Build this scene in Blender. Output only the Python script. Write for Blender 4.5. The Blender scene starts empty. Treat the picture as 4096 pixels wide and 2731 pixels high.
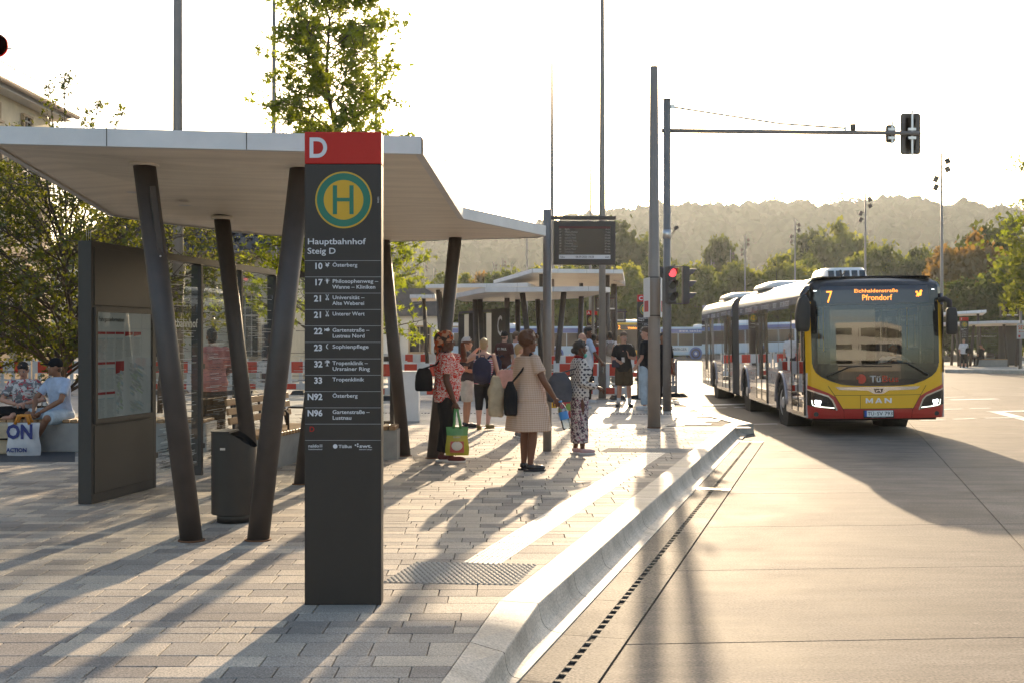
import bpy, bmesh, math, random
import numpy as np
from mathutils import Vector, Matrix, Euler
from mathutils.geometry import delaunay_2d_cdt

random.seed(7)
RNG = np.random.default_rng(7)
SC = bpy.context.scene
COL = SC.collection
R = math.radians
PI = math.pi

# ---------------------------------------------------------------- camera
F, CZ, YH, PZ = 4706.0, 1.80, 1357.0, 0.18      # focal length in photo pixels, eye height, horizon row, platform height
cam_data = bpy.data.cameras.new('camera')
cam_data.sensor_width = 36.0
cam_data.lens = F / 4096.0 * 36.0
cam_data.shift_y = -8.5 / 4096.0
cam_data.clip_start = 0.1
cam_data.clip_end = 6000.0
cam = bpy.data.objects.new('camera', cam_data)
cam.location = (0, 0, CZ)
cam.rotation_euler = (R(90), 0, 0)
COL.objects.link(cam)
SC.camera = cam

# ---------------------------------------------------------------- sky, sun, exposure
SUN_EL, SUN_AZ = 14.5, 7.0                      # degrees; azimuth clockwise from +Y
world = bpy.data.worlds.new('World')
SC.world = world
world.use_nodes = True
wn = world.node_tree
sky = wn.nodes.new('ShaderNodeTexSky')
sky.sky_type = 'NISHITA'
sky.sun_disc = False
sky.sun_elevation = R(SUN_EL)
sky.sun_rotation = R(SUN_AZ)
sky.altitude = 320
sky.air_density = 1.0
sky.dust_density = 3.0
sky.ozone_density = 0.4
bgn = wn.nodes['Background']
bgn.inputs['Strength'].default_value = 0.15
wn.links.new(sky.outputs['Color'], bgn.inputs['Color'])

sun_data = bpy.data.lights.new('sun', 'SUN')
sun_data.energy = 4.0
sun_data.angle = R(0.53)
sun_data.color = (1.0, 0.77, 0.51)
sun = bpy.data.objects.new('sun', sun_data)
_sd = Vector((math.sin(R(SUN_AZ)) * math.cos(R(SUN_EL)), math.cos(R(SUN_AZ)) * math.cos(R(SUN_EL)), math.sin(R(SUN_EL))))
sun.rotation_euler = _sd.to_track_quat('Z', 'Y').to_euler()
sun.location = (10, 60, 60)
COL.objects.link(sun)

SC.view_settings.view_transform = 'Standard'
SC.view_settings.look = 'None'
SC.view_settings.exposure = 1.15
SC.view_settings.gamma = 1.0
SC.view_settings.use_curve_mapping = False
SC.cycles.use_denoising = True
try:
    SC.cycles.denoiser = 'OPENIMAGEDENOISE'
except Exception:
    pass
SC.cycles.max_bounces = 7
SC.cycles.diffuse_bounces = 3
SC.cycles.glossy_bounces = 3
SC.cycles.transmission_bounces = 4
SC.cycles.transparent_max_bounces = 14
SC.cycles.volume_bounces = 0
SC.cycles.sample_clamp_indirect = 6.0
SC.cycles.caustics_reflective = False
SC.cycles.caustics_refractive = False

# ---------------------------------------------------------------- photo pixel -> place
def P(x, y, d):                      # pixel at a known distance
    return Vector(((x - 2048) / F * d, d, CZ - (y - YH) / F * d))
def GP(x, y):                        # pixel on the platform
    d = F * (CZ - PZ) / (y - YH)
    return Vector(((x - 2048) / F * d, d, PZ))
def GR(x, y):                        # pixel on the road
    d = F * CZ / (y - YH)
    return Vector(((x - 2048) / F * d, d, 0.0))

# ---------------------------------------------------------------- materials
MATS = {}
def _new(name):
    m = bpy.data.materials.new(name)
    m.use_nodes = True
    MATS[name] = m
    return m, m.node_tree, m.node_tree.nodes['Principled BSDF']

def mat(name, col, rough=0.6, metal=0.0, spec=0.5, var=0.0, vscale=6.0, bump=0.0, bscale=60.0, coat=0.0, emit=None, estr=0.0, stretch=None):
    """Principled with large-scale colour variation and fine bump."""
    if name in MATS:
        return MATS[name]
    m, nt, b = _new(name)
    b.inputs['Base Color'].default_value = (*col, 1)
    b.inputs['Roughness'].default_value = rough
    b.inputs['Metallic'].default_value = metal
    b.inputs['Specular IOR Level'].default_value = spec
    b.inputs['Coat Weight'].default_value = coat
    if emit:
        b.inputs['Emission Color'].default_value = (*emit, 1)
        b.inputs['Emission Strength'].default_value = estr
    if var or bump:
        tc = nt.nodes.new('ShaderNodeTexCoord')
        vec = tc.outputs['Object']
        if stretch:
            mp = nt.nodes.new('ShaderNodeMapping')
            mp.inputs['Scale'].default_value = stretch
            nt.links.new(vec, mp.inputs['Vector'])
            vec = mp.outputs['Vector']
        if var:
            n = nt.nodes.new('ShaderNodeTexNoise')
            n.inputs['Scale'].default_value = vscale
            n.inputs['Detail'].default_value = 6
            n.inputs['Roughness'].default_value = 0.6
            nt.links.new(vec, n.inputs['Vector'])
            mr = nt.nodes.new('ShaderNodeMapRange')
            mr.inputs['From Min'].default_value = 0.3
            mr.inputs['From Max'].default_value = 0.7
            mr.inputs['To Min'].default_value = 1 - var
            mr.inputs['To Max'].default_value = 1 + var
            nt.links.new(n.outputs['Fac'], mr.inputs['Value'])
            mx = nt.nodes.new('ShaderNodeVectorMath')
            mx.operation = 'SCALE'
            mx.inputs[0].default_value = col
            nt.links.new(mr.outputs['Result'], mx.inputs['Scale'])
            nt.links.new(mx.outputs['Vector'], b.inputs['Base Color'])
            mr2 = nt.nodes.new('ShaderNodeMapRange')
            mr2.inputs['To Min'].default_value = max(0.02, rough * (1 - var * 0.6))
            mr2.inputs['To Max'].default_value = min(1, rough * (1 + var * 0.6))
            nt.links.new(n.outputs['Fac'], mr2.inputs['Value'])
            nt.links.new(mr2.outputs['Result'], b.inputs['Roughness'])
        if bump:
            n2 = nt.nodes.new('ShaderNodeTexNoise')
            n2.inputs['Scale'].default_value = bscale
            n2.inputs['Detail'].default_value = 4
            nt.links.new(vec, n2.inputs['Vector'])
            bp = nt.nodes.new('ShaderNodeBump')
            bp.inputs['Strength'].default_value = bump
            bp.inputs['Distance'].default_value = 0.01
            nt.links.new(n2.outputs['Fac'], bp.inputs['Height'])
            nt.links.new(bp.outputs['Normal'], b.inputs['Normal'])
    return m

def mat_pieces(name, cols, rough=0.6, speck=0.25, sscale=110.0, bump=0.25, spec=0.5, stain=0.12, wear=0.0):
    """Stone/concrete pieces: each piece (object or mesh island) takes its own tint from a ramp; speckle, stains and bump."""
    m, nt, b = _new(name)
    L = nt.links.new
    oi = nt.nodes.new('ShaderNodeObjectInfo')
    ge = nt.nodes.new('ShaderNodeNewGeometry')
    ad = nt.nodes.new('ShaderNodeMath'); ad.operation = 'ADD'
    fr = nt.nodes.new('ShaderNodeMath'); fr.operation = 'FRACT'
    L(oi.outputs['Random'], ad.inputs[0]); L(ge.outputs['Random Per Island'], ad.inputs[1]); L(ad.outputs[0], fr.inputs[0])
    rp = nt.nodes.new('ShaderNodeValToRGB')
    rp.color_ramp.interpolation = 'LINEAR'
    els = rp.color_ramp.elements
    for i, (p, c) in enumerate(cols):
        e = els[i] if i < 2 else els.new(p)
        e.position = p; e.color = (*c, 1)
    L(fr.outputs[0], rp.inputs['Fac'])
    n = nt.nodes.new('ShaderNodeTexNoise'); n.inputs['Scale'].default_value = sscale; n.inputs['Detail'].default_value = 3
    L(ge.outputs['Position'], n.inputs['Vector'])
    mr = nt.nodes.new('ShaderNodeMapRange'); mr.inputs['From Min'].default_value = 0.3; mr.inputs['From Max'].default_value = 0.7
    mr.inputs['To Min'].default_value = 1 - speck; mr.inputs['To Max'].default_value = 1 + speck
    L(n.outputs['Fac'], mr.inputs['Value'])
    n3 = nt.nodes.new('ShaderNodeTexNoise'); n3.inputs['Scale'].default_value = 1.1; n3.inputs['Detail'].default_value = 7; n3.inputs['Roughness'].default_value = 0.65
    L(ge.outputs['Position'], n3.inputs['Vector'])
    mr3 = nt.nodes.new('ShaderNodeMapRange'); mr3.inputs['From Min'].default_value = 0.3; mr3.inputs['From Max'].default_value = 0.7
    mr3.inputs['To Min'].default_value = 1 - stain; mr3.inputs['To Max'].default_value = 1 + stain
    L(n3.outputs['Fac'], mr3.inputs['Value'])
    mu = nt.nodes.new('ShaderNodeMath'); mu.operation = 'MULTIPLY'
    L(mr.outputs[0], mu.inputs[0]); L(mr3.outputs[0], mu.inputs[1])
    if wear:
        mp = nt.nodes.new('ShaderNodeMapping'); mp.inputs['Scale'].default_value = (0.55, 3.2, 1); mp.inputs['Rotation'].default_value = (0, 0, 0.05)
        L(ge.outputs['Position'], mp.inputs['Vector'])
        n4 = nt.nodes.new('ShaderNodeTexNoise'); n4.inputs['Scale'].default_value = 1.6; n4.inputs['Detail'].default_value = 8; n4.inputs['Roughness'].default_value = 0.7
        L(mp.outputs[0], n4.inputs['Vector'])
        r4 = nt.nodes.new('ShaderNodeMapRange'); r4.inputs['From Min'].default_value = 0.35; r4.inputs['From Max'].default_value = 0.72; r4.inputs['To Min'].default_value = 1 - wear * 0.6; r4.inputs['To Max'].default_value = 1 + wear
        L(n4.outputs['Fac'], r4.inputs['Value'])
        vo = nt.nodes.new('ShaderNodeTexVoronoi'); vo.inputs['Scale'].default_value = 1.7
        L(ge.outputs['Position'], vo.inputs['Vector'])
        r5 = nt.nodes.new('ShaderNodeMapRange'); r5.inputs['From Min'].default_value = 0.025; r5.inputs['From Max'].default_value = 0.04; r5.inputs['To Min'].default_value = 1.7; r5.inputs['To Max'].default_value = 1.0
        L(vo.outputs['Distance'], r5.inputs['Value'])
        m5 = nt.nodes.new('ShaderNodeMath'); m5.operation = 'MULTIPLY'; L(r4.outputs[0], m5.inputs[0]); L(r5.outputs[0], m5.inputs[1])
        m6 = nt.nodes.new('ShaderNodeMath'); m6.operation = 'MULTIPLY'; L(mu.outputs[0], m6.inputs[0]); L(m5.outputs[0], m6.inputs[1])
        mu = m6
    sc = nt.nodes.new('ShaderNodeVectorMath'); sc.operation = 'SCALE'
    L(rp.outputs['Color'], sc.inputs[0]); L(mu.outputs[0], sc.inputs['Scale'])
    L(sc.outputs['Vector'], b.inputs['Base Color'])
    rr = nt.nodes.new('ShaderNodeMapRange'); rr.inputs['To Min'].default_value = rough * 0.82; rr.inputs['To Max'].default_value = min(1, rough * 1.15)
    L(n3.outputs['Fac'], rr.inputs['Value']); L(rr.outputs[0], b.inputs['Roughness'])
    b.inputs['Specular IOR Level'].default_value = spec
    bp = nt.nodes.new('ShaderNodeBump'); bp.inputs['Strength'].default_value = bump; bp.inputs['Distance'].default_value = 0.004
    L(n.outputs['Fac'], bp.inputs['Height']); L(bp.outputs['Normal'], b.inputs['Normal'])
    return m

def mat_leaf(name, c1, c2, trans=0.55, tcol=None, gloss=0.04):
    m, nt, b = _new(name)
    L = nt.links.new
    nt.nodes.remove(b)
    out = nt.nodes['Material Output']
    ge = nt.nodes.new('ShaderNodeNewGeometry')
    oi = nt.nodes.new('ShaderNodeObjectInfo')
    rp = nt.nodes.new('ShaderNodeValToRGB')
    rp.color_ramp.elements[0].color = (*c1, 1); rp.color_ramp.elements[1].color = (*c2, 1)
    n = nt.nodes.new('ShaderNodeTexNoise'); n.inputs['Scale'].default_value = 0.35
    L(ge.outputs['Position'], n.inputs['Vector'])
    ad = nt.nodes.new('ShaderNodeMath'); ad.operation = 'MULTIPLY_ADD'; ad.inputs[1].default_value = 0.6
    L(ge.outputs['Random Per Island'], ad.inputs[0])
    sb = nt.nodes.new('ShaderNodeMath'); sb.operation = 'MULTIPLY_ADD'; sb.inputs[1].default_value = 0.5; sb.inputs[2].default_value = -0.12
    L(oi.outputs['Random'], sb.inputs[0])
    L(sb.outputs[0], ad.inputs[2])
    L(ad.outputs[0], rp.inputs['Fac'])
    di = nt.nodes.new('ShaderNodeBsdfDiffuse'); tr = nt.nodes.new('ShaderNodeBsdfTranslucent'); mx = nt.nodes.new('ShaderNodeMixShader')
    mx.inputs[0].default_value = trans
    L(rp.outputs['Color'], di.inputs['Color'])
    sc = nt.nodes.new('ShaderNodeMix'); sc.data_type = 'RGBA'; sc.blend_type = 'MULTIPLY'; sc.inputs[0].default_value = 1
    L(rp.outputs['Color'], sc.inputs[6]); sc.inputs[7].default_value = (*(tcol or (2.6, 2.1, 0.9)), 1)
    L(sc.outputs[2], tr.inputs['Color'])
    L(di.outputs[0], mx.inputs[1]); L(tr.outputs[0], mx.inputs[2])
    gl = nt.nodes.new('ShaderNodeBsdfGlossy'); gl.inputs['Roughness'].default_value = 0.38; gl.inputs['Color'].default_value = (0.8, 0.8, 0.8, 1)
    mg = nt.nodes.new('ShaderNodeMixShader'); mg.inputs[0].default_value = gloss
    L(mx.outputs[0], mg.inputs[1]); L(gl.outputs[0], mg.inputs[2])
    L(mg.outputs[0], out.inputs['Surface'])
    return m

def mat_glass(name, tint=(0.9, 0.93, 0.92), refl=1.0, rough=0.02, ior=1.45):
    """Thin pane: tinted see-through plus mirror reflection by Fresnel."""
    m, nt, b = _new(name)
    L = nt.links.new
    nt.nodes.remove(b)
    out = nt.nodes['Material Output']
    tr = nt.nodes.new('ShaderNodeBsdfTransparent'); tr.inputs['Color'].default_value = (*tint, 1)
    gl = nt.nodes.new('ShaderNodeBsdfGlossy'); gl.inputs['Roughness'].default_value = rough; gl.inputs['Color'].default_value = (1, 1, 1, 1)
    fr = nt.nodes.new('ShaderNodeFresnel'); fr.inputs['IOR'].default_value = ior
    mu = nt.nodes.new('ShaderNodeMath'); mu.operation = 'MULTIPLY'; mu.inputs[1].default_value = refl; mu.use_clamp = True
    L(fr.outputs[0], mu.inputs[0])
    mx = nt.nodes.new('ShaderNodeMixShader')
    L(mu.outputs[0], mx.inputs[0]); L(tr.outputs[0], mx.inputs[1]); L(gl.outputs[0], mx.inputs[2])
    L(mx.outputs[0], out.inputs['Surface'])
    return m

def mat_print(name, kind, a, b_, c=None, scale=20.0, rough=0.85):
    """Printed cloth: stripes, leaves, gingham, floral, hound, camo."""
    m, nt, b = _new(name)
    L = nt.links.new
    b.inputs['Roughness'].default_value = rough
    b.inputs['Specular IOR Level'].default_value = 0.25
    tc = nt.nodes.new('ShaderNodeTexCoord')
    def math_(op, x, y=None):
        n = nt.nodes.new('ShaderNodeMath'); n.operation = op
        for i, q in enumerate((x, y)):
            if q is None: continue
            if isinstance(q, (int, float)): n.inputs[i].default_value = q
            else: L(q, n.inputs[i])
        return n.outputs[0]
    def mix(f, x, y):
        n = nt.nodes.new('ShaderNodeMix'); n.data_type = 'RGBA'
        L(f, n.inputs[0])
        for i, q in ((6, x), (7, y)):
            if isinstance(q, tuple): n.inputs[i].default_value = (*q, 1)
            else: L(q, n.inputs[i])
        return n.outputs[2]
    def noise(s, d=2, dist=0.0):
        n = nt.nodes.new('ShaderNodeTexNoise'); n.inputs['Scale'].default_value = s; n.inputs['Detail'].default_value = d; n.inputs['Distortion'].default_value = dist
        L(tc.outputs['Object'], n.inputs['Vector'])
        return n
    sp = nt.nodes.new('ShaderNodeSeparateXYZ'); L(tc.outputs['Object'], sp.inputs[0])
    X, Y, Z = sp.outputs
    if kind == 'stripes':
        f = math_('GREATER_THAN', math_('SINE', math_('MULTIPLY', Z, scale * 2 * PI)), 0.0)
        col = mix(f, a, b_)
    elif kind == 'leaves':
        n = noise(scale, 1.0, 2.2)
        f = math_('GREATER_THAN', math_('ABSOLUTE', math_('SUBTRACT', n.outputs['Fac'], 0.5)), 0.055)
        col = mix(f, b_, a)
    elif kind == 'gingham':
        f1 = math_('GREATER_THAN', math_('SINE', math_('MULTIPLY', Z, scale * 2 * PI)), 0.0)
        f2 = math_('GREATER_THAN', math_('SINE', math_('MULTIPLY', math_('ADD', X, Y), scale * 2 * PI)), 0.0)
        f = math_('MULTIPLY', math_('ADD', f1, f2), 0.5)
        col = mix(f, a, b_)
    elif kind == 'floral':
        f = math_('GREATER_THAN', noise(scale, 3, 1.0).outputs['Fac'], 0.5)
        g = math_('GREATER_THAN', noise(scale * 1.3, 2, 1.5).outputs['Fac'], 0.6)
        col = mix(g, mix(f, a, b_), c)
    elif kind == 'hound':
        f1 = math_('GREATER_THAN', math_('SINE', math_('MULTIPLY', math_('ADD', math_('ADD', X, Y), Z), scale * 2 * PI)), 0.0)
        f2 = math_('GREATER_THAN', math_('SINE', math_('MULTIPLY', math_('SUBTRACT', Z, math_('ADD', X, Y)), scale * 2 * PI)), -0.2)
        col = mix(math_('MULTIPLY', f1, f2), a, b_)
    else:
        vo = nt.nodes.new('ShaderNodeTexVoronoi'); vo.inputs['Scale'].default_value = scale
        L(tc.outputs['Object'], vo.inputs['Vector'])
        sx = nt.nodes.new('ShaderNodeSeparateXYZ'); L(vo.outputs['Color'], sx.inputs[0])
        col = mix(math_('GREATER_THAN', sx.outputs[0], 0.62), mix(math_('GREATER_THAN', sx.outputs[1], 0.5), a, b_), c)
    L(col, b.inputs['Base Color'])
    return m

def cloth(name, col, rough=0.85):
    return mat(name, col, rough, spec=0.25, var=0.18, vscale=9, bump=0.5, bscale=22)

# ---------------------------------------------------------------- objects
def tag(o, label=None, cat=None, group=None, kind=None):
    if label: o['label'] = label
    if cat: o['category'] = cat
    if group: o['group'] = group
    if kind: o['kind'] = kind
    return o

def thing(name, label, cat, loc=(0, 0, 0), rotz=0.0, group=None):
    o = bpy.data.objects.new(name, None)
    o.empty_display_size = 0.2
    COL.objects.link(o)
    o.location = loc
    o.rotation_euler = (0, 0, rotz)
    return tag(o, label, cat, group)

def link(name, me, parent=None, loc=None, rot=None, scale=None):
    o = bpy.data.objects.new(name, me)
    COL.objects.link(o)
    if parent is not None: o.parent = parent
    if loc is not None: o.location = loc
    if rot is not None: o.rotation_euler = rot
    if scale is not None: o.scale = scale
    return o

def copy_tree(o, parent=None):
    c = o.copy()
    COL.objects.link(c)
    c.parent = parent
    for ch in list(o.children):
        copy_tree(ch, c)
    return c

class MB:
    """collects faces with material slots and links them as one mesh object"""
    def __init__(s):
        s.v, s.f, s.m, s.sm = [], [], [], []
    def add(s, verts, faces, mi=0, smooth=False):
        o = len(s.v)
        s.v.extend([tuple(p) for p in verts])
        for f in faces:
            s.f.append(tuple(i + o for i in f)); s.m.append(mi); s.sm.append(smooth)
        return s
    def box(s, c, size, mi=0, rot=None, bev=0.0):
        x, y, z = size[0] / 2, size[1] / 2, size[2] / 2
        if bev <= 0:
            vs = [Vector((sx * x, sy * y, sz * z)) for sz in (-1, 1) for sx, sy in ((-1, -1), (1, -1), (1, 1), (-1, 1))]
            fs = [(3, 2, 1, 0), (4, 5, 6, 7), (0, 1, 5, 4), (1, 2, 6, 5), (2, 3, 7, 6), (3, 0, 4, 7)]
        else:
            b = min(bev, x * 0.9, y * 0.9, z * 0.9)
            ring = lambda ex, ey, zz: [Vector(p) for p in ((-ex + b, -ey, zz), (ex - b, -ey, zz), (ex, -ey + b, zz), (ex, ey - b, zz), (ex - b, ey, zz), (-ex + b, ey, zz), (-ex, ey - b, zz), (-ex, -ey + b, zz))]
            def inner(zz): return [Vector(((-1 if p.x < 0 else 1) * (x - b), (-1 if p.y < 0 else 1) * (y - b), zz)) for p in ring(x, y, 0)]
            vs = [Vector((sx * (x - b), sy * (y - b), -z)) for sx, sy in ((-1, -1), (1, -1), (1, 1), (-1, 1))]
            r1 = ring(x, y, -z + b); r2 = ring(x, y, z - b)
            vs += r1 + r2
            vs += [Vector((sx * (x - b), sy * (y - b), z)) for sx, sy in ((-1, -1), (1, -1), (1, 1), (-1, 1))]
            fs = [(3, 2, 1, 0), (20, 21, 22, 23)]
            for i in range(8):
                j = (i + 1) % 8
                fs.append((4 + i, 4 + j, 12 + j, 12 + i))
            cb = [0, 1, 1, 2, 2, 3, 3, 0]
            for i in range(8):
                j = (i + 1) % 8
                a, b2 = cb[i], cb[j]
                if a == b2:
                    fs.append((4 + j, 4 + i, a)); fs.append((12 + i, 12 + j, 20 + a))
                else:
                    fs.append((4 + j, 4 + i, a, b2)); fs.append((12 + i, 12 + j, 20 + b2, 20 + a))
        M = rot.to_matrix() if isinstance(rot, Euler) else (Matrix.Rotation(rot, 3, 'Z') if rot else None)
        if M is not None: vs = [M @ p for p in vs]
        c = Vector(c)
        return s.add([p + c for p in vs], fs, mi)
    def cyl(s, p0, p1, r0, r1=None, n=16, mi=0, caps=True, smooth=True):
        return s.tube([p0, p1], [r0, r0 if r1 is None else r1], n, mi, caps, smooth)
    def tube(s, pts, rad, n=10, mi=0, caps=True, smooth=True, sx=1.0):
        pts = [Vector(p) for p in pts]
        if not isinstance(rad, (list, tuple)): rad = [rad] * len(pts)
        vs, fs = [], []
        up = None
        for i, p in enumerate(pts):
            t = (pts[min(i + 1, len(pts) - 1)] - pts[max(i - 1, 0)])
            if t.length < 1e-9: t = Vector((0, 0, 1))
            t.normalize()
            if up is None:
                up = Vector((0, 0, 1)) if abs(t.z) < 0.9 else Vector((0, 1, 0))
            a = t.cross(up)
            if a.length < 1e-6: a = t.cross(Vector((1, 0, 0)))
            a.normalize(); b = a.cross(t).normalized(); up = b
            for k in range(n):
                an = 2 * PI * k / n
                vs.append(p + (a * math.cos(an) * sx + b * math.sin(an)) * rad[i])
        for i in range(len(pts) - 1):
            for k in range(n):
                k2 = (k + 1) % n
                fs.append((i * n + k, i * n + k2, (i + 1) * n + k2, (i + 1) * n + k))
        s.add(vs, fs, mi, smooth)
        if caps:
            o = len(s.v) - len(vs)
            s.f.append(tuple(o + k for k in reversed(range(n)))); s.m.append(mi); s.sm.append(False)
            q = o + (len(pts) - 1) * n
            s.f.append(tuple(q + k for k in range(n))); s.m.append(mi); s.sm.append(False)
        return s
    def loft(s, rings, mi=0, caps=True, smooth=True, closed=True):
        n = len(rings[0]); vs = [p for r in rings for p in r]; fs = []
        for i in range(len(rings) - 1):
            for k in range(n if closed else n - 1):
                k2 = (k + 1) % n
                fs.append((i * n + k, i * n + k2, (i + 1) * n + k2, (i + 1) * n + k))
        s.add(vs, fs, mi, smooth)
        if caps:
            o = len(s.v) - len(vs)
            s.f.append(tuple(o + k for k in reversed(range(n)))); s.m.append(mi); s.sm.append(False)
            q = o + (len(rings) - 1) * n
            s.f.append(tuple(q + k for k in range(n))); s.m.append(mi); s.sm.append(False)
        return s
    def prism(s, poly, z0, z1, mi=0, axis='z', smooth=False):
        """extrude a polygon: axis z -> poly (x,y); axis y -> poly (x,z); axis x -> poly (y,z)"""
        def pt(p, h):
            return {'z': (p[0], p[1], h), 'y': (p[0], h, p[1]), 'x': (h, p[0], p[1])}[axis]
        n = len(poly)
        vs = [pt(p, z0) for p in poly] + [pt(p, z1) for p in poly]
        fs = [tuple(reversed(range(n))), tuple(range(n, 2 * n))] + [(i, (i + 1) % n, n + (i + 1) % n, n + i) for i in range(n)]
        return s.add(vs, fs, mi, smooth)
    def quad(s, a, b, c, d, mi=0):
        return s.add([a, b, c, d], [(0, 1, 2, 3)], mi)
    def ell(s, c, r, mi=0, n=14, m=9, M=None, smooth=True):
        c = Vector(c); vs = []; fs = []
        for i in range(m + 1):
            th = PI * i / m
            for k in range(n):
                ph = 2 * PI * k / n
                p = Vector((r[0] * math.sin(th) * math.cos(ph), r[1] * math.sin(th) * math.sin(ph), r[2] * math.cos(th)))
                if M is not None: p = M @ p
                vs.append(c + p)
        for i in range(m):
            for k in range(n):
                k2 = (k + 1) % n
                if i == 0: fs.append((k, n + k, n + k2))
                elif i == m - 1: fs.append((i * n + k, (i + 1) * n + k, i * n + k2))
                else: fs.append((i * n + k, (i + 1) * n + k, (i + 1) * n + k2, i * n + k2))
        return s.add(vs, fs, mi, smooth)
    def disc(s, c, r, nrm, n=24, mi=0, r_in=0.0):
        c = Vector(c); nrm = Vector(nrm).normalized()
        a = nrm.orthogonal().normalized(); b = nrm.cross(a)
        ring = lambda q: [c + (a * math.cos(2 * PI * k / n) + b * math.sin(2 * PI * k / n)) * q for k in range(n)]
        if r_in <= 0: return s.add(ring(r), [tuple(range(n))], mi)
        return s.add(ring(r) + ring(r_in), [(k, (k + 1) % n, n + (k + 1) % n, n + k) for k in range(n)], mi)
    def mesh(s, name, mats):
        me = bpy.data.meshes.new(name)
        me.from_pydata(s.v, [], s.f)
        if not isinstance(mats, (list, tuple)): mats = [mats]
        for q in mats: me.materials.append(MATS[q] if isinstance(q, str) else q)
        me.polygons.foreach_set('material_index', np.array(s.m, dtype=np.int32))
        me.polygons.foreach_set('use_smooth', np.array(s.sm, dtype=bool))
        me.update()
        return me
    def build(s, name, mats, parent=None, loc=None, rot=None):
        return link(name, s.mesh(name, mats), parent, loc, rot)

def np_mesh(name, verts, k, material):
    """many k-gons from an array of shape (n*k, 3)"""
    n = len(verts) // k
    me = bpy.data.meshes.new(name)
    me.vertices.add(n * k); me.loops.add(n * k); me.polygons.add(n)
    me.vertices.foreach_set('co', np.ascontiguousarray(verts, dtype=np.float32).ravel())
    me.loops.foreach_set('vertex_index', np.arange(n * k, dtype=np.int32))
    me.polygons.foreach_set('loop_start', np.arange(0, n * k, k, dtype=np.int32))
    me.polygons.foreach_set('loop_total', np.full(n, k, dtype=np.int32))
    me.materials.append(MATS[material])
    me.update(calc_edges=True)
    return me

# ---------------------------------------------------------------- scratch scene for text and remeshing
TMP = bpy.data.scenes.new('scratch')
def _eval_mesh(ob):
    TMP.collection.objects.link(ob)
    vl = TMP.view_layers[0]
    vl.update()
    dg = vl.depsgraph
    dg.update()
    me = bpy.data.meshes.new_from_object(ob.evaluated_get(dg))
    TMP.collection.objects.unlink(ob)
    data = ob.data
    bpy.data.objects.remove(ob)
    return me, data

def text_mb(mb, txt, size, origin, ux, uy, mi=0, align='LEFT', bold=0.0, xs=1.0, res=2, spacing=1.0, fit=None):
    """flat lettering into mb; size = cap height; ux, uy = reading direction and up"""
    cu = bpy.data.curves.new('t', 'FONT')
    cu.body = txt
    cu.size = size / 0.70
    cu.align_x = align
    cu.resolution_u = res
    cu.offset = bold * size
    cu.space_character = spacing
    cu.fill_mode = 'FRONT'
    ob = bpy.data.objects.new('t', cu)
    me, cu = _eval_mesh(ob)
    o, ux, uy = Vector(origin), Vector(ux), Vector(uy)
    if fit and len(me.vertices):
        xx = [v.co.x for v in me.vertices]
        wdt = max(xx) - min(xx)
        if wdt > 1e-6: xs = fit / wdt
    vs = [o + ux * (v.co.x * xs) + uy * v.co.y for v in me.vertices]
    flip = False
    fs = [tuple(p.vertices) for p in me.polygons]
    mb.add(vs, fs, mi)
    bpy.data.meshes.remove(me); bpy.data.curves.remove(cu)
    return mb

def remesh(mb, name, mats, voxel=0.01, smooth=4, factor=0.5, disp=None):
    """fuse overlapping closed shapes into one continuous skin"""
    me0 = mb.mesh('r', [])
    ob = bpy.data.objects.new('r', me0)
    md = ob.modifiers.new('r', 'REMESH'); md.mode = 'VOXEL'; md.voxel_size = voxel
    if disp:
        tx = bpy.data.textures.new('c', 'CLOUDS'); tx.noise_scale = disp[1]
        dm = ob.modifiers.new('d', 'DISPLACE'); dm.texture = tx; dm.strength = disp[0]; dm.mid_level = 0.5
    if smooth:
        sm = ob.modifiers.new('s', 'SMOOTH'); sm.iterations = smooth; sm.factor = factor
    me, d0 = _eval_mesh(ob)
    bpy.data.meshes.remove(d0)
    me.name = name
    me.materials.clear()
    for q in (mats if isinstance(mats, (list, tuple)) else [mats]): me.materials.append(MATS[q] if isinstance(q, str) else q)
    me.polygons.foreach_set('use_smooth', np.ones(len(me.polygons), dtype=bool))
    me.update()
    return me

def rect(mb, c, ux, uy, w, h, mi=0):
    c, ux, uy = Vector(c), Vector(ux), Vector(uy)
    return mb.quad(c - ux * w / 2 - uy * h / 2, c + ux * w / 2 - uy * h / 2, c + ux * w / 2 + uy * h / 2, c - ux * w / 2 + uy * h / 2, mi)

# ================================================================ GROUND
KA = R(15.3)
KV, NV = Vector((math.sin(KA), math.cos(KA), 0)), Vector((math.cos(KA), -math.sin(KA), 0))
def kn(t, n, z=0.0):                 # t metres along the kerb, n metres across it (towards the road)
    q = KV * t + NV * n
    return Vector((q.x, q.y, z))

mat_pieces('paver', [(0.0, (0.51, 0.435, 0.345)), (0.30, (0.48, 0.41, 0.325)), (0.42, (0.37, 0.325, 0.275)), (0.70, (0.34, 0.30, 0.255)), (0.80, (0.255, 0.225, 0.195)), (1.0, (0.285, 0.252, 0.22))], rough=0.8, spec=0.16, speck=0.40, stain=0.18, wear=0.12)
mat_pieces('kerb_stone', [(0.0, (0.40, 0.365, 0.315)), (1.0, (0.46, 0.42, 0.365))], rough=0.66, spec=0.22, speck=0.30, sscale=75, bump=0.35, stain=0.30, wear=0.25)
mat_pieces('tactile', [(0.0, (0.52, 0.48, 0.42)), (1.0, (0.60, 0.555, 0.49))], rough=0.55, spec=0.3, speck=0.08, bump=0.1, stain=0.10)
mat_pieces('tactile_grey', [(0.0, (0.36, 0.325, 0.275)), (1.0, (0.41, 0.37, 0.315))], rough=0.75, spec=0.16, speck=0.14, bump=0.12)
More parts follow.
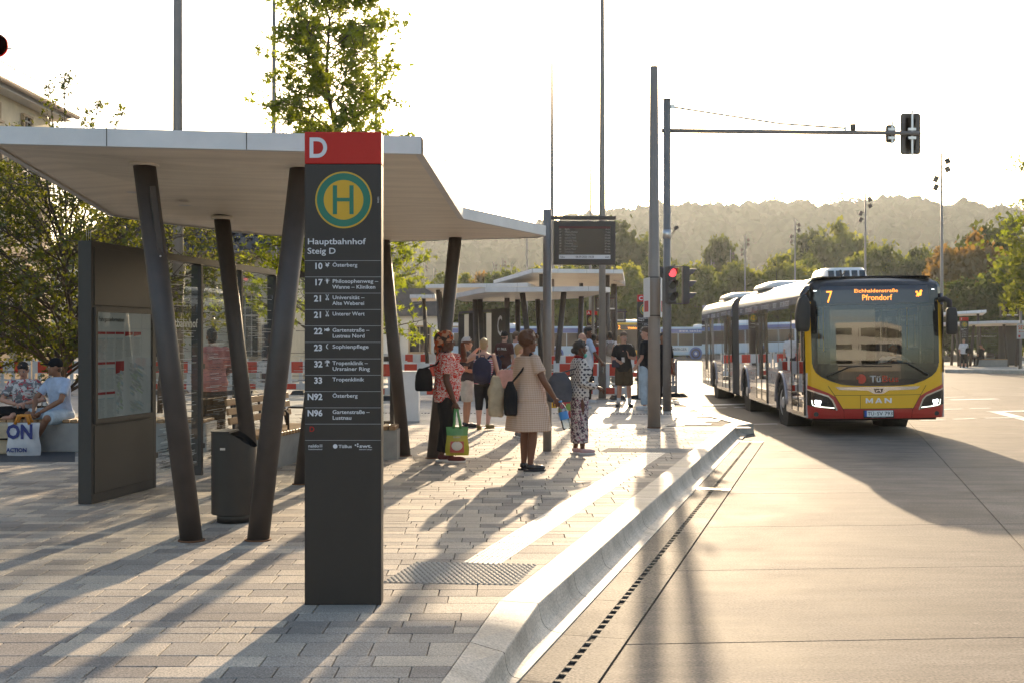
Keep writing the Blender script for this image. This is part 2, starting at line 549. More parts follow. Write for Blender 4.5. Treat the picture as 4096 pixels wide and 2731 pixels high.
mat_pieces('concrete_slab', [(0.0, (0.165, 0.140, 0.115)), (1.0, (0.205, 0.175, 0.145))], rough=0.78, spec=0.13, speck=0.46, sscale=58, bump=0.45, stain=0.30, wear=0.34)
mat_pieces('drain_concrete', [(0.0, (0.16, 0.138, 0.112)), (1.0, (0.20, 0.172, 0.14))], rough=0.78, spec=0.14, speck=0.6, sscale=60, bump=0.5, stain=0.25, wear=0.2)
mat_pieces('far_slab', [(0.0, (0.33, 0.305, 0.27)), (0.5, (0.38, 0.35, 0.31)), (1.0, (0.43, 0.395, 0.35))], rough=0.68, spec=0.2, speck=0.12, bump=0.1)
mat('joint_dark', (0.085, 0.076, 0.066), 0.9, bump=0.4, bscale=200)
mat('slot_dark', (0.012, 0.011, 0.01), 0.9)
mat('asphalt', (0.10, 0.095, 0.088), 0.75, var=0.15, vscale=0.4, bump=0.5, bscale=120)
mat('road_concrete', (0.185, 0.158, 0.13), 0.75, spec=0.14, var=0.16, vscale=0.5, bump=0.3, bscale=150)
mat('far_ground', (0.10, 0.12, 0.05), 0.9, spec=0.1, var=0.3, vscale=0.05)
mat('road_paint', (0.72, 0.70, 0.66), 0.55, var=0.12, vscale=14)
mat('steel', (0.55, 0.54, 0.52), 0.32, metal=0.9, var=0.1, vscale=20)
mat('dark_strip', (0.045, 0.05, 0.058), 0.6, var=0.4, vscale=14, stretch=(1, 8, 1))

# far ground, one sheet to the horizon
g = MB(); g.quad((-2500, -300, -0.06), (2500, -300, -0.06), (2500, 3500, -0.06), (-2500, 3500, -0.06))
tag(g.build('ground', 'far_ground'), kind='structure')
g = MB(); g.quad((-90, -60, -0.012), (130, -60, -0.012), (130, 190, -0.012), (-90, 190, -0.012))
road = tag(g.build('road', 'road_concrete'), kind='structure')

# ---- concrete road slabs with open joints
SKEW = 0.07
def slab_pt(n, yy):
    """point at cross offset n from the kerb line and on the transverse joint through y=yy at n=-1.19"""
    # transverse joints run along (1, SKEW)
    n0 = -1.19
    t0 = (yy - NV.y * n0) / KV.y
    p0 = kn(t0, n0)
    dn = n - n0
    # move along (1,SKEW) until the cross offset has grown by dn
    d = Vector((1, SKEW, 0)); k = d.dot(NV)
    return p0 + d * (dn / k)
ncols = [-1.19, 1.57, 4.33, 7.09, 9.85, 12.6, 15.4, 18.2]
yrows = [-6.0, -3.4, -0.8, 1.9, 4.6, 6.95, 9.17, 11.3, 13.75, 16.4, 18.9, 21.4, 24, 26.6, 29.2, 31.8, 34.4, 37, 39.6, 42.2, 44.8]
jf = MB(); pts = [slab_pt(-1.185, -6.0), slab_pt(18.2, -6.0), slab_pt(18.2, 44.8), slab_pt(-1.185, 44.8)]
jf.add([(p.x, p.y, -0.008) for p in pts], [(0, 1, 2, 3)])
jf.build('joint_filler', 'joint_dark', road)
for i in range(len(ncols) - 1):
    for j in range(len(yrows) - 1):
        gp = 0.006
        a, b, c, d = slab_pt(ncols[i] + gp, yrows[j] + gp), slab_pt(ncols[i + 1] - gp, yrows[j] + gp), slab_pt(ncols[i + 1] - gp, yrows[j + 1] - gp), slab_pt(ncols[i] + gp, yrows[j + 1] - gp)
        cen = (a + b + c + d) / 4
        m = MB()
        lo = [Vector((p.x - cen.x, p.y - cen.y, -0.006)) for p in (a, b, c, d)]
        hi = [Vector(((p.x - cen.x) * 0.9985, (p.y - cen.y) * 0.9985, random.uniform(-0.0008, 0.0008))) for p in (a, b, c, d)]
        m.add(lo + hi, [(4, 5, 6, 7), (0, 1, 5, 4), (1, 2, 6, 5), (2, 3, 7, 6), (3, 0, 4, 7)])
        m.build('concrete_slab', 'concrete_slab', road, (cen.x, cen.y, 0))

# ---- painted road markings (sheets on the concrete)
mk = 0
def marking(pts, z=0.005):
    m = MB(); m.add([(p.x, p.y, z) for p in pts], [tuple(range(len(pts)))])
    return m.build('road_marking', 'road_paint', road)
def dash(x0, y0, x1, y1, w):
    a, b = GR(x0, y0), GR(x1, y1); nrm = Vector((-(b - a).y, (b - a).x, 0)).normalized() * w / 2
    marking([a - nrm, b - nrm, b + nrm, a + nrm])
for x0, y0, x1, y1, w in [(2760, 1620, 3030, 1614, 0.5), (2830, 1631, 2908, 1629, 0.12), (2937, 1628, 3010, 1626, 0.12), (3012, 1695.5, 3110, 1694, 0.12), (3145, 1694, 3175, 1693.6, 0.12),
                          (3682, 1680, 3776, 1677.5, 0.13), (3812, 1675.5, 3900, 1672.5, 0.13), (3940, 1671.5, 4096, 1668, 0.13), (3770, 1636, 3850, 1634, 0.14), (3880, 1633, 3960, 1631, 0.14),
                          (3800, 1598, 3990, 1594, 0.3), (3985, 1646, 4200, 1700, 0.32), (3960, 1646, 4200, 1640, 0.32), (3780, 1588, 3860, 1586, 0.14)]:
    dash(x0, y0, x1, y1, w)

# ---- platform: base sheet (joints), pavers, kerb
KB = [kn(3.0, -1.55), kn(5.2, -1.78), kn(7.0, -2.0), kn(22.0, -2.0)]      # back edge of the kerb
corner = [Vector((4.35, 22.75, 0)), Vector((4.2, 25.2, 0)), Vector((4.3, 29.0, 0)), Vector((4.0, 33, 0)), Vector((4.4, 40, 0)), Vector((6.4, 52, 0)), Vector((6.0, 60, 0))]
poly = [Vector((-60, -20, 0)), Vector((-1.2, -20, 0))] + [kn(-3, -1.2)] + KB + corner + [Vector((-60, 60, 0))]
g = MB()
g.add([(p.x, p.y, PZ - 0.012) for p in poly] + [(p.x, p.y, -0.1) for p in poly],
      [tuple(range(len(poly)))] + [((i + 1) % len(poly), i, len(poly) + i, len(poly) + (i + 1) % len(poly)) for i in range(len(poly))])
platform = tag(g.build('platform', 'joint_dark'), kind='structure')

def kerb_x(y):
    """x of the kerb's back edge at depth y"""
    if y < 6.23: return -0.118 + (y - 7.23) * 0.125 - 0.0
    return (y * KV.x - 2.0 * (NV.x * KV.y - NV.y * KV.x)) / KV.y if True else 0
def kerb_back_x(y):
    pts = [kn(3.0, -1.55), kn(5.2, -1.78), kn(7.0, -2.0), kn(22.0, -2.0)]
    for a, b in zip(pts, pts[1:]):
        if a.y <= y <= b.y: return a.x + (b.x - a.x) * (y - a.y) / (b.y - a.y)
    return pts[-1].x if y > pts[-1].y else pts[0].x

def unit_paver():
    m = MB(); b = 0.014
    m.v = []; lo, hi = 0.5, 0.5
    vs = [(-.5, -.5, 0), (.5, -.5, 0), (.5, .5, 0), (-.5, .5, 0)]
    return m
def paver_verts(x0, x1, y0, y1, ztop, bv=0.004, cut=None):
    if cut is not None:
        a, b = cut
        lo = [(x0, y0, PZ - 0.014), (a, y0, PZ - 0.014), (b, y1, PZ - 0.014), (x0, y1, PZ - 0.014)]
        hi = [(p[0], p[1], ztop) for p in lo]
        return lo + hi, [(4, 5, 6, 7)] + [(i, (i + 1) % 4, 4 + (i + 1) % 4, 4 + i) for i in range(4)]
    lo = [(x0, y0, PZ - 0.014), (x1, y0, PZ - 0.014), (x1, y1, PZ - 0.014), (x0, y1, PZ - 0.014)]
    mi = [(x0, y0, ztop - bv), (x1, y0, ztop - bv), (x1, y1, ztop - bv), (x0, y1, ztop - bv)]
    hi = [(x0 + bv, y0 + bv, ztop), (x1 - bv, y0 + bv, ztop), (x1 - bv, y1 - bv, ztop), (x0 + bv, y1 - bv, ztop)]
    return lo + mi + hi, [(8, 9, 10, 11)] + [(i, (i + 1) % 4, 4 + (i + 1) % 4, 4 + i) for i in range(4)] + [(4 + i, 4 + (i + 1) % 4, 8 + (i + 1) % 4, 8 + i) for i in range(4)]
rnd = random.Random(3)
y = 4.5
pav = []
while y < 21.6:
    hgt = rnd.choice([0.145, 0.145, 0.195, 0.195, 0.195, 0.265])
    xl = -0.45 * y - 1.0 - rnd.random() * 0.4
    xr = max(kerb_back_x(y), kerb_back_x(y + hgt))
    x = xl
    while x < xr:
        w = rnd.choice([0.2, 0.245, 0.3, 0.3, 0.36, 0.36, 0.42])
        if hgt > 0.2: w = max(w, 0.3)
        if xr - x - w < 0.14: w = xr - x + 0.001
        pav.append((x, x + w, y, y + hgt))
        x += w
    y += hgt
shared = {}
def in_view(p):
    cx, cy = (p[0] + p[1]) / 2, (p[2] + p[3]) / 2
    px = 2048 + F * cx / cy; py = YH + F * 1.62 / cy
    return -60 < px < 4150 and py < 2790
def hidden_by_pylon(p):
    cx, cy = (p[0] + p[1]) / 2, (p[2] + p[3]) / 2
    px = 2048 + F * cx / cy
    return cy > 7.35 and 1240 < px < 1510
def px_size(p): return (p[1] - p[0]) * (p[3] - p[2]) / p[2] ** 3
order = sorted([p for p in pav if in_view(p) and not hidden_by_pylon(p)], key=px_size, reverse=True)
single = set(order[:300])
stuff = MB()
GAP = 0.0035
for p in pav:
    zt = PZ + rnd.uniform(-0.0012, 0.0012)
    x0, x1, y0, y1 = p[0] + GAP, p[1] - GAP, p[2] + GAP, p[3] - GAP
    if x1 - x0 < 0.02: continue
    ca, cb = kerb_back_x(p[2]) - 0.004, kerb_back_x(p[3]) - 0.004
    cut = p[1] > min(ca, cb) - 0.001
    if p in single and not cut:
        key = (round(x1 - x0, 4), round(y1 - y0, 4))
        if key not in shared:
            m = MB(); v, f = paver_verts(-key[0] / 2, key[0] / 2, -key[1] / 2, key[1] / 2, PZ); m.add(v, f)
            shared[key] = m.mesh('paver', 'paver')
        link('paver', shared[key], platform, ((x0 + x1) / 2, (y0 + y1) / 2, zt - PZ), (rnd.uniform(-.002, .002), rnd.uniform(-.002, .002), rnd.uniform(-.002, .002)))
    else:
        v, f = paver_verts(x0, x1, y0, y1, zt, cut=(max(x0 + .01, min(x1, ca)), max(x0 + .01, min(x1, cb))) if cut else None)
        if p in single:
            mm = MB(); mm.add(v, f); mm.build('paver', 'paver', platform)
        else: stuff.add(v, f)
tag(stuff.build('paver_field', 'paver', platform), kind='stuff')

# large slabs further back, laid square to the kerb
stuff = MB()
t = 19.0
fars = []
while t < 62:
    hgt = rnd.choice([0.4, 0.6, 0.6])
    n = -62.0 if t > 30 else -22.0
    n += rnd.random()
    while n < 0.5:
        w = rnd.choice([0.6, 0.8, 0.8, 1.0])
        c = kn(t + hgt / 2, n + w / 2)
        if c.y > 21.9 and -0.52 * c.y < c.x < (4.25 if c.y < 40 else 5.0) and c.y < 59 and (n + w < -2.0 or c.y > 23.4):
            q = [kn(t + 0.005, n + 0.005), kn(t + 0.005, n + w - 0.005), kn(t + hgt - 0.005, n + w - 0.005), kn(t + hgt - 0.005, n + 0.005)]
            fars.append((q, PZ + rnd.uniform(-0.0012, 0.0012)))
        n += w
    t += hgt
for q, z in fars:
    stuff.add([(p.x, p.y, z) for p in q] + [(p.x, p.y, PZ - 0.013) for p in q], [(3, 2, 1, 0)] + [(i, (i + 1) % 4, 4 + (i + 1) % 4, 4 + i) for i in range(4)])
tag(stuff.build('slab_field', 'far_slab', platform), kind='stuff')
# edge strip between the small pavers and the large slabs, and the platform rim behind the kerb corner
for a, b, w in ((Vector((-12, 21.75, 0)), Vector((4.4, 21.75, 0)), 0.28),):
    m = MB(); m.box(((a.x + b.x) / 2, a.y, PZ - 0.005), (b.x - a.x, w, 0.012)); m.build('edge_strip', 'far_slab', platform)

# ---- kerb stones
def kerb_profile(t):
    if t >= 7.0:
        nb, nf, zf, zb = -2.0, -1.745, 0.186, 0.186
    else:
        u = (7.0 - t) / 1.8
        nb = -2.0 + 0.22 * u if u <= 1 else -1.78 + (u - 1) * 0.19
        nf = -1.745 + 0.115 * min(u, 1.0) + max(0, u - 1) * 0.0
        zf = 0.186 - 0.07 * min(u, 1.0) - max(0, u - 1) * 0.05
        zf = max(zf, 0.03)
        zb = 0.186
    nt_ = -1.598
    hgt = zf - 0.012; wd = nt_ - nf
    prof = [(nb, -0.05), (nb, zb - 0.006), (nb + 0.006, zb), (nf - 0.014, zf), (nf - 0.005, zf - 0.003), (nf, zf - 0.012)]
    for u, v in ((0.06, 0.30), (0.11, 0.50), (0.18, 0.66), (0.28, 0.79), (0.42, 0.89), (0.6, 0.95), (0.8, 0.985), (1.0, 1.0)):
        prof.append((nf + wd * u, zf - 0.012 - (hgt - 0.012) * v))
    prof.append((nt_, -0.05))
    return prof
def kerb_block(t0, t1):
    m = MB(); rings = []
    for q in (0, 0.5, 1):
        tt = t0 + 0.005 + (t1 - t0 - 0.010) * q
        rings.append([kn(tt, n, z) for n, z in kerb_profile(tt)])
    m.loft(rings, smooth=False)
    o = m.build('kerb_stone', 'kerb_stone', kerb)
    return o
kerb = tag(bpy.data.objects.new('kerb', None), kind='structure'); COL.objects.link(kerb)
tt = 2.0
while tt < 22.4:
    kerb_block(tt, min(tt + 1.0, 22.7)); tt += 1.0
# end block and the low edge running back from the corner
endp = [kn(22.6, -2.0), kn(22.6, -1.62), Vector((4.62, 22.75, 0)), Vector((4.30, 22.95, 0))]
rim = [(Vector((4.30, 22.9, 0)), Vector((4.66, 22.75, 0))), (Vector((4.15, 25.2, 0)), Vector((4.5, 25.3, 0))), (Vector((4.2, 27.2, 0)), Vector((4.56, 27.2, 0))), (Vector((4.25, 29, 0)), Vector((4.6, 29, 0))), (Vector((4.0, 31, 0)), Vector((4.36, 31, 0))),
       (Vector((3.95, 33, 0)), Vector((4.31, 33, 0))), (Vector((4.1, 36.5, 0)), Vector((4.5, 36.4, 0))), (Vector((4.35, 40, 0)), Vector((4.75, 40, 0))), (Vector((5.3, 46, 0)), Vector((5.7, 46, 0))), (Vector((6.3, 52, 0)), Vector((6.75, 52, 0))), (Vector((6.0, 60, 0)), Vector((6.4, 60, 0)))]
def rim_block(a, b):
    m = MB()
    ring = lambda r: [(r[0].x, r[0].y, -0.05), (r[0].x, r[0].y, 0.187), (r[1].x - 0.02, r[1].y, 0.184), (r[1].x, r[1].y, 0.165), (r[1].x + 0.03, r[1].y, -0.05)]
    m.loft([ring(a), ring(b)], smooth=False)
    return m.build('kerb_stone', 'kerb_stone', kerb)
rim_block((kn(22.62, -2.0), kn(22.62, -1.72)), rim[0])
for a, b in zip(rim, rim[1:]): rim_block(a, b)

# ---- slot drain along the kerb
drain = tag(bpy.data.objects.new('drain_channel', None), kind='structure'); COL.objects.link(drain)
m = MB(); m.add([kn(2, -1.6, -0.011), kn(21.3, -1.6, -0.011), kn(21.3, -1.19, -0.011), kn(2, -1.19, -0.011)], [(3, 2, 1, 0)]); m.build('drain_bed', 'slot_dark', drain)
tt = 2.0
while tt < 21.0:
    t1 = min(tt + 1.0, 21.2)
    for n0, n1 in ((-1.594, -1.425), (-1.382, -1.196)):
        m = MB(); e = 0.003
        q = [kn(tt + e, n0), kn(tt + e, n1), kn(t1 - e, n1), kn(t1 - e, n0)]
        m.add([(p.x, p.y, -0.01) for p in q] + [(p.x, p.y, 0.003) for p in q], [(4, 5, 6, 7), (0, 1, 5, 4), (1, 2, 6, 5), (2, 3, 7, 6), (3, 0, 4, 7)])
        m.build('channel_block', 'drain_concrete', drain)
    m = MB()
    q = tt + 0.06
    while q < t1:
        m.box(kn(q, -1.4035, -0.004), (0.05, 0.035, 0.010), 0, -KA)
        q += 0.135
    m.build('slot_bridge', 'drain_concrete', drain)
    tt += 1.0
m = MB(); m.box(kn(14.3, -1.395, 0.0045), (0.39, 0.16, 0.004), 0, -KA); m.build('cover_plate', 'steel', drain)
m = MB(); m.box(kn(21.13, -1.395, 0.0045), (0.39, 0.12, 0.004), 0, -KA); m.build('cover_plate', 'steel', drain)

# ---- tactile guidance: ribbed strip and two dotted fields
tact = tag(bpy.data.objects.new('tactile_strip', None), kind='structure'); COL.objects.link(tact)
tt = 8.12
while tt < 16.7:
    m = MB()
    q = [kn(tt + .003, -2.60), kn(tt + .003, -2.325), kn(tt + .297, -2.325), kn(tt + .297, -2.60)]
    m.add([(p.x, p.y, PZ - 0.01) for p in q] + [(p.x, p.y, PZ + 0.0025) for p in q], [(4, 5, 6, 7), (0, 1, 5, 4), (1, 2, 6, 5), (2, 3, 7, 6), (3, 0, 4, 7)])
    for k in range(7):
        n0 = -2.592 + k * 0.0385
        w = 0.0245
        r0 = [kn(tt + .006, n0, PZ + .0025), kn(tt + .006, n0 + w, PZ + .0025), kn(tt + .294, n0 + w, PZ + .0025), kn(tt + .294, n0, PZ + .0025)]
        r1 = [kn(tt + .010, n0 + .005, PZ + .0075), kn(tt + .010, n0 + w - .005, PZ + .0075), kn(tt + .290, n0 + w - .005, PZ + .0075), kn(tt + .290, n0 + .005, PZ + .0075)]
        m.add(r0 + r1, [(4, 5, 6, 7), (0, 1, 5, 4), (1, 2, 6, 5), (2, 3, 7, 6), (3, 0, 4, 7)])
    m.build('tactile_block', 'tactile', tact)
    tt += 0.30
def dot_slab(o, ux, uy, matn):
    m = MB(); e = 0.003
    q = [o + ux * e + uy * e, o + ux * (1 - e) + uy * e, o + ux * (1 - e) + uy * (1 - e), o + ux * e + uy * (1 - e)]
    m.add([(p.x, p.y, PZ - .01) for p in q] + [(p.x, p.y, PZ + .0025) for p in q], [(4, 5, 6, 7), (0, 1, 5, 4), (1, 2, 6, 5), (2, 3, 7, 6), (3, 0, 4, 7)])
    nx, ny = int(ux.length / 0.035), int(uy.length / 0.035)
    for i in range(nx):
        for j in range(ny):
            c = o + ux * ((i + 0.3 + 0.4 * (j % 2)) / nx) + uy * ((j + 0.5) / ny)
            vs = [(c.x + r * math.cos(a * PI / 3), c.y + r * math.sin(a * PI / 3), z) for r, z in ((0.0125, PZ + .0025), (0.008, PZ + .0075)) for a in range(6)]
            m.add(vs, [(6, 7, 8, 9, 10, 11)] + [(a, (a + 1) % 6, 6 + (a + 1) % 6, 6 + a) for a in range(6)])
    m.build('tactile_slab', matn, tact)
o = Vector((-0.862, 7.86, 0)); ux = Vector((0.295, -0.03, 0)); uy = Vector((0.165, 0.72, 0))
for k in range(3): dot_slab(o + ux * k, ux * 0.995, uy, 'tactile_grey')
o2 = kn(16.72, -3.25); ux = NV * 0.31 + KV * 0.06; uy = KV * 0.62
for k in range(4): dot_slab(o2 + ux * k, ux * 0.995, uy, 'tactile_grey')

# drain grating across the platform and a flat dark sheet by the low wall
m = MB()
a, b = GP(1500, 1650), GP(2690, 1655)
nn = 90
for i in range(nn):
    p = a.lerp(b, (i + 0.5) / nn); m.box((p.x, p.y, PZ + 0.003), ((b - a).length / nn * 0.55, 0.16, 0.006))
m.build('drain_grating', 'joint_dark', platform)
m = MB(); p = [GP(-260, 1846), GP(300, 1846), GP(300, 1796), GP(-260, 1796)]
m.add([(q.x, q.y, PZ + 0.004) for q in p], [(0, 1, 2, 3)]); m.build('dark_ground_strip', 'dark_strip', platform)

# ================================================================ STREET FURNITURE OF PLATFORM D
mat('roof_white', (0.70, 0.69, 0.68), 0.6, var=0.08, vscale=2.5, bump=0.12, bscale=90)
mat('soffit', (0.82, 0.75, 0.64), 0.5, var=0.14, vscale=2.2, stretch=(0.35, 2.2, 1))
mat('dark_steel', (0.045, 0.037, 0.032), 0.5, var=0.16, vscale=5, bump=0.08, bscale=160)
mat('column_steel', (0.062, 0.051, 0.046), 0.5, var=0.2, vscale=4, bump=0.1, bscale=150)
mat('pole_grey', (0.19, 0.175, 0.165), 0.42, var=0.14, vscale=3)
mat('rust_edge', (0.16, 0.07, 0.03), 0.8)
mat('panel_grey', (0.040, 0.034, 0.029), 0.5, var=0.12, vscale=2, bump=0.05, bscale=200)
mat('sign_dark', (0.021, 0.016, 0.0125), 0.5, var=0.08, vscale=3)
mat('sign_red', (0.50, 0.020, 0.012), 0.55, spec=0.3)
mat('sign_white', (0.68, 0.69, 0.72), 0.6)
mat('sign_yellow', (0.62, 0.36, 0.012), 0.5)
mat('sign_green', (0.008, 0.16, 0.10), 0.5)
mat('sign_line', (0.42, 0.42, 0.43), 0.6)
mat('alu', (0.62, 0.60, 0.58), 0.35, metal=0.9)
mat('paper', (0.66, 0.66, 0.66), 0.7)
mat('paper_red', (0.42, 0.04, 0.045), 0.7)
mat('paper_grey', (0.30, 0.30, 0.31), 0.7)
mat('paper_blue', (0.22, 0.36, 0.42), 0.7)
mat('paper_green', (0.36, 0.45, 0.22), 0.7)
mat('map_grey', (0.46, 0.46, 0.47), 0.7); mat('map_green', (0.48, 0.54, 0.40), 0.7); mat('map_blue', (0.42, 0.52, 0.58), 0.7)
mat('ink', (0.03, 0.03, 0.03), 0.7)
mat('bench_concrete', (0.34, 0.325, 0.30), 0.75, var=0.12, vscale=5, bump=0.3, bscale=90)
mat('bench_wood', (0.36, 0.21, 0.10), 0.55, var=0.28, vscale=5, stretch=(1, 12, 12), bump=0.2, bscale=40)
mat('bin_steel', (0.032, 0.027, 0.023), 0.45, var=0.12, vscale=4)
mat_glass('pane', (0.90, 0.93, 0.91), 1.3)
mat('glass_edge', (0.25, 0.36, 0.33), 0.2)
mat('print_white', (0.62, 0.62, 0.60), 0.6)

def folded_roof(name, label, outer, inner, th=0.12, group=None):
    """outer: plan outline with soffit heights, inner: fold points of the soffit. Parts: fascia+roof skin, soffit."""
    root = thing(name, label, 'shelter', (0, 0, 0), 0, group)
    n = len(outer)
    pts = [Vector((p[0], p[1])) for p in outer] + [Vector((p[0], p[1])) for p in inner]
    zs = [p[2] for p in outer] + [p[2] for p in inner]
    res = delaunay_2d_cdt(pts, [(i, (i + 1) % n) for i in range(n)], [], 1, 1e-6)
    vs, _, fs = res[0], res[1], res[2]
    orig = res[3]
    zz = []
    for i, v in enumerate(vs):
        o = orig[i]
        zz.append(zs[o[0]] if o else 3.2)
    so = MB()
    so.add([(v[0], v[1], z) for v, z in zip(vs, zz)], [tuple(f) for f in fs])
    so.build('soffit', 'soffit', root)
    sk = MB()
    lift = 0.10
    sk.add([(v[0], v[1], z + th + (lift if i >= n else 0)) for i, (v, z) in enumerate(zip(vs, zz))], [tuple(f) for f in fs])
    sk.build('roof_skin', 'roof_white', root)
    fa = MB()
    cx = sum(p[0] for p in outer) / n; cy = sum(p[1] for p in outer) / n
    for i in range(n):
        a, b = Vector(outer[i]), Vector(outer[(i + 1) % n])
        e = (b - a); nr = Vector((e.y, -e.x, 0))
        if nr.dot(Vector((cx - a.x, cy - a.y, 0))) > 0: nr = -nr
        nr = nr.normalized() * 0.012
        z = Vector((0, 0, th))
        fa.add([a + nr + Vector((0, 0, -0.012)), b + nr + Vector((0, 0, -0.012)), b + nr + z, a + nr + z, a - nr * 4 + Vector((0, 0, -0.012)), b - nr * 4 + Vector((0, 0, -0.012))], [(0, 1, 2, 3), (4, 5, 1, 0)])
    fa.build('fascia', 'roof_white', root)
    a, b = Vector(outer[0]), Vector(outer[1]); L_ = (b - a).length
    if L_ < 6:
        for q in (0.28, 0.60, 0.90):
            p_ = a.lerp(b, q); m = MB(); m.box((p_.x, p_.y - 0.0135, p_.z + th / 2 - 0.006), (0.006, 0.003, th + 0.01)); m.build('fascia_joint', 'panel_grey', root)
    return root

def shelter_column(root, base, top, r=0.089, collar=True, name='column'):
    m = MB(); base, top = Vector(base), Vector(top)
    m.cyl(base - (top - base) * 0.01, top + (top - base) * 0.02, r, r, 28)
    c = m.build(name, 'column_steel', root)
    m = MB(); m.cyl(base + Vector((0, 0, 0.0)), base + Vector((0, 0, 0.012)), r * 1.22, r * 1.18, 28); m.build('base_ring', 'rust_edge', c)
    if collar:
        m = MB(); m.cyl(top + Vector((0, 0, -0.006)), top + Vector((0, 0, 0.03)), r * 1.32, r * 1.32, 32); m.build('collar', 'soffit', c)
    return c

def pz(x, y, d):
    q = P(x, y, d); return (q.x, q.y, q.z)
outer = [pz(-60, 569, 8.8), pz(1686, 612, 8.8), pz(1850, 872, 13.6), pz(2180, 940, 15.7), pz(2150, 950, 17.2), pz(1540, 966, 17.6), pz(1050, 938, 15.7), pz(655, 893, 14.2), pz(440, 860, 13.3)]
inner = [pz(889, 676, 9.49), pz(1100, 868, 13.2), pz(1330, 760, 11.2), pz(1680, 955, 16.2), pz(1840, 905, 14.6), pz(560, 740, 11.3)]
shelter = folded_roof('bus_shelter', 'white folded shelter roof on leaning dark columns beside the red-topped stop D pylon', outer, inner)
ca = shelter_column(shelter, (-2.585, 9.49, PZ), pz(578, 664, 9.49))
m = MB(); m.box((0, 0, 0), (0.05, 0.02, 0.62)); o = m.build('access_panel', 'column_steel', ca)
_a, _b = Vector((-2.585, 9.49, PZ)), Vector(pz(578, 664, 9.49)); _dirn = (_b - _a).normalized()
o.location = _a + _dirn * 2.55 + Vector((0.06, -0.072, 0)); o.rotation_euler = (0, math.atan2(_dirn.x, _dirn.z), 0.7)
for tz in (2.30, 2.80):
    m = MB(); m.ell(_a + _dirn * tz + Vector((0.062, -0.086, 0)), (0.008, 0.005, 0.008), n=8, m=5); m.build('bolt', 'alu', ca)
shelter_column(shelter, (-2.055, 9.52, PZ), pz(1204, 672, 9.5))
shelter_column(shelter, (-2.90, 13.2, PZ), pz(888, 878, 13.2))
shelter_column(shelter, (-2.36, 13.2, PZ), pz(1336, 872, 13.25))
shelter_column(shelter, (-1.50, 16.4, PZ), pz(1533, 960, 16.4))
shelter_column(shelter, (-1.08, 16.1, PZ), pz(1822, 945, 16.1))
# recessed soffit lights
for x, y, d in ((535, 758, 10.6), (1552, 872, 14.5), (990, 918, 14.9), (740, 812, 12.2)):
    m = MB(); q = Vector(pz(x, y, d)); m.disc(q + Vector((0, 0, -0.03)), 0.05, (0, 0, -1), 20, 0); m.disc(q + Vector((0, 0, -0.028)), 0.07, (0, 0, -1), 20, 1)
    m.build('downlight', ['paper', 'alu'], shelter)

# ---------------------------------------------------------------- stop pylon
def h_badge(root, cx, cz, ro, y=-0.004, n=48, eps=0.0015):
    b = MB()
    b.disc((cx, y, cz), ro, (0, -1, 0), n, 0)
    b.disc((cx, y - eps, cz), ro * 0.945, (0, -1, 0), n, 1)
    b.disc((cx, y - 2 * eps, cz), ro * 0.70, (0, -1, 0), n, 0)
    o = b.build('stop_badge', ['sign_yellow', 'sign_green'], root)
    u = ro / 287.0
    hb = MB(); yy = y - 3 * eps
    for x0, x1, z0, z1 in ((-108, -65, -146, 147), (60, 102, -146, 147), (-64.9, 59.9, -16, 20)):
        rect(hb, (cx + (x0 + x1) / 2 * u, yy, cz + (z0 + z1) / 2 * u), (1, 0, 0), (0, 0, 1), (x1 - x0) * u, (z1 - z0) * u)
    hb.build('letter', 'sign_green', o)
    return o

def icon(mb, kind, cx, cz, s, y):
    E = lambda dx, dz, rx, rz, a=0: mb.add([Vector((cx + s * (dx + rx * math.cos(t) * math.cos(a) - rz * math.sin(t) * math.sin(a)), y, cz + s * (dz + rx * math.cos(t) * math.sin(a) + rz * math.sin(t) * math.cos(a)))) for t in [2 * PI * k / 14 for k in range(14)]], [tuple(range(14))])
    T = lambda *p: mb.add([Vector((cx + s * a, y, cz + s * b)) for a, b in p], [tuple(range(len(p)))])
    if kind == 'bird':
        E(0, -.1, .32, .25); T((-.45, .45), (-.1, -.1), (.05, .1)); E(.25, .25, .13, .13); T((.35, .3), (.55, .2), (.35, .18)); T((-.05, -.3), (.05, -.55), (.12, -.3))
    elif kind == 'bulb':
        E(0, .05, .24, .27); T((-.12, -.2), (.12, -.2), (.09, -.5), (-.09, -.5))
        for a in range(0, 181, 36): c, q = math.cos(R(a)), math.sin(R(a)); T((.36 * c - .04 * q, .05 + .36 * q + .04 * c), (.55 * c, .05 + .55 * q), (.36 * c + .04 * q, .05 + .36 * q - .04 * c))
    elif kind == 'shears':
        T((-.3, .5), (-.2, .5), (.22, -.3), (.1, -.3)); T((.3, .5), (.2, .5), (-.22, -.3), (-.1, -.3)); E(-.18, -.4, .13, .16); E(.18, -.4, .13, .16)
    elif kind == 'fish':
        E(.08, 0, .38, .27); T((-.2, 0), (-.5, .3), (-.5, -.3)); T((0, .2), (.25, .45), (.25, .2))
    elif kind == 'moon':
        pts = [(.28 + .5 * math.cos(t), .5 * math.sin(t)) for t in [R(a) for a in range(110, 251, 14)]]
        pts += [(.42 + .48 * math.cos(t), .44 * math.sin(t)) for t in [R(a) for a in range(245, 114, -13)]]
        T(*pts)
    elif kind == 'palm':
        T((-.06, .1), (.06, .1), (.1, -.5), (-.1, -.5)); T((-.3, -.5), (.3, -.5), (.25, -.58), (-.25, -.58))
        for a in (-10, 30, 70, 110, 150, 190): c, q = math.cos(R(a)), math.sin(R(a)); T((0, .1), (.3 * c - .1 * q, .12 + .3 * q + .1 * c), (.55 * c, .1 + .45 * q), (.3 * c + .07 * q, .08 + .3 * q - .07 * c))
    else:
        E(0, 0, .3, .3)

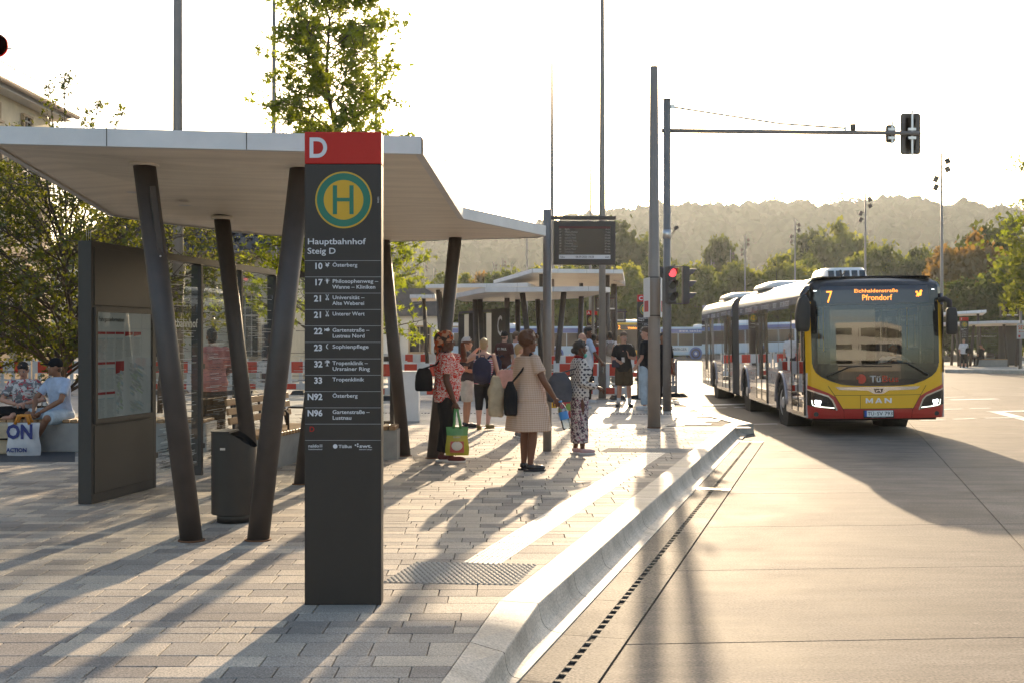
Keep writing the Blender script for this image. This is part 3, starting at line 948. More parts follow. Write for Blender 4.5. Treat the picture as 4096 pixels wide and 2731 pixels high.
X1, Z1 = Vector((1, 0, 0)), Vector((0, 0, 1))
def big_pylon():
    root = thing('stop_pylon', 'tall dark bus stop pylon with red header reading D and yellow-green H badge', 'stop sign', (-1.0325, 7.185, PZ))
    W, Hh, T = 0.469, 2.885, 0.12
    m = MB(); m.box((0, T / 2, (Hh - 0.196) / 2), (W, T, Hh - 0.196), 0, None, 0.004); m.build('body', 'sign_dark', root)
    m = MB(); m.box((0, T / 2, Hh - 0.098), (W, T, 0.1955), 0, None, 0.004); m.build('header', 'sign_red', root)
    lx = lambda px: (px - 1371.5) / 655.0
    lz = lambda py: (2420 - py) / 655.0
    Y = -0.003
    b = MB(); text_mb(b, 'D', 78 / 655, (lx(1233), Y, lz(632)), X1, Z1, 0, bold=0.035, res=8, fit=70 / 655); b.build('platform_letter', 'sign_white', root)
    h_badge(root, lx(1374.5), lz(803), 113.5 / 655, Y)
    b = MB()
    text_mb(b, 'Hauptbahnhof', 23.5 / 655, (lx(1229), Y, lz(980)), X1, Z1, bold=0.013, res=4, fit=232 / 655)
    b.build('stop_name', 'sign_white', root); b = MB()
    text_mb(b, 'Steig D', 23.5 / 655, (lx(1229), Y, lz(1018)), X1, Z1, bold=0.013, res=4, fit=112 / 655)
    b.build('stop_name', 'sign_white', root)
    rows = [('10', 'bird', ['Österberg'], 99), ('17', 'bulb', ['Philosophenweg –', 'Wanne – Kliniken'], 182), ('21', 'shears', ['Universität –', 'Alte Weberei'], 127), ('21', 'shears', ['Unterer Wert'], 128),
            ('22', 'fish', ['Gartenstraße –', 'Lustnau Nord'], 147), ('23', 'moon', ['Sophienpflege'], 144), ('32', 'palm', ['Tropenklinik –', 'Ursrainer Ring'], 142), ('33', None, ['Tropenklinik'], 127), ('N92', None, ['Österberg'], 100), ('N96', None, ['Gartenstraße –', 'Lustnau'], 148)]
    ln = MB()
    for k in range(12):
        rect(ln, (0, Y, lz(1045.5 + 65.05 * k)), X1, Z1, W * 0.985, 0.0022)
    ln.build('divider_lines', 'sign_line', root)
    for k, (num, ic, lines, wd) in enumerate(rows):
        y0 = 1045.5 + 65.05 * k
        b = MB()
        text_mb(b, num, 24 / 655, (lx(1290), Y, lz(y0 + 33)), X1, Z1, align='RIGHT', bold=0.04, res=3)
        b.build('route_number', 'sign_white', root)
        for q, t in enumerate(lines):
            b = MB(); text_mb(b, t, 14.8 / 655, (lx(1329.5), Y, lz(y0 + 24 + 23 * q)), X1, Z1, bold=0.016, res=3, fit=(wd if q == 0 else (172 if k == 1 else len(t) * 10.6)) / 655); b.build('route_name', 'sign_white', root)
        if ic: b = MB(); icon(b, ic, lx(1309), lz(y0 + 16), 22 / 655, Y); b.build('route_icon', 'sign_white', root)
    b = MB(); text_mb(b, 'D', 20 / 655, (lx(1237), Y, lz(1726)), X1, Z1, bold=0.01, res=4); b.build('small_letter', 'sign_red', root)
    b = MB()
    text_mb(b, 'naldo', 12 / 655, (lx(1233), Y, lz(1789)), X1, Z1, bold=0.02, fit=42 / 655)
    for k in range(3): rect(b, (lx(1284), Y, lz(1779 + 4 * k)), X1, Z1, 12 / 655, 1.5 / 655)
    text_mb(b, 'Verkehrsverbund', 5 / 655, (lx(1233), Y, lz(1799)), X1, Z1, bold=0.02, fit=56 / 655)
    b.build('network_logo', 'sign_white', root); b = MB()
    b.disc((lx(1341), Y, lz(1785)), 9 / 655, (0, -1, 0), 20)
    text_mb(b, 'TüBus', 12 / 655, (lx(1354), Y, lz(1791)), X1, Z1, bold=0.02, fit=53 / 655)
    b.build('operator_logo', 'sign_white', root); b = MB()
    for dx, dy in ((1422, 1780), (1431, 1776), (1431, 1785)): b.disc((lx(dx), Y, lz(dy)), 3.2 / 655, (0, -1, 0), 12)
    text_mb(b, 'swt.', 13 / 655, (lx(1437), Y, lz(1790)), X1, Z1, bold=0.03, fit=50 / 655)
    text_mb(b, 'Stadtwerke Tübingen', 4 / 655, (lx(1436), Y, lz(1799)), X1, Z1, bold=0.02, fit=52 / 655)
    b.build('utility_logo', 'sign_white', root)
    b = MB(); text_mb(b, 'MABEG', 6.5 / 655, (lx(1516), Y, lz(815)), Z1, -X1, bold=0.03, fit=24 / 655); b.build('maker_mark', 'sign_line', root)
    return root
big_pylon()

# ---------------------------------------------------------------- information cabinet + glass wall (one frame, running 10 degrees off the view)
WA = R(10)
def make_info(name, label, cat, loc, rz, glass_n, detail=True, group=None):
    root = thing(name, label, cat, loc, rz, group)
    L, T, Hh = 1.30, 0.145, 2.59
    m = MB(); m.box((-T / 2, L / 2, Hh / 2), (T, L, Hh), 0, None, 0.006); m.build('cabinet', 'panel_grey', root)
    for z0, z1 in ((1.955, 2.53), (0.10, 0.77)):
        m = MB(); m.box((0.004, L / 2, (z0 + z1) / 2), (0.012, L - 0.09, z1 - z0), 0, None, 0.003); m.build('cover_panel', 'panel_grey', root)
    case = MB()
    y0, y1, z0, z1, fw = 0.035, 1.265, 0.79, 1.935, 0.045
    for c, s in (((0.012, (y0 + y1) / 2, z1 - fw / 2), (0.03, y1 - y0, fw)), ((0.012, (y0 + y1) / 2, z0 + fw / 2), (0.03, y1 - y0, fw)), ((0.012, y0 + fw / 2, (z0 + z1) / 2), (0.03, fw, z1 - z0 - 2 * fw)), ((0.012, y1 - fw / 2, (z0 + z1) / 2), (0.03, fw, z1 - z0 - 2 * fw))):
        case.box(c, s)
    co = case.build('display_case', 'panel_grey', root)
    m = MB(); rect(m, (0.003, (y0 + y1) / 2, (z0 + z1) / 2), (0, 1, 0), Z1, y1 - y0 - 0.09, z1 - z0 - 0.09); m.build('backing', 'paper', co)
    if detail:
        X = 0.006
        b = MB(); text_mb(b, 'i', 0.06, (X, 0.085, 1.79), (0, 1, 0), Z1, bold=0.03); text_mb(b, 'Fahrgastinformation', 0.042, (X, 0.13, 1.80), (0, 1, 0), Z1, bold=0.016, fit=0.50); b.build('heading', 'ink', co)
        def sheet(yc, zc, w, h, hd=True, tilt=False):
            s = MB(); rect(s, (X, yc, zc), (0, 1, 0), Z1, w - 0.006, h - 0.006, 0)
            if hd:
                hh = 0.028 if not tilt else 0.05
                s.add([(X + .001, yc - w / 2 + .003, zc + h / 2 - .003), (X + .001, yc + w / 2 - .003, zc + h / 2 - .003), (X + .001, yc + w / 2 - .003, zc + h / 2 - hh * (1 if not tilt else 0.7)), (X + .001, yc - w / 2 + .003, zc + h / 2 - hh)], [(0, 1, 2, 3)], 1)
            zz = zc + h / 2 - 0.07
            rect(s, (X + .001, yc, zz), (0, 1, 0), Z1, w * 0.8, 0.006, 3)
            while zz > zc - h / 2 + 0.03:
                zz -= 0.012
                rect(s, (X + .001, yc - w * random.uniform(0, .08), zz), (0, 1, 0), Z1, w * random.uniform(0.6, 0.85), 0.0035, 2)
            s.build('timetable_sheet', ['paper', 'paper_red', 'paper_grey', 'paper_blue'], co)
        for i in range(3):
            for j in range(3):
                if i == 2 and j > 0: continue
                sheet(0.175 + i * 0.185, 1.55 - j * 0.30, 0.18, 0.295)
        sheet(0.735, 1.565, 0.17, 0.27, True, True); sheet(0.915, 1.565, 0.17, 0.27, True, True)
        for yc, zc, w, h in ((0.545, 1.10, 0.17, 0.60), (0.90, 1.20, 0.36, 0.42), (0.90, 0.915, 0.36, 0.13)):
            s = MB(); rect(s, (X, yc, zc), (0, 1, 0), Z1, w, h, 0)
            rr = random.Random(5)
            for k in range(70):
                mi = rr.choice([1, 1, 1, 2, 3, 4])
                ww, hh = rr.uniform(0.03, w * 0.4), rr.uniform(0.004, h * 0.06)
                a = R(-22); uy = Vector((0, -math.sin(a), math.cos(a))); ux = Vector((0, math.cos(a), math.sin(a)))
                rect(s, (X + .0008 + k * 2e-5, yc + rr.uniform(-w * .3, w * .3), zc + rr.uniform(-h * .38, h * .38)), ux, uy, ww, hh, mi)
            if w < 0.2: s.add([(X + .002, yc - w / 2, zc + h / 2), (X + .002, yc + w / 2, zc + h / 2), (X + .002, yc + w / 2, zc + h / 2 - .1), (X + .002, yc - w / 2, zc + h / 2 - .13)], [(0, 1, 2, 3)], 5)
            s.build('map_sheet', ['paper', 'map_grey', 'map_blue', 'map_green', 'map_grey', 'paper_red'], co)
        m = MB(); rect(m, (0.022, (y0 + y1) / 2, (z0 + z1) / 2), (0, 1, 0), Z1, y1 - y0 - 0.1, z1 - z0 - 0.1); m.build('case_glass', 'pane', co)
        for k in range(3):
            m = MB(); m.cyl((-0.03 - 0.04 * k, 0.04 + 0.03 * k, Hh), (-0.03 - 0.04 * k, 0.04 + 0.03 * k, Hh + 0.12), 0.002, n=5); m.build('bird_spike', 'alu', root)
    # glass wall
    y = L
    rr = random.Random(11)
    m = MB(); m.box((-0.07, L + glass_n * 0.6, Hh - 0.04), (0.09, glass_n * 1.2 + 0.1, 0.075)); m.build('top_rail', 'dark_steel', root)
    for k in range(glass_n + 1):
        m = MB(); yy = L + 0.035 + 1.2 * k
        m.box((-0.07, yy, (Hh - 0.08) / 2), (0.13, 0.055, Hh - 0.08), 0, None, 0.004)
        po = m.build('post', 'dark_steel', root)
        if detail:
            for z in (0.35, 1.3, 2.25):
                m = MB(); m.box((-0.02, yy + 0.05, z), (0.03, 0.05, 0.06)); m.build('clamp', 'dark_steel', po)
        if k == glass_n: break
        g = MB(); rect(g, (-0.03, yy + 0.6, 1.3), (0, 1, 0), Z1, 1.11, 2.36); go = g.build('glass_pane', 'pane', root)
        p = MB()
        for q in range(280 if detail else 40):
            u = rr.random(); z = 0.16 + 2.2 * (u ** 1.9)
            w = rr.uniform(0.10, 0.42)
            rect(p, (-0.028, yy + 0.6 + rr.uniform(-0.5 + w / 2, 0.5 - w / 2), z), (0, 1, 0), Z1, w, 0.0045, 0 if rr.random() < 0.62 else 1)
        p.build('printed_lines', ['ink', 'print_white'], go)
        if k == 0 or (not detail and k == 1):
            p = MB(); text_mb(p, 'Hauptbahnhof', 0.10, (-0.027, yy + 0.12, 1.93), (0, 1, 0), Z1, bold=0.02, fit=0.95); p.build('lettering', 'ink', go)
            p = MB(); text_mb(p, 'Hauptbahnhof', 0.10, (-0.027, yy + 0.16, 1.76), (0, 1, 0), Z1, bold=0.02, fit=0.95); p.build('lettering', 'print_white', go)
    return root
info_d = make_info('information_wall', 'dark information cabinet reading Fahrgastinformation with a glass wall running back from it', 'information board', (-4.14, 11.58, PZ), -WA, 3)

# end screen of glass at the far side of the seating
root = thing('glass_screen', 'short glass end screen with printed lines behind the wooden bench', 'glass screen', (-3.2, 16.5, PZ))
m = MB(); m.box((1.52, 0, 1.275), (0.055, 0.12, 2.55), 0, None, 0.004); m.build('post', 'dark_steel', root)
m = MB(); m.box((0.76, 0, 2.52), (1.5, 0.09, 0.07)); m.build('top_rail', 'dark_steel', root)
for z in (0.45, 1.35, 2.3):
    m = MB(); m.box((1.45, -0.03, z), (0.09, 0.03, 0.07)); m.build('clamp', 'dark_steel', root)
g = MB(); rect(g, (0.75, -0.03, 1.3), X1, Z1, 1.36, 2.34); go = g.build('glass_pane', 'pane', root)
p = MB(); rr = random.Random(12)
for q in range(160):
    z = 0.16 + 2.2 * (rr.random() ** 1.9); w = rr.uniform(0.10, 0.42)
    rect(p, (0.75 + rr.uniform(-0.65 + w / 2, 0.65 - w / 2), -0.033, z), X1, Z1, w, 0.006, 0 if rr.random() < 0.55 else 1)
p.build('printed_lines', ['ink', 'print_white'], go)

# ---------------------------------------------------------------- benches
def make_bench(name, label, loc, rz, length, back=True, depth=0.46, group=None, ends=True):
    """local: seat along y from 0 to length, front towards +x"""
    root = thing(name, label, 'bench', loc, rz, group)
    m = MB()
    prof = [(0.03, 0), (depth - 0.06, 0), (depth - 0.01, 0.40), (0.0, 0.40)]
    m.add([(x, 0, z) for x, z in prof] + [(x, length, z) for x, z in prof], [(0, 1, 2, 3), (7, 6, 5, 4)] + [(i, 4 + i, 4 + (i + 1) % 4, (i + 1) % 4) for i in range(4)])
    m.build('concrete_base', 'bench_concrete', root)
    nsl = int(length / 0.105)
    sl = MB(); sl.box((0, 0, 0), (depth + 0.03, 0.085, 0.055), 0, None, 0.008); sm = sl.mesh('seat_slat', 'bench_wood')
    for k in range(nsl):
        link('seat_slat', sm, root, (depth / 2, 0.05 + k * length / nsl, 0.43))
    if back:
        bl = MB(); bl.box((0, 0, 0), (0.035, length - 0.06, 0.085), 0, None, 0.008); bm = bl.mesh('back_slat', 'bench_wood')
        for k in range(3):
            link('back_slat', bm, root, (0.0 - 0.02 * k, length / 2, 0.62 + 0.115 * k), (0, -0.15, 0))
        for yy in (0.2, length / 2, length - 0.2):
            m = MB(); m.tube([(0.05, yy, 0.4), (0.0, yy, 0.5), (-0.05, yy, 0.9)], 0.018, 8); m.build('bracket', 'dark_steel', root)
    for yy in ([length * 0.45, length * 0.8] if ends else []):
        m = MB(); m.tube([(0.10, yy, 0.45), (0.10, yy, 0.66), (0.13, yy, 0.70), (0.38, yy, 0.70), (0.41, yy, 0.66), (0.41, yy, 0.45)], 0.014, 8); m.build('armrest', 'dark_steel', root)
    return root
_n = Vector((math.cos(WA), -math.sin(WA), 0)); _w = Vector((math.sin(WA), math.cos(WA), 0))
o = Vector((-4.14, 11.58, PZ)) + _n * 0.18 + _w * 2.85
make_bench('wooden_bench', 'slatted wood bench with backrest on a concrete base along the glass wall', o, -WA, 2.15)
make_bench('bench_block', 'short concrete bench block with wood slats beside the end glass screen', (-2.75, 16.28, PZ), R(-90), 1.2, False, 0.46, None, False)

# ---------------------------------------------------------------- litter bin
root = thing('litter_bin', 'dark steel litter bin with slanted open top standing between the leaning columns', 'litter bin', (-2.48, 10.5, PZ), 0.0)
m = MB(); m.cyl((0, 0, 0), (0, 0, 0.09), 0.15, 0.15, 28); m.build('plinth', 'bin_steel', root)
rings = []
for z in (0.075, 0.085, 0.70):
    r = []
    for k in range(32):
        a = 2 * PI * k / 32
        x, yv = 0.195 * math.copysign(abs(math.cos(a)) ** 0.75, math.cos(a)), 0.175 * math.copysign(abs(math.sin(a)) ** 0.75, math.sin(a))
        zz = z if z < 0.5 else 0.735 - (x + 0.195) * 0.0 + (0.06 if x < 0.02 else 0.06 - (x - 0.02) * 0.75)
        r.append((x * (0.97 if z < 0.08 else 1), yv, zz))
    rings.append(r)
m = MB(); m.loft(rings, caps=False); m.build('drum', 'bin_steel', root)
m = MB(); m.add([(x * 0.97, yv * 0.97, zz - 0.05) for x, yv, zz in rings[-1]], [tuple(range(32))]); m.build('opening', 'slot_dark', root)
lid = [(x, yv, 0.797) for x, yv, zz in rings[-1] if x < 0.03]
m = MB(); n_ = len(lid); lid = sorted(lid, key=lambda p: math.atan2(p[1], p[0] - 0.03 + 1e-6) % (2 * PI)); m.add([(p[0] * 1.02, p[1] * 1.02, 0.797) for p in lid] + [(p[0] * 1.02, p[1] * 1.02, 0.812) for p in lid], [tuple(reversed(range(n_))), tuple(range(n_, 2 * n_))] + [(i, (i + 1) % n_, n_ + (i + 1) % n_, n_ + i) for i in range(n_)]); m.build('lid', 'bin_steel', root)
m = MB(); rect(m, (-0.06, -0.176, 0.66), X1, Z1, 0.045, 0.02); m.build('maker_plate', 'alu', root)

# ---------------------------------------------------------------- departure display boards
mat('screen', (0.014, 0.012, 0.011), 0.25)
mat('screen_text', (0.28, 0.26, 0.24), 0.6)
mat('screen_red', (0.10, 0.02, 0.015), 0.5)
def make_display(name, label, loc, rz, detail=True, right=True, group=None, hgt=3.5, w=0.90, h=0.63, tail=True):
    root = thing(name, label, 'display board', loc, rz, group)
    m = MB(); m.cyl((0, 0, 0), (0, 0, hgt), 0.063, 0.063, 20); m.build('pole', 'pole_grey', root)
    sg = 1 if right else -1
    x0 = 0.09 * sg; xc = x0 + sg * w / 2
    zc = hgt - 0.12 - h / 2
    m = MB(); m.box((sg * (w + 0.1) / 2, 0, hgt - 0.17 + 0.05), (w + 0.1, 0.07, 0.05)); m.build('arm', 'dark_steel', root)
    m = MB(); m.box((xc, 0, zc - 0.05), (w, 0.12, h), 0, None, 0.008); bd = m.build('housing', 'dark_steel', root)
    m = MB(); rect(m, (xc, -0.0615, zc - 0.05), X1, Z1, w - 0.14, h - 0.15); sc = m.build('screen', 'screen', bd)
    Y = -0.0635
    top = zc - 0.05 + (h - 0.15) / 2; lft = xc - (w - 0.14) / 2; rgt = xc + (w - 0.14) / 2
    b = MB()
    rect(b, (xc, Y, top - (h - 0.15) + 0.035), X1, Z1, w - 0.15, 0.06, 0)
    b.build('date_bar', 'paper', sc); b = MB(); rect(b, (xc, Y, top - 0.018), X1, Z1, w - 0.15, 0.03, 0); b.build('header_bar', 'screen_red', sc)
    b = MB()
    rows = [('21', 'Egeria', '4 min'), ('17', 'Wanne-Kliniken', '7 min'), ('21', 'UntererWert', '13 min'), ('22', 'Lustnau Nord', '20 min'), ('32', 'Ursrainer Ring', '24 min'), ('10', 'Österberg', '27 min'), ('17', 'Wanne-Kliniken', '37 min'), ('22', 'Lustnau Nord', '50 min'), ('10', 'Österberg', '56 min')]
    dz = (h - 0.15 - 0.11) / 9
    for k, (a, t, q) in enumerate(rows):
        z = top - 0.055 - dz * k
        if detail:
            [(lambda bb: (text_mb(bb, tx, 0.020, (xx, Y, z), X1, Z1, align=al, bold=0.03), bb.build('departure_text', 'screen_text', sc)))(MB()) for tx, xx, al in ((a, lft + 0.01, 'LEFT'), (t, lft + 0.09, 'LEFT'), (q, rgt - 0.01, 'RIGHT'))]
        else:
            for xx, ww in ((lft + 0.03, 0.03), (lft + 0.09 + len(t) * 0.006, len(t) * 0.012), (rgt - 0.04, 0.06)): rect(b, (xx, Y, z + 0.01), X1, Z1, ww, 0.016)
    if not detail: tag(b.build('departure_text', 'screen_text', sc), kind='stuff')
    if detail:
        b = MB(); zz = top - (h - 0.15) + 0.022
        text_mb(b, '08.09.2023 18:38', 0.027, (xc, Y - 0.002, zz), X1, Z1, align='CENTER', bold=0.02); b.build('date_text', 'ink', sc); b = MB(); text_mb(b, 'TüBus', 0.02, (lft + 0.02, Y - 0.002, zz), X1, Z1, bold=0.02); b.build('operator_logo', 'ink', sc); b = MB(); text_mb(b, 'swt.', 0.026, (rgt - 0.02, Y - 0.002, zz), X1, Z1, align='RIGHT', bold=0.03)
        b.build('utility_logo', 'ink', sc)
    return root
make_display('departure_display', 'departure board reading 08.09.2023 18:38 hanging from a dark pole', GP(2189, 1803), R(3))

# ================================================================ ARTICULATED BUS
mat('bus_yellow', (0.76, 0.42, 0.004), 0.28, coat=0.5, var=0.05, vscale=2)
mat('bus_red', (0.42, 0.03, 0.022), 0.3, coat=0.5, var=0.06, vscale=2)
mat('bus_black', (0.012, 0.011, 0.011), 0.16, coat=0.6)
mat('bus_rubber', (0.022, 0.021, 0.02), 0.65, var=0.2, vscale=8)
mat('bus_white', (0.72, 0.72, 0.71), 0.28, coat=0.4)
mat('bus_silver', (0.40, 0.38, 0.40), 0.22, metal=0.35, coat=0.5, var=0.08, vscale=1.2)
mat('bus_strip', (0.10, 0.13, 0.22), 0.25, coat=0.4)
mat('bus_strip_text', (0.42, 0.44, 0.48), 0.4)
mat('bellows', (0.10, 0.092, 0.085), 0.85, var=0.15, vscale=4)
mat('chrome', (0.78, 0.78, 0.78), 0.12, metal=1.0)
mat('rim', (0.62, 0.61, 0.60), 0.35, metal=0.4, var=0.15, vscale=6)
mat('tyre', (0.02, 0.019, 0.018), 0.8, var=0.25, vscale=12, bump=0.3, bscale=60)
mat('led', (0.9, 0.25, 0.03), 0.5, emit=(1.0, 0.30, 0.035), estr=1.3)
mat('lamp_white', (0.9, 0.9, 0.9), 0.2, emit=(0.9, 0.96, 1.0), estr=5.0)
mat('drl', (0.9, 0.9, 0.85), 0.2, emit=(0.95, 1.0, 0.80), estr=1.4)
mat('logo_red', (0.45, 0.05, 0.02), 0.5)
mat('logo_grey', (0.50, 0.50, 0.50), 0.5)
mat('plate_white', (0.72, 0.72, 0.70), 0.5)
mat('plate_blue', (0.02, 0.07, 0.35), 0.5)
mat('dest_panel', (0.035, 0.035, 0.045), 0.12, coat=0.4)
mat('seat_cloth', (0.05, 0.06, 0.10), 0.8)
mat('bus_floor', (0.10, 0.10, 0.10), 0.7)
mat_glass('bus_glass', (0.17, 0.175, 0.17), 1.6, 0.015, 1.5)
mat_glass('windscreen', (0.55, 0.58, 0.56), 1.7, 0.01, 1.5)
mat('maker_metal', (0.72, 0.71, 0.69), 0.3, metal=0.2)
mat('amber', (0.6, 0.22, 0.03), 0.3)

HW = 1.275
def fy(x, z):
    u = min(1.0, abs(x) / HW)
    y = -0.24 * (1 - u ** 2.7)
    if u > 0.93: y += 0.05 * ((u - 0.93) / 0.07) ** 2
    if z > 1.0: y += 0.11 * ((z - 1.0) / 1.9) ** 1.6
    if z > 2.72: y += 0.30 * ((z - 2.72) / 0.25) ** 2.2
    if z < 0.5: y += 0.05 * ((0.5 - z) / 0.2) ** 2
    return y

def clip_x(poly, x0, x1):
    def half(pl, xc, keep_ge):
        out = []
        for i in range(len(pl)):
            a, b = pl[i], pl[(i + 1) % len(pl)]
            ia = (a[0] >= xc) if keep_ge else (a[0] <= xc)
            ib = (b[0] >= xc) if keep_ge else (b[0] <= xc)
            if ia: out.append(a)
            if ia != ib:
                t = (xc - a[0]) / (b[0] - a[0]); out.append((xc, a[1] + (b[1] - a[1]) * t))
        return out
    return half(half(poly, x0, True), x1, False)
def clip_z(poly, z0, z1):
    sw = clip_x([(z, x) for x, z in poly], z0, z1)
    return [(x, z) for z, x in sw]

def front_panel(mb, poly, off, mi=0, dx=0.085, dz=None):
    """lay a flat outline (x, z) onto the bowed bus front, off metres proud of it"""
    xs = [p[0] for p in poly]; zs = [p[1] for p in poly]
    x = math.floor(min(xs) / dx) * dx
    while x < max(xs) - 1e-6:
        strip = clip_x(poly, x, x + dx)
        if len(strip) >= 3:
            pieces = [strip]
            if dz:
                pieces = []
                z = math.floor(min(q[1] for q in strip) / dz) * dz
                while z < max(q[1] for q in strip) - 1e-6:
                    q = clip_z(strip, z, z + dz)
                    if len(q) >= 3: pieces.append(q)
                    z += dz
            for q in pieces:
                vs = []
                for px, pz_ in q:
                    if not vs or (abs(vs[-1][0] - px) > 1e-5 or abs(vs[-1][2] - pz_) > 1e-5): vs.append((px, fy(px, pz_) - off, pz_))
                if len(vs) >= 3: mb.add(vs, [tuple(range(len(vs)))], mi, True)
        x += dx
    return mb
def front_text(mb, txt, size, x, z, off, fit, align='CENTER', bold=0.02, mi=0):
    k = len(mb.v)
    text_mb(mb, txt, size, (x, 0, z), X1, Z1, mi, align, bold, fit=fit, res=3)
    for i in range(k, len(mb.v)):
        vx, _, vz = mb.v[i]; mb.v[i] = (vx, fy(vx, vz) - off, vz)

def mirror_x(poly): return [(-x, z) for x, z in reversed(poly)]
def strip_poly(path, w):
    """thin band along an open path in (x, z)"""
    lo, hi = [], []
    for i, p in enumerate(path):
        a = Vector(path[max(i - 1, 0)]); b = Vector(path[min(i + 1, len(path) - 1)])
        t = (b - a).normalized(); n = Vector((-t.y, t.x)) * w / 2
        lo.append((p[0] - n.x, p[1] - n.y)); hi.append((p[0] + n.x, p[1] + n.y))
    return lo, hi
def front_band(mb, path, w, off, mi=0):
    lo, hi = strip_poly(path, w)
    for i in range(len(path) - 1):
        front_panel(mb, [lo[i], lo[i + 1], hi[i + 1], hi[i]], off, mi, 0.06)

def make_wheel(parent, x, y, r, w, side, steer=0.0):
    """tyre with rim; side = -1 for the wheel whose face looks to -x"""
    def lathe(prof, n=36):
        m = MB(); rings = []
        for k in range(n):
            a = 2 * PI * k / n
            rings.append([(px * side, q * math.cos(a), q * math.sin(a)) for px, q in prof])
        rings.append(rings[0]); m.loft(rings, caps=False, closed=False); return m
    m = lathe([(-w, r * 0.60), (-w, r * 0.86), (-w + 0.02, r * 0.96), (-w + 0.05, r), (-0.05, r), (-0.02, r * 0.96), (0.0, r * 0.86), (-0.005, r * 0.66), (-0.03, r * 0.6)])
    o = m.build('wheel', 'tyre', parent, (x, y, r), (0, 0, steer))
    m = lathe([(-0.03, r * 0.62), (-0.012, r * 0.615), (-0.02, r * 0.56), (-0.07, r * 0.50), (-0.09, r * 0.36), (-0.02, r * 0.30), (0.015, r * 0.22), (0.025, r * 0.12), (0.025, 0.001)])
    ro = m.build('rim', 'rim', o)
    m = MB()
    for k in range(10):
        a = 2 * PI * k / 10
        m.disc(((-0.078) * side, r * 0.43 * math.cos(a), r * 0.43 * math.sin(a)), r * 0.055, (side, 0, 0), 10)
    m.build('rim_holes', 'slot_dark', o)
    return o

def rounded_pod(mb, c, size, taper=0.8, mi=0):
    x, y, z = size
    rings = []
    for q, s in ((0, 1.0), (0.45, 0.98), (0.8, 0.93), (1.0, taper)):
        pts = []
        for k in range(24):
            a = 2 * PI * k / 24
            pts.append((c[0] + x / 2 * s * math.copysign(abs(math.cos(a)) ** 0.45, math.cos(a)), c[1] + y / 2 * (s if s == 1 else s + 0.02) * math.copysign(abs(math.sin(a)) ** 0.45, math.sin(a)), c[2] + z * q))
        rings.append(pts)
    mb.loft(rings, mi)

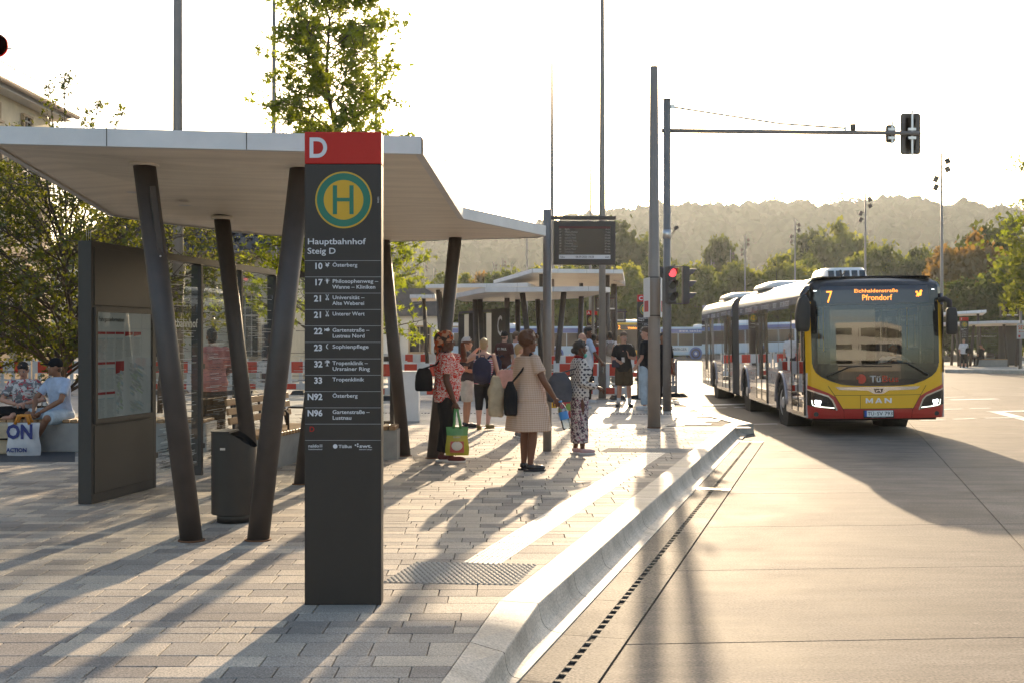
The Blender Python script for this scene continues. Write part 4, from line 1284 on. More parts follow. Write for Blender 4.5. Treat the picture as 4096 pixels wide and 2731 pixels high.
def bus_side(root, sx, y0, y1, arches, doors, name='side'):
    """one flank from y0 to y1: lower panel with wheel arches, windows, top strip, doors"""
    X = HW * sx
    zb, zw, zt, zr = 0.33, 1.17, 2.42, 2.63
    pts = [(y0, zw), (y0, zb)]
    for c, r in arches:
        pts.append((c - r, zb))
        for k in range(0, 13):
            a = PI - PI * k / 12
            pts.append((c + r * math.cos(a), max(zb, 0.47 + r * math.sin(a) * 1.0) if 0 < k < 12 else zb + 0.001))
        pts.append((c + r, zb))
    pts += [(y1, zb), (y1, zw)]
    m = MB()
    n = len(pts)
    vs = [(X, p[0], p[1]) for p in pts] + [(X - sx * 0.03, p[0], p[1]) for p in pts]
    fs = [tuple(range(n)), tuple(reversed(range(n, 2 * n)))] + [(i, n + i, n + (i + 1) % n, (i + 1) % n) for i in range(n)]
    m.add(vs, fs); side = m.build('side_panel', 'bus_silver', root)
    for c, r in arches:                                   # bright lip over each arch
        m = MB(); m.tube([(X + sx * 0.005, c + r * 1.04 * math.cos(a), 0.47 + r * 1.04 * math.sin(a)) for a in [PI * k / 14 for k in range(15)]], 0.028, 6); m.build('wheel_arch_lip', 'bus_silver', side)
        m = MB(); m.cyl((X - sx * 0.05, c, 0.47), (X - sx * 0.55, c, 0.47), r * 0.98, r * 0.98, 20); m.build('wheel_well', 'slot_dark', side)
    zz = 0.78
    m = MB(); m.box((X + sx * 0.001, (y0 + y1) / 2, zz), (0.004, y1 - y0, 0.008)); m.build('panel_seam', 'slot_dark', side)
    # window band between doors
    cuts = sorted([(a, b) for a, b in doors])
    segs, cur = [], y0
    for a, b in cuts:
        if a - cur > 0.15: segs.append((cur, a))
        cur = b
    if y1 - cur > 0.15: segs.append((cur, y1))
    for a, b in segs:
        k = max(1, round((b - a) / 1.45))
        for q in range(k):
            ya, yb = a + (b - a) * q / k, a + (b - a) * (q + 1) / k
            g = MB(); g.quad((X + sx * 0.006, ya + 0.02, zw + 0.005), (X + sx * 0.006, yb - 0.02, zw + 0.005), (X + sx * 0.006, yb - 0.02, zt), (X + sx * 0.006, ya + 0.02, zt)); w = g.build('window', 'bus_glass', root)
            f = MB(); f.box((X - sx * 0.01, ya + 0.012, (zw + zt) / 2), (0.03, 0.05, zt - zw)); f.box((X + sx * 0.008, (ya + yb) / 2, zt - 0.38), (0.006, yb - ya - 0.06, 0.02)); f.build('window_frame', 'bus_black', w)
    m = MB(); m.box((X - sx * 0.012, (y0 + y1) / 2, (zt + zr) / 2), (0.03, y1 - y0, zr - zt)); st = m.build('top_strip', 'bus_strip', root)
    for a, b in cuts:
        zl, zh = 0.36, 2.38
        yc = (a + b) / 2
        for s0, s1 in ((a, yc), (yc, b)):
            g = MB(); g.quad((X + sx * 0.018, s0 + 0.04, zl + 0.06), (X + sx * 0.018, s1 - 0.04, zl + 0.06), (X + sx * 0.018, s1 - 0.04, zh - 0.06), (X + sx * 0.018, s0 + 0.04, zh - 0.06))
            d = g.build('door_leaf', 'bus_glass', root)
            f = MB()
            for c, s in (((X + sx * 0.012, s0 + 0.025, (zl + zh) / 2), (0.03, 0.045, zh - zl)), ((X + sx * 0.012, s1 - 0.025, (zl + zh) / 2), (0.03, 0.045, zh - zl)), ((X + sx * 0.012, (s0 + s1) / 2, zl + 0.03), (0.03, s1 - s0 - 0.1, 0.06)), ((X + sx * 0.012, (s0 + s1) / 2, zh - 0.03), (0.03, s1 - s0 - 0.1, 0.06)), ((X + sx * 0.012, (s0 + s1) / 2, 0.60), (0.02, s1 - s0 - 0.1, 0.03))): f.box(c, s)
            f.build('door_frame', 'bus_black', d)
            h = MB(); h.tube([(X - sx * 0.03, s1 - 0.1, 0.8), (X - sx * 0.03, s1 - 0.1, 1.7)], 0.012, 6); h.build('door_handle', 'chrome', d)
        m = MB(); m.box((X + sx * 0.02, yc, 2.43), (0.07, b - a - 0.02, 0.09)); m.build('door_header', 'bus_black', root)
        m = MB(); m.box((X - sx * 0.02, yc, 0.345), (0.08, b - a, 0.03)); m.build('door_sill', 'alu', root)
    return side, st

def bus_roof(root, y0, y1, matn='bus_white', name='roof'):
    sec = [(-HW, 2.62), (-HW + 0.012, 2.74), (-HW + 0.07, 2.86), (-HW + 0.17, 2.94), (-HW + 0.34, 2.975), (0, 2.99), (HW - 0.34, 2.975), (HW - 0.17, 2.94), (HW - 0.07, 2.86), (HW - 0.012, 2.74), (HW, 2.62)]
    m = MB(); m.loft([[(x, yy, z) for x, z in sec] for yy in (y0, (y0 + y1) / 2, y1)], caps=False, closed=False, smooth=True)
    return m.build(name, matn, root)

def bus_front(root, spec):
    """the bowed front; spec holds the writing"""
    # lower shell + side strips + top
    sh = MB()
    front_panel(sh, [(-HW, 0.32), (HW, 0.32), (HW, 0.505), (-HW, 0.505)], 0, 0, 0.085, 0.06)
    front_panel(sh, [(-HW, 0.51), (HW, 0.51), (HW, 1.32), (-HW, 1.32)], 0, 1, 0.085, 0.3)
    for s in (-1, 1):
        p = [(1.12, 1.32), (HW, 1.32), (HW, 2.50), (1.12, 2.50)]
        front_panel(sh, p if s > 0 else mirror_x(p), 0, 1, 0.03, 0.2)
    front_panel(sh, [(-HW, 2.50), (HW, 2.50), (HW, 2.72), (1.22, 2.84), (1.10, 2.91), (0.9, 2.955), (-0.9, 2.955), (-1.10, 2.91), (-1.22, 2.84), (-HW, 2.72)], 0, 2, 0.085, 0.05)
    shell = sh.build('front_shell', ['bus_red', 'bus_yellow', 'bus_black'], root)
    # black lower mask and pillars
    half = [(0, 0.925), (0.40, 0.93), (0.66, 0.955), (0.86, 1.02), (1.02, 1.10), (1.11, 1.18), (1.16, 1.28), (1.165, 1.34)]
    poly = [(-x, z) for x, z in reversed(half)] + half[1:]
    m = MB(); front_panel(m, poly, 0.006, 0, 0.06, 0.15); mask = m.build('windscreen_mask', 'bus_black', root)
    for s in (-1, 1):
        p = [(1.075, 1.335), (1.175, 1.335), (1.185, 2.46), (1.075, 2.46)]
        m = MB(); front_panel(m, p if s > 0 else mirror_x(p), 0.006, 0, 0.03, 0.2); m.build('pillar', 'bus_black', root)
    m = MB(); front_panel(m, [(-1.09, 1.33), (1.09, 1.33), (1.09, 2.44), (-1.09, 2.44)], 0.004, 0, 0.05, 0.1); m.build('windscreen', 'windscreen', root)
    m = MB(); front_panel(m, [(-1.175, 2.42), (1.175, 2.42), (1.16, 2.62), (1.10, 2.78), (0.9, 2.86), (-0.9, 2.86), (-1.10, 2.78), (-1.16, 2.62)], 0.007, 0, 0.06, 0.08); m.build('display_surround', 'bus_black', root)
    m = MB(); front_panel(m, [(-1.0, 2.46), (1.0, 2.46), (0.99, 2.78), (-0.99, 2.78)], 0.011, 0, 0.06, 0.1); dp = m.build('destination_display', 'dest_panel', root)
    for t, size, x, z, fit in spec['dest']:
        b = MB(); front_text(b, t, size, x, z, 0.016, fit, 'CENTER', 0.0); b.build('destination_text', 'led', dp)
    if spec.get('squirrel'):
        q = MB(); cx, cz = 0.79, 2.615
        for dx, dz, rx, rz in ((0, -.01, .032, .036), (-.03, .04, .024, .02), (.045, .02, .022, .055), (.06, .06, .022, .018), (-.035, -.035, .014, .01)):
            k = len(q.v); q.add([(cx + dx + rx * math.cos(t), 0, cz + dz + rz * math.sin(t)) for t in [2 * PI * i / 12 for i in range(12)]], [tuple(range(12))])
            for i in range(k, len(q.v)): q.v[i] = (q.v[i][0], fy(q.v[i][0], q.v[i][2]) - 0.016 - k * 1e-5, q.v[i][2])
        q.build('squirrel_symbol', 'led', dp)
    for s in (-1, 1):
        b = MB()
        for k in range(4): front_panel(b, [(s * (1.07 + k * 0.014) - .004, 2.70), (s * (1.07 + k * 0.014) + .004, 2.70), (s * (1.07 + k * 0.014) + .004, 2.71), (s * (1.07 + k * 0.014) - .004, 2.71)], 0.012)
        b.build('marker_light', 'lamp_white', root)
    # red wings, headlamps
    for s in (-1, 1):
        mp = (lambda p: p) if s > 0 else mirror_x
        m = MB(); front_panel(m, mp([(HW, 0.32), (HW, 0.955), (0.90, 0.80), (0.785, 0.735), (0.63, 0.47), (0.62, 0.32)]), 0.005, 0, 0.05, 0.1); wing = m.build('bumper_wing', 'bus_red', root)
        m = MB(); front_panel(m, mp([(HW, 0.575), (HW, 0.865), (0.90, 0.735), (0.83, 0.665), (0.755, 0.48), (1.17, 0.54)]), 0.010, 0, 0.05, 0.1); hl = m.build('headlight', 'bus_black', root)
        m = MB(); path = [(s * HW, 0.868), (s * 0.90, 0.737), (s * 0.83, 0.667), (s * 0.752, 0.475)]; front_band(m, path, 0.028, 0.014); m.build('chrome_trim', 'chrome', hl)
        m = MB(); front_band(m, [(s * 1.19, 0.665), (s * 1.175, 0.575), (s * 1.12, 0.552), (s * 0.98, 0.535), (s * 0.80, 0.52)], 0.016, 0.015); m.build('daytime_light', 'drl', hl)
        m = MB()
        for q in ([(1.03, 0.61), (1.08, 0.61), (1.08, 0.655), (1.03, 0.655)], [(1.09, 0.61), (1.14, 0.61), (1.14, 0.665), (1.09, 0.665)], [(1.04, 0.57), (1.12, 0.575), (1.12, 0.60), (1.04, 0.60)]):
            front_panel(m, mp(q), 0.016, 0, 0.06)
        m.build('lamp', 'lamp_white', hl)
        m = MB(); c = Vector((s * 1.11, fy(1.11, 0.40) - 0.012, 0.40)); m.cyl(c + Vector((0, 0.03, 0)), c - Vector((0, 0.012, 0)), 0.046, 0.042, 20); m.build('fog_lamp', 'bus_rubber', root)
    # chrome bar with shield, lettering, seams, plate
    m = MB(); front_panel(m, [(-0.78, 0.912), (0.78, 0.912), (0.71, 0.858), (0.19, 0.843), (0.10, 0.79), (0.07, 0.78), (-0.07, 0.78), (-0.10, 0.79), (-0.19, 0.843), (-0.71, 0.858)], 0.014, 0, 0.06); bar = m.build('chrome_bar', 'chrome', root)
    m = MB(); front_panel(m, [(-0.085, 0.876), (0.085, 0.876), (0.068, 0.812), (0.05, 0.802), (-0.05, 0.802), (-0.068, 0.812)], 0.018, 0, 0.06); sh_ = m.build('badge', 'bus_black', bar)
    if spec.get('maker'):
        m = MB()
        for q in ([(-.05, .818), (-.03, .818), (-.025, .835), (.02, .838), (.028, .818), (.045, .818), (.042, .85), (.03, .866), (.012, .862), (.01, .848), (-.035, .848)], [(-.055, .835), (-.045, .838), (-.035, .85), (-.05, .845)]): front_panel(m, q, 0.021, 0, 0.2)
        m.build('lion_emblem', 'chrome', sh_)
        for ch, x0, polys in (('M', -0.235, [[(0, 0), (0, 1), (.22, 1), (.22, 0)], [(.22, 1), (.22, .62), (.42, .1), (.5, .1), (.5, .42)], [(.5, .42), (.5, .1), (.58, .1), (.78, .62), (.78, 1)], [(.78, 0), (.78, 1), (1, 1), (1, 0)]]),
                              ('A', -0.065, [[(0, 0), (.38, 1), (.5, 1), (.5, .72), (.24, 0)], [(1, 0), (.76, 0), (.5, .72), (.5, 1), (.62, 1)], [(.31, .18), (.69, .18), (.62, .36), (.38, .36)]]),
                              ('N', 0.108, [[(0, 0), (0, 1), (.24, 1), (.24, 0)], [(.24, 1), (.24, .62), (.76, 0), (.76, .38)], [(.76, 0), (.76, 1), (1, 1), (1, 0)]])):
            b = MB()
            for kq, pl_ in enumerate(polys): front_panel(b, [(x0 + px * 0.132, 0.61 + pz_ * 0.092) for px, pz_ in pl_], 0.012 + kq * 0.0003, 0, 2.0)
            b.build('maker_letter', 'maker_metal', root)
    sm = MB()
    front_band(sm, [(-0.79, 0.757), (0.79, 0.757)], 0.007, 0.003); front_band(sm, [(-0.33, 0.757), (-0.33, 0.51)], 0.007, 0.003); front_band(sm, [(-0.62, 0.505), (0.62, 0.505)], 0.009, 0.003)
    for s in (-1, 1): front_band(sm, [(s * 0.90, 0.93), (s * 0.785, 0.745), (s * 0.63, 0.475), (s * 0.62, 0.33)], 0.009, 0.007)
    sm.build('panel_seams', 'slot_dark', root)
    m = MB(); y = fy(0, 0.4) - 0.03
    m.box((0, y + 0.012, 0.405), (0.56, 0.02, 0.145), 0, None, 0.004); pl = m.build('plate_holder', 'bus_rubber', root)
    m = MB(); rect(m, (0, y, 0.415), X1, Z1, 0.52, 0.11, 0); rect(m, (-0.24, y - 0.001, 0.415), X1, Z1, 0.04, 0.11, 1); m.build('number_plate', ['plate_white', 'plate_blue'], pl)
    if spec.get('plate'):
        b = MB(); text_mb(b, 'TÜ', 0.068, (-0.205, y - 0.002, 0.382), X1, Z1, bold=0.012, fit=0.115); b.build('plate_text', 'ink', pl); b = MB(); text_mb(b, 'SV 793', 0.068, (-0.038, y - 0.002, 0.382), X1, Z1, bold=0.012, fit=0.285); b.build('plate_text', 'ink', pl)
        b = MB(); b.disc((-0.062, y - 0.003, 0.41), 0.015, (0, -1, 0), 12); b.build('plate_seal', 'logo_grey', pl)
        b = MB(); text_mb(b, spec['under'], 0.012, (0, y - 0.001, 0.342), X1, Z1, align='CENTER', bold=0.01); b.build('holder_text', 'logo_grey', pl)
    if spec.get('brand'):
        b = MB(); front_text(b, 'Tü', 0.118, -0.155, 1.0, 0.012, 0.195, 'LEFT', 0.012); b.build('operator_name', 'logo_grey', mask)
        b = MB(); front_text(b, 'Bus', 0.118, 0.055, 1.0, 0.012, 0.30, 'LEFT', 0.012); b.build('operator_name', 'logo_red', mask)
        b = MB(); k0 = 0
        arc = [(-0.31 + 0.087 * math.cos(R(a)), 1.06 + 0.087 * math.sin(R(a))) for a in range(-125, 126, 12)]
        front_panel(b, arc + [(-0.36, 1.10), (-0.36, 1.02)], 0.010, 0, 0.06)
        front_panel(b, [(-0.40, 1.055), (-0.33, 1.055), (-0.33, 1.10), (-0.39, 1.10)], 0.011, 0, 0.06)
        b.build('operator_mark', 'logo_red', mask)
    # wipers
    for pth, bl in (([(-0.93, 1.10), (-0.52, 1.285), (-0.25, 1.30)], [(-0.72, 1.30), (0.25, 1.285)]), ([(0.93, 1.12), (0.53, 1.345), (0.25, 1.355)], [(-0.30, 1.325), (0.70, 1.35)])):
        m = MB()
        fp = lambda p, o: Vector((p[0], fy(p[0], p[1]) - o, p[1]))
        m.tube([fp(p, 0.035) for p in pth], [0.020, 0.014, 0.01], 8); 
        pts = [(bl[0][0] + (bl[1][0] - bl[0][0]) * t, bl[0][1] + (bl[1][1] - bl[0][1]) * t) for t in [k / 8 for k in range(9)]]
        m.tube([fp(p, 0.022) for p in pts], 0.010, 6)
        m.build('wiper', 'bus_rubber', root)
    return shell

def bus_interior(root, y0, y1, seats=True):
    m = MB(); m.box((0, (y0 + y1) / 2, 0.36), (2.44, y1 - y0, 0.05)); m.build('floor', 'bus_floor', root)
    m = MB(); m.box((0, (y0 + y1) / 2, 2.60), (2.44, y1 - y0, 0.02)); m.build('ceiling', 'bus_floor', root)
    if seats:
        s = MB(); s.box((0, 0, 0.45), (0.44, 0.44, 0.09), 0, None, 0.03); s.box((0, 0.22, 0.82), (0.44, 0.09, 0.72), 0, None, 0.03); sm_ = s.mesh('seat', 'seat_cloth')
        y = y0 + 2.6
        while y < y1 - 0.6:
            for x in (-0.95, -0.48, 0.48, 0.95):
                if (x < 0 and 4.2 < y < 6.4) or (x < 0 and y > 14.8): continue
                link('seat', sm_, root, (x, y, 0.36))
            y += 0.85
        for k in range(int((y1 - y0 - 2) / 1.7)):
            m = MB(); yy = y0 + 2.2 + 1.7 * k; m.cyl((0.3 * (-1) ** k, yy, 0.38), (0.3 * (-1) ** k, yy, 2.55), 0.018, n=8); m.build('grab_pole', 'bus_yellow', root)

def mirror_unit(root, s):
    m = MB()
    if s < 0:
        m.tube([(-1.16, 0.05, 2.80), (-1.30, -0.22, 2.74), (-1.40, -0.34, 2.62), (-1.39, -0.36, 2.45)], [0.05, 0.055, 0.05, 0.04], 10)
        arm = m.build('mirror_arm', 'bus_black', root)
        m = MB(); rings = []
        for z, wx, wy in ((1.94, 0.07, 0.05), (1.955, 0.11, 0.08), (2.03, 0.132, 0.10), (2.25, 0.14, 0.11), (2.45, 0.122, 0.105), (2.56, 0.085, 0.09), (2.61, 0.03, 0.05)):
            rings.append([(-1.40 + (0.02 if z > 2.4 else 0) + wx * math.copysign(abs(math.cos(a)) ** 0.6, math.cos(a)), -0.36 + wy * math.copysign(abs(math.sin(a)) ** 0.7, math.sin(a)), z) for a in [2 * PI * k / 20 for k in range(20)]])
        m.loft(rings); m.build('mirror', 'bus_rubber', root)
    else:
        m.tube([(1.20, 0.02, 2.50), (1.30, -0.05, 2.52), (1.36, -0.10, 2.47), (1.36, -0.10, 2.36)], [0.05, 0.055, 0.05, 0.05], 10); m.build('mirror_arm', 'bus_rubber', root)
        m = MB(); rings = []
        for z, wx, wy in ((1.85, 0.06, 0.05), (1.87, 0.09, 0.08), (1.95, 0.10, 0.09), (2.2, 0.10, 0.10), (2.32, 0.09, 0.09), (2.36, 0.06, 0.06)):
            rings.append([(1.39 + wx * math.copysign(abs(math.cos(a)) ** 0.6, math.cos(a)), -0.12 + wy * math.copysign(abs(math.sin(a)) ** 0.7, math.sin(a)), z) for a in [2 * PI * k / 20 for k in range(20)]])
        m.loft(rings); m.build('mirror', 'bus_rubber', root)

BUS_ROT = -R(3.0)
bus = thing('articulated_bus', 'yellow-nosed articulated bus with red bumper and destination display 7 Eichhaldenstraße Pfrondorf', 'bus', (6.83, 22.10, 0.015), BUS_ROT)
bus.rotation_euler = (0, R(-0.7), BUS_ROT)
bus_front(bus, dict(dest=[('7', 0.225, -0.85, 2.475, 0.105), ('Eichhaldenstraße', 0.066, 0.0, 2.655, 0.80), ('Pfrondorf', 0.105, 0.01, 2.51, 0.55)], squirrel=True, maker='MAN', plate='TÜ  SV 793', under='MAN Truck & Bus SE - Kundencenter', brand=True))
for sx in (-1, 1):
    _, st = bus_side(bus, sx, 0.02, 8.95, [(2.72, 0.62), (7.92, 0.62)], [(0.12, 1.42), (4.45, 5.95)] if sx < 0 else [])
    _, st2 = bus_side(bus, sx, 10.35, 17.95, [(14.5, 0.62)], [(10.95, 12.4), (15.35, 16.75)] if sx < 0 else [])
    if sx < 0:
        for host, rng in ((st, [(1.6, 'SEIT DER EISZEIT'), (3.0, 'EISZEIT'), (4.1, 'SEIT DER EISZEIT'), (5.6, 'EISZEIT'), (6.6, 'SEIT DER EISZEIT'), (8.1, 'EISZEIT')]), (st2, [(10.5, 'EISZEIT'), (11.5, 'SEIT DER EISZEIT'), (13.0, 'EISZEIT'), (14.0, 'SEIT DER EISZEIT'), (15.5, 'EISZEIT')])):
            for y, t in rng:
                b = MB(); text_mb(b, t, 0.10, (-HW - 0.006, y + (1.1 if len(t) > 9 else 0.6), 2.475), (0, -1, 0), Z1, bold=0.03); b.build('advert_text', 'bus_strip_text', host)
        for y, host in ((4.2, st), (7.2, st), (14.0, st2)):
            pass
        b = MB(); text_mb(b, 'EISZEIT', 0.26, (-HW - 0.004, 4.30, 0.84), (0, -1, 0), Z1, bold=0.03, fit=1.0); b.build('advert_text', 'bus_strip_text', st)
        b = MB(); text_mb(b, 'EISZEIT', 0.22, (-HW - 0.004, 7.2, 0.84), (0, -1, 0), Z1, bold=0.03, fit=1.0); b.build('advert_text', 'bus_strip_text', st)
        b = MB(); text_mb(b, 'EISZEIT', 0.22, (-HW - 0.004, 13.8, 0.84), (0, -1, 0), Z1, bold=0.03, fit=1.0); b.build('advert_text', 'bus_strip_text', st2)
        for y, z, mn, w, h in ((1.75, 1.32, 'paper', 0.26, 0.28), (1.62, 0.98, 'paper', 0.14, 0.14)):
            b = MB(); b.box((-HW - 0.008, y, z), (0.002, w, h)); b.build('sticker', mn, bus)
        for y in (3.45, 6.9, 8.6, 13.4):
            m = MB(); m.ell((-HW - 0.005, y, 0.62), (0.012, 0.03, 0.02), n=8, m=5); m.build('side_marker', 'amber', bus)
bus_roof(bus, 0.30, 8.95); bus_roof(bus, 10.35, 17.95)
# black/yellow corner pieces between bowed front and roof
for s in (-1, 1):
    m = MB()
    sec = [(HW, 2.62), (HW - 0.012, 2.74), (HW - 0.07, 2.86), (HW - 0.17, 2.94)]
    a = [(s * x, fy(x, z) + 0.012, z) for x, z in sec]; b = [(s * x, 0.31, z + 0.002) for x, z in sec]
    m.loft([a, b], caps=False, closed=False); m.build('corner_cap', 'bus_yellow' if s < 0 else 'bus_white', bus)
m = MB(); sec = [(-1.105, 2.94), (-0.9, 2.957), (-0.4, 2.957), (0, 2.957), (0.4, 2.957), (0.9, 2.957), (1.105, 2.94)]
m.loft([[(x, fy(x, z) - 0.002, z) for x, z in sec], [(x, 0.12, z + 0.022) for x, z in sec], [(x, 0.32, 2.975) for x, z in sec]], caps=False, closed=False); m.build('front_cap', 'bus_black', bus)
m = MB()
for k in range(19):
    y = 8.95 + 1.4 * k / 18; e = 0.0 if k % 2 else 0.055
    x, z = HW - 0.01 - e, 2.96 - e
    ring = [(-x, y, 0.34), (-x, y, z - 0.25), (-x + 0.08, y, z - 0.07), (-x + 0.25, y, z), (x - 0.25, y, z), (x - 0.08, y, z - 0.07), (x, y, z - 0.25), (x, y, 0.34)]
    if k == 0: rings = []
    rings.append(ring)
m.loft(rings, caps=False, smooth=False); m.build('bellows', 'bellows', bus)
m = MB(); m.box((0, 17.97, 1.65), (2.5, 0.04, 2.6), 0, None, 0.01); m.build('rear_wall', 'bus_silver', bus)
m = MB(); m.box((0, 8.9, 0.30), (2.3, 17.6, 0.06)); m.build('underbody', 'slot_dark', bus)
bus_interior(bus, 0.35, 8.9); bus_interior(bus, 10.4, 17.9)
for y in (2.72, 7.92, 14.5):
    for s in (-1, 1): make_wheel(bus, s * (HW - 0.05), y, 0.475, 0.27, s, R(7) if y < 3 else 0)
mirror_unit(bus, -1); mirror_unit(bus, 1)
m = MB(); rounded_pod(m, (-0.25, 6.2, 2.97), (1.9, 3.0, 0.17)); m.build('roof_unit', 'bus_white', bus)
m = MB(); rounded_pod(m, (-0.25, 13.0, 2.97), (1.9, 3.0, 0.17)); m.build('roof_unit', 'bus_white', bus)
m = MB(); rounded_pod(m, (0.05, 3.2, 2.97), (0.95, 1.9, 0.30), 0.86); ac = m.build('air_conditioner', 'bus_white', bus)
for k in range(5):
    m = MB(); m.box((-0.30 + 0.16 * k, 2.262, 3.12), (0.12, 0.02, 0.17), 0, Euler((R(-12), 0, 0))); m.build('louvre', 'bus_black', ac)
m = MB(); m.tube([(-0.35, 1.2, 2.98), (-0.33, 1.2, 3.06), (-0.36, 1.15, 3.15)], 0.02, 6); m.tube([(-0.33, 1.2, 3.03), (-0.25, 1.2, 3.12)], 0.014, 6); m.build('roof_antenna', 'bus_rubber', bus)
m = MB(); m.cyl((-0.9, 5.2, 2.98), (-0.93, 5.25, 3.65), 0.008, 0.004, 5); m.build('whip_antenna', 'bus_rubber', bus)
m = MB(); m.box((0.1, 0.35, 1.10), (2.2, 0.5, 0.16), 0, None, 0.04); m.box((0.62, 0.62, 1.18), (0.7, 0.25, 0.18), 0, None, 0.05); m.build('dashboard', 'bus_rubber', bus)
m = MB(); m.tube([(0.62 + 0.22 * math.cos(a), 0.72 + 0.10 * math.sin(a), 1.22 + 0.2 * math.sin(a)) for a in [2 * PI * k / 20 for k in range(21)]], 0.016, 6, caps=False); m.build('steering_wheel', 'bus_rubber', bus)
m = MB(); m.box((0.62, 1.32, 1.25), (0.5, 0.14, 0.95), 0, None, 0.05); m.box((0.62, 1.08, 0.80), (0.5, 0.5, 0.14), 0, None, 0.05); m.build('driver_seat', 'seat_cloth', bus)
m = MB(); m.box((0, 1.75, 1.6), (0.9, 0.03, 1.9)); m.build('cab_partition', 'bus_glass', bus)

# ================================================================ TREES
mat('bark', (0.085, 0.062, 0.045), 0.9, var=0.3, vscale=8, bump=0.6, bscale=30)
mat_leaf('leaf_amber_tree', (0.05, 0.085, 0.010), (0.12, 0.165, 0.018), 0.55, (3.4, 2.7, 0.7))
mat_leaf('leaf_oak', (0.042, 0.062, 0.012), (0.11, 0.13, 0.020), 0.5, (3.0, 2.3, 0.7))
mat_leaf('leaf_mid', (0.045, 0.075, 0.016), (0.105, 0.135, 0.028), 0.45, (2.8, 2.2, 0.8), 0.015)
mat_leaf('leaf_dark', (0.028, 0.048, 0.016), (0.060, 0.085, 0.024), 0.38, (2.6, 2.1, 0.8), 0.015)
mat_leaf('leaf_light', (0.085, 0.115, 0.022), (0.15, 0.175, 0.035), 0.5, (2.6, 2.1, 0.8), 0.015)
mat_leaf('leaf_brown', (0.11, 0.085, 0.022), (0.16, 0.105, 0.025), 0.45, (2.2, 1.7, 0.7))
mat_leaf('leaf_hill', (0.013, 0.032, 0.015), (0.032, 0.062, 0.026), 0.12, (1.6, 1.5, 0.8), 0.0)

def rand_rot(n, rng):
    q = rng.normal(size=(n, 4)); q /= np.linalg.norm(q, axis=1)[:, None]
    w, x, y, z = q.T
    return np.stack([np.stack([1 - 2 * (y * y + z * z), 2 * (x * y - z * w), 2 * (x * z + y * w)], -1), np.stack([2 * (x * y + z * w), 1 - 2 * (x * x + z * z), 2 * (y * z - x * w)], -1), np.stack([2 * (x * z - y * w), 2 * (y * z + x * w), 1 - 2 * (x * x + y * y)], -1)], 1)
def leaf_shape(kind):
    if kind == 'star':
        pts = [(0, 0, 0)]
        for k, a in enumerate((-130, -100, -65, -32, 0, 32, 65, 100, 130)):
            r = (0.62, 0.30, 0.9, 0.34, 1.0, 0.34, 0.9, 0.30, 0.62)[k]
            pts.append((r * math.sin(R(a)), r * math.cos(R(a)), -0.12 * r * r))
        return np.array(pts)
    if kind == 'oak':
        return np.array([(0, 0, 0), (0.28, 0.25, .05), (0.16, 0.42, .02), (0.36, 0.68, 0), (0.14, 0.78, 0), (0, 1.05, -.1), (-0.14, 0.78, 0), (-0.36, 0.68, 0), (-0.16, 0.42, .02), (-0.28, 0.25, .05)])
    return np.array([(-0.5, -0.35, 0), (0.45, -0.5, 0.12), (0.5, 0.4, 0), (-0.4, 0.5, 0.12)])
def leaves(cent, size, kind, rng):
    t = leaf_shape(kind); n = len(cent); k = len(t)
    M = rand_rot(n, rng)
    s = size * rng.uniform(0.65, 1.25, n)
    v = np.einsum('nij,kj->nki', M, t) * s[:, None, None] + cent[:, None, :]
    return v.reshape(-1, 3), k

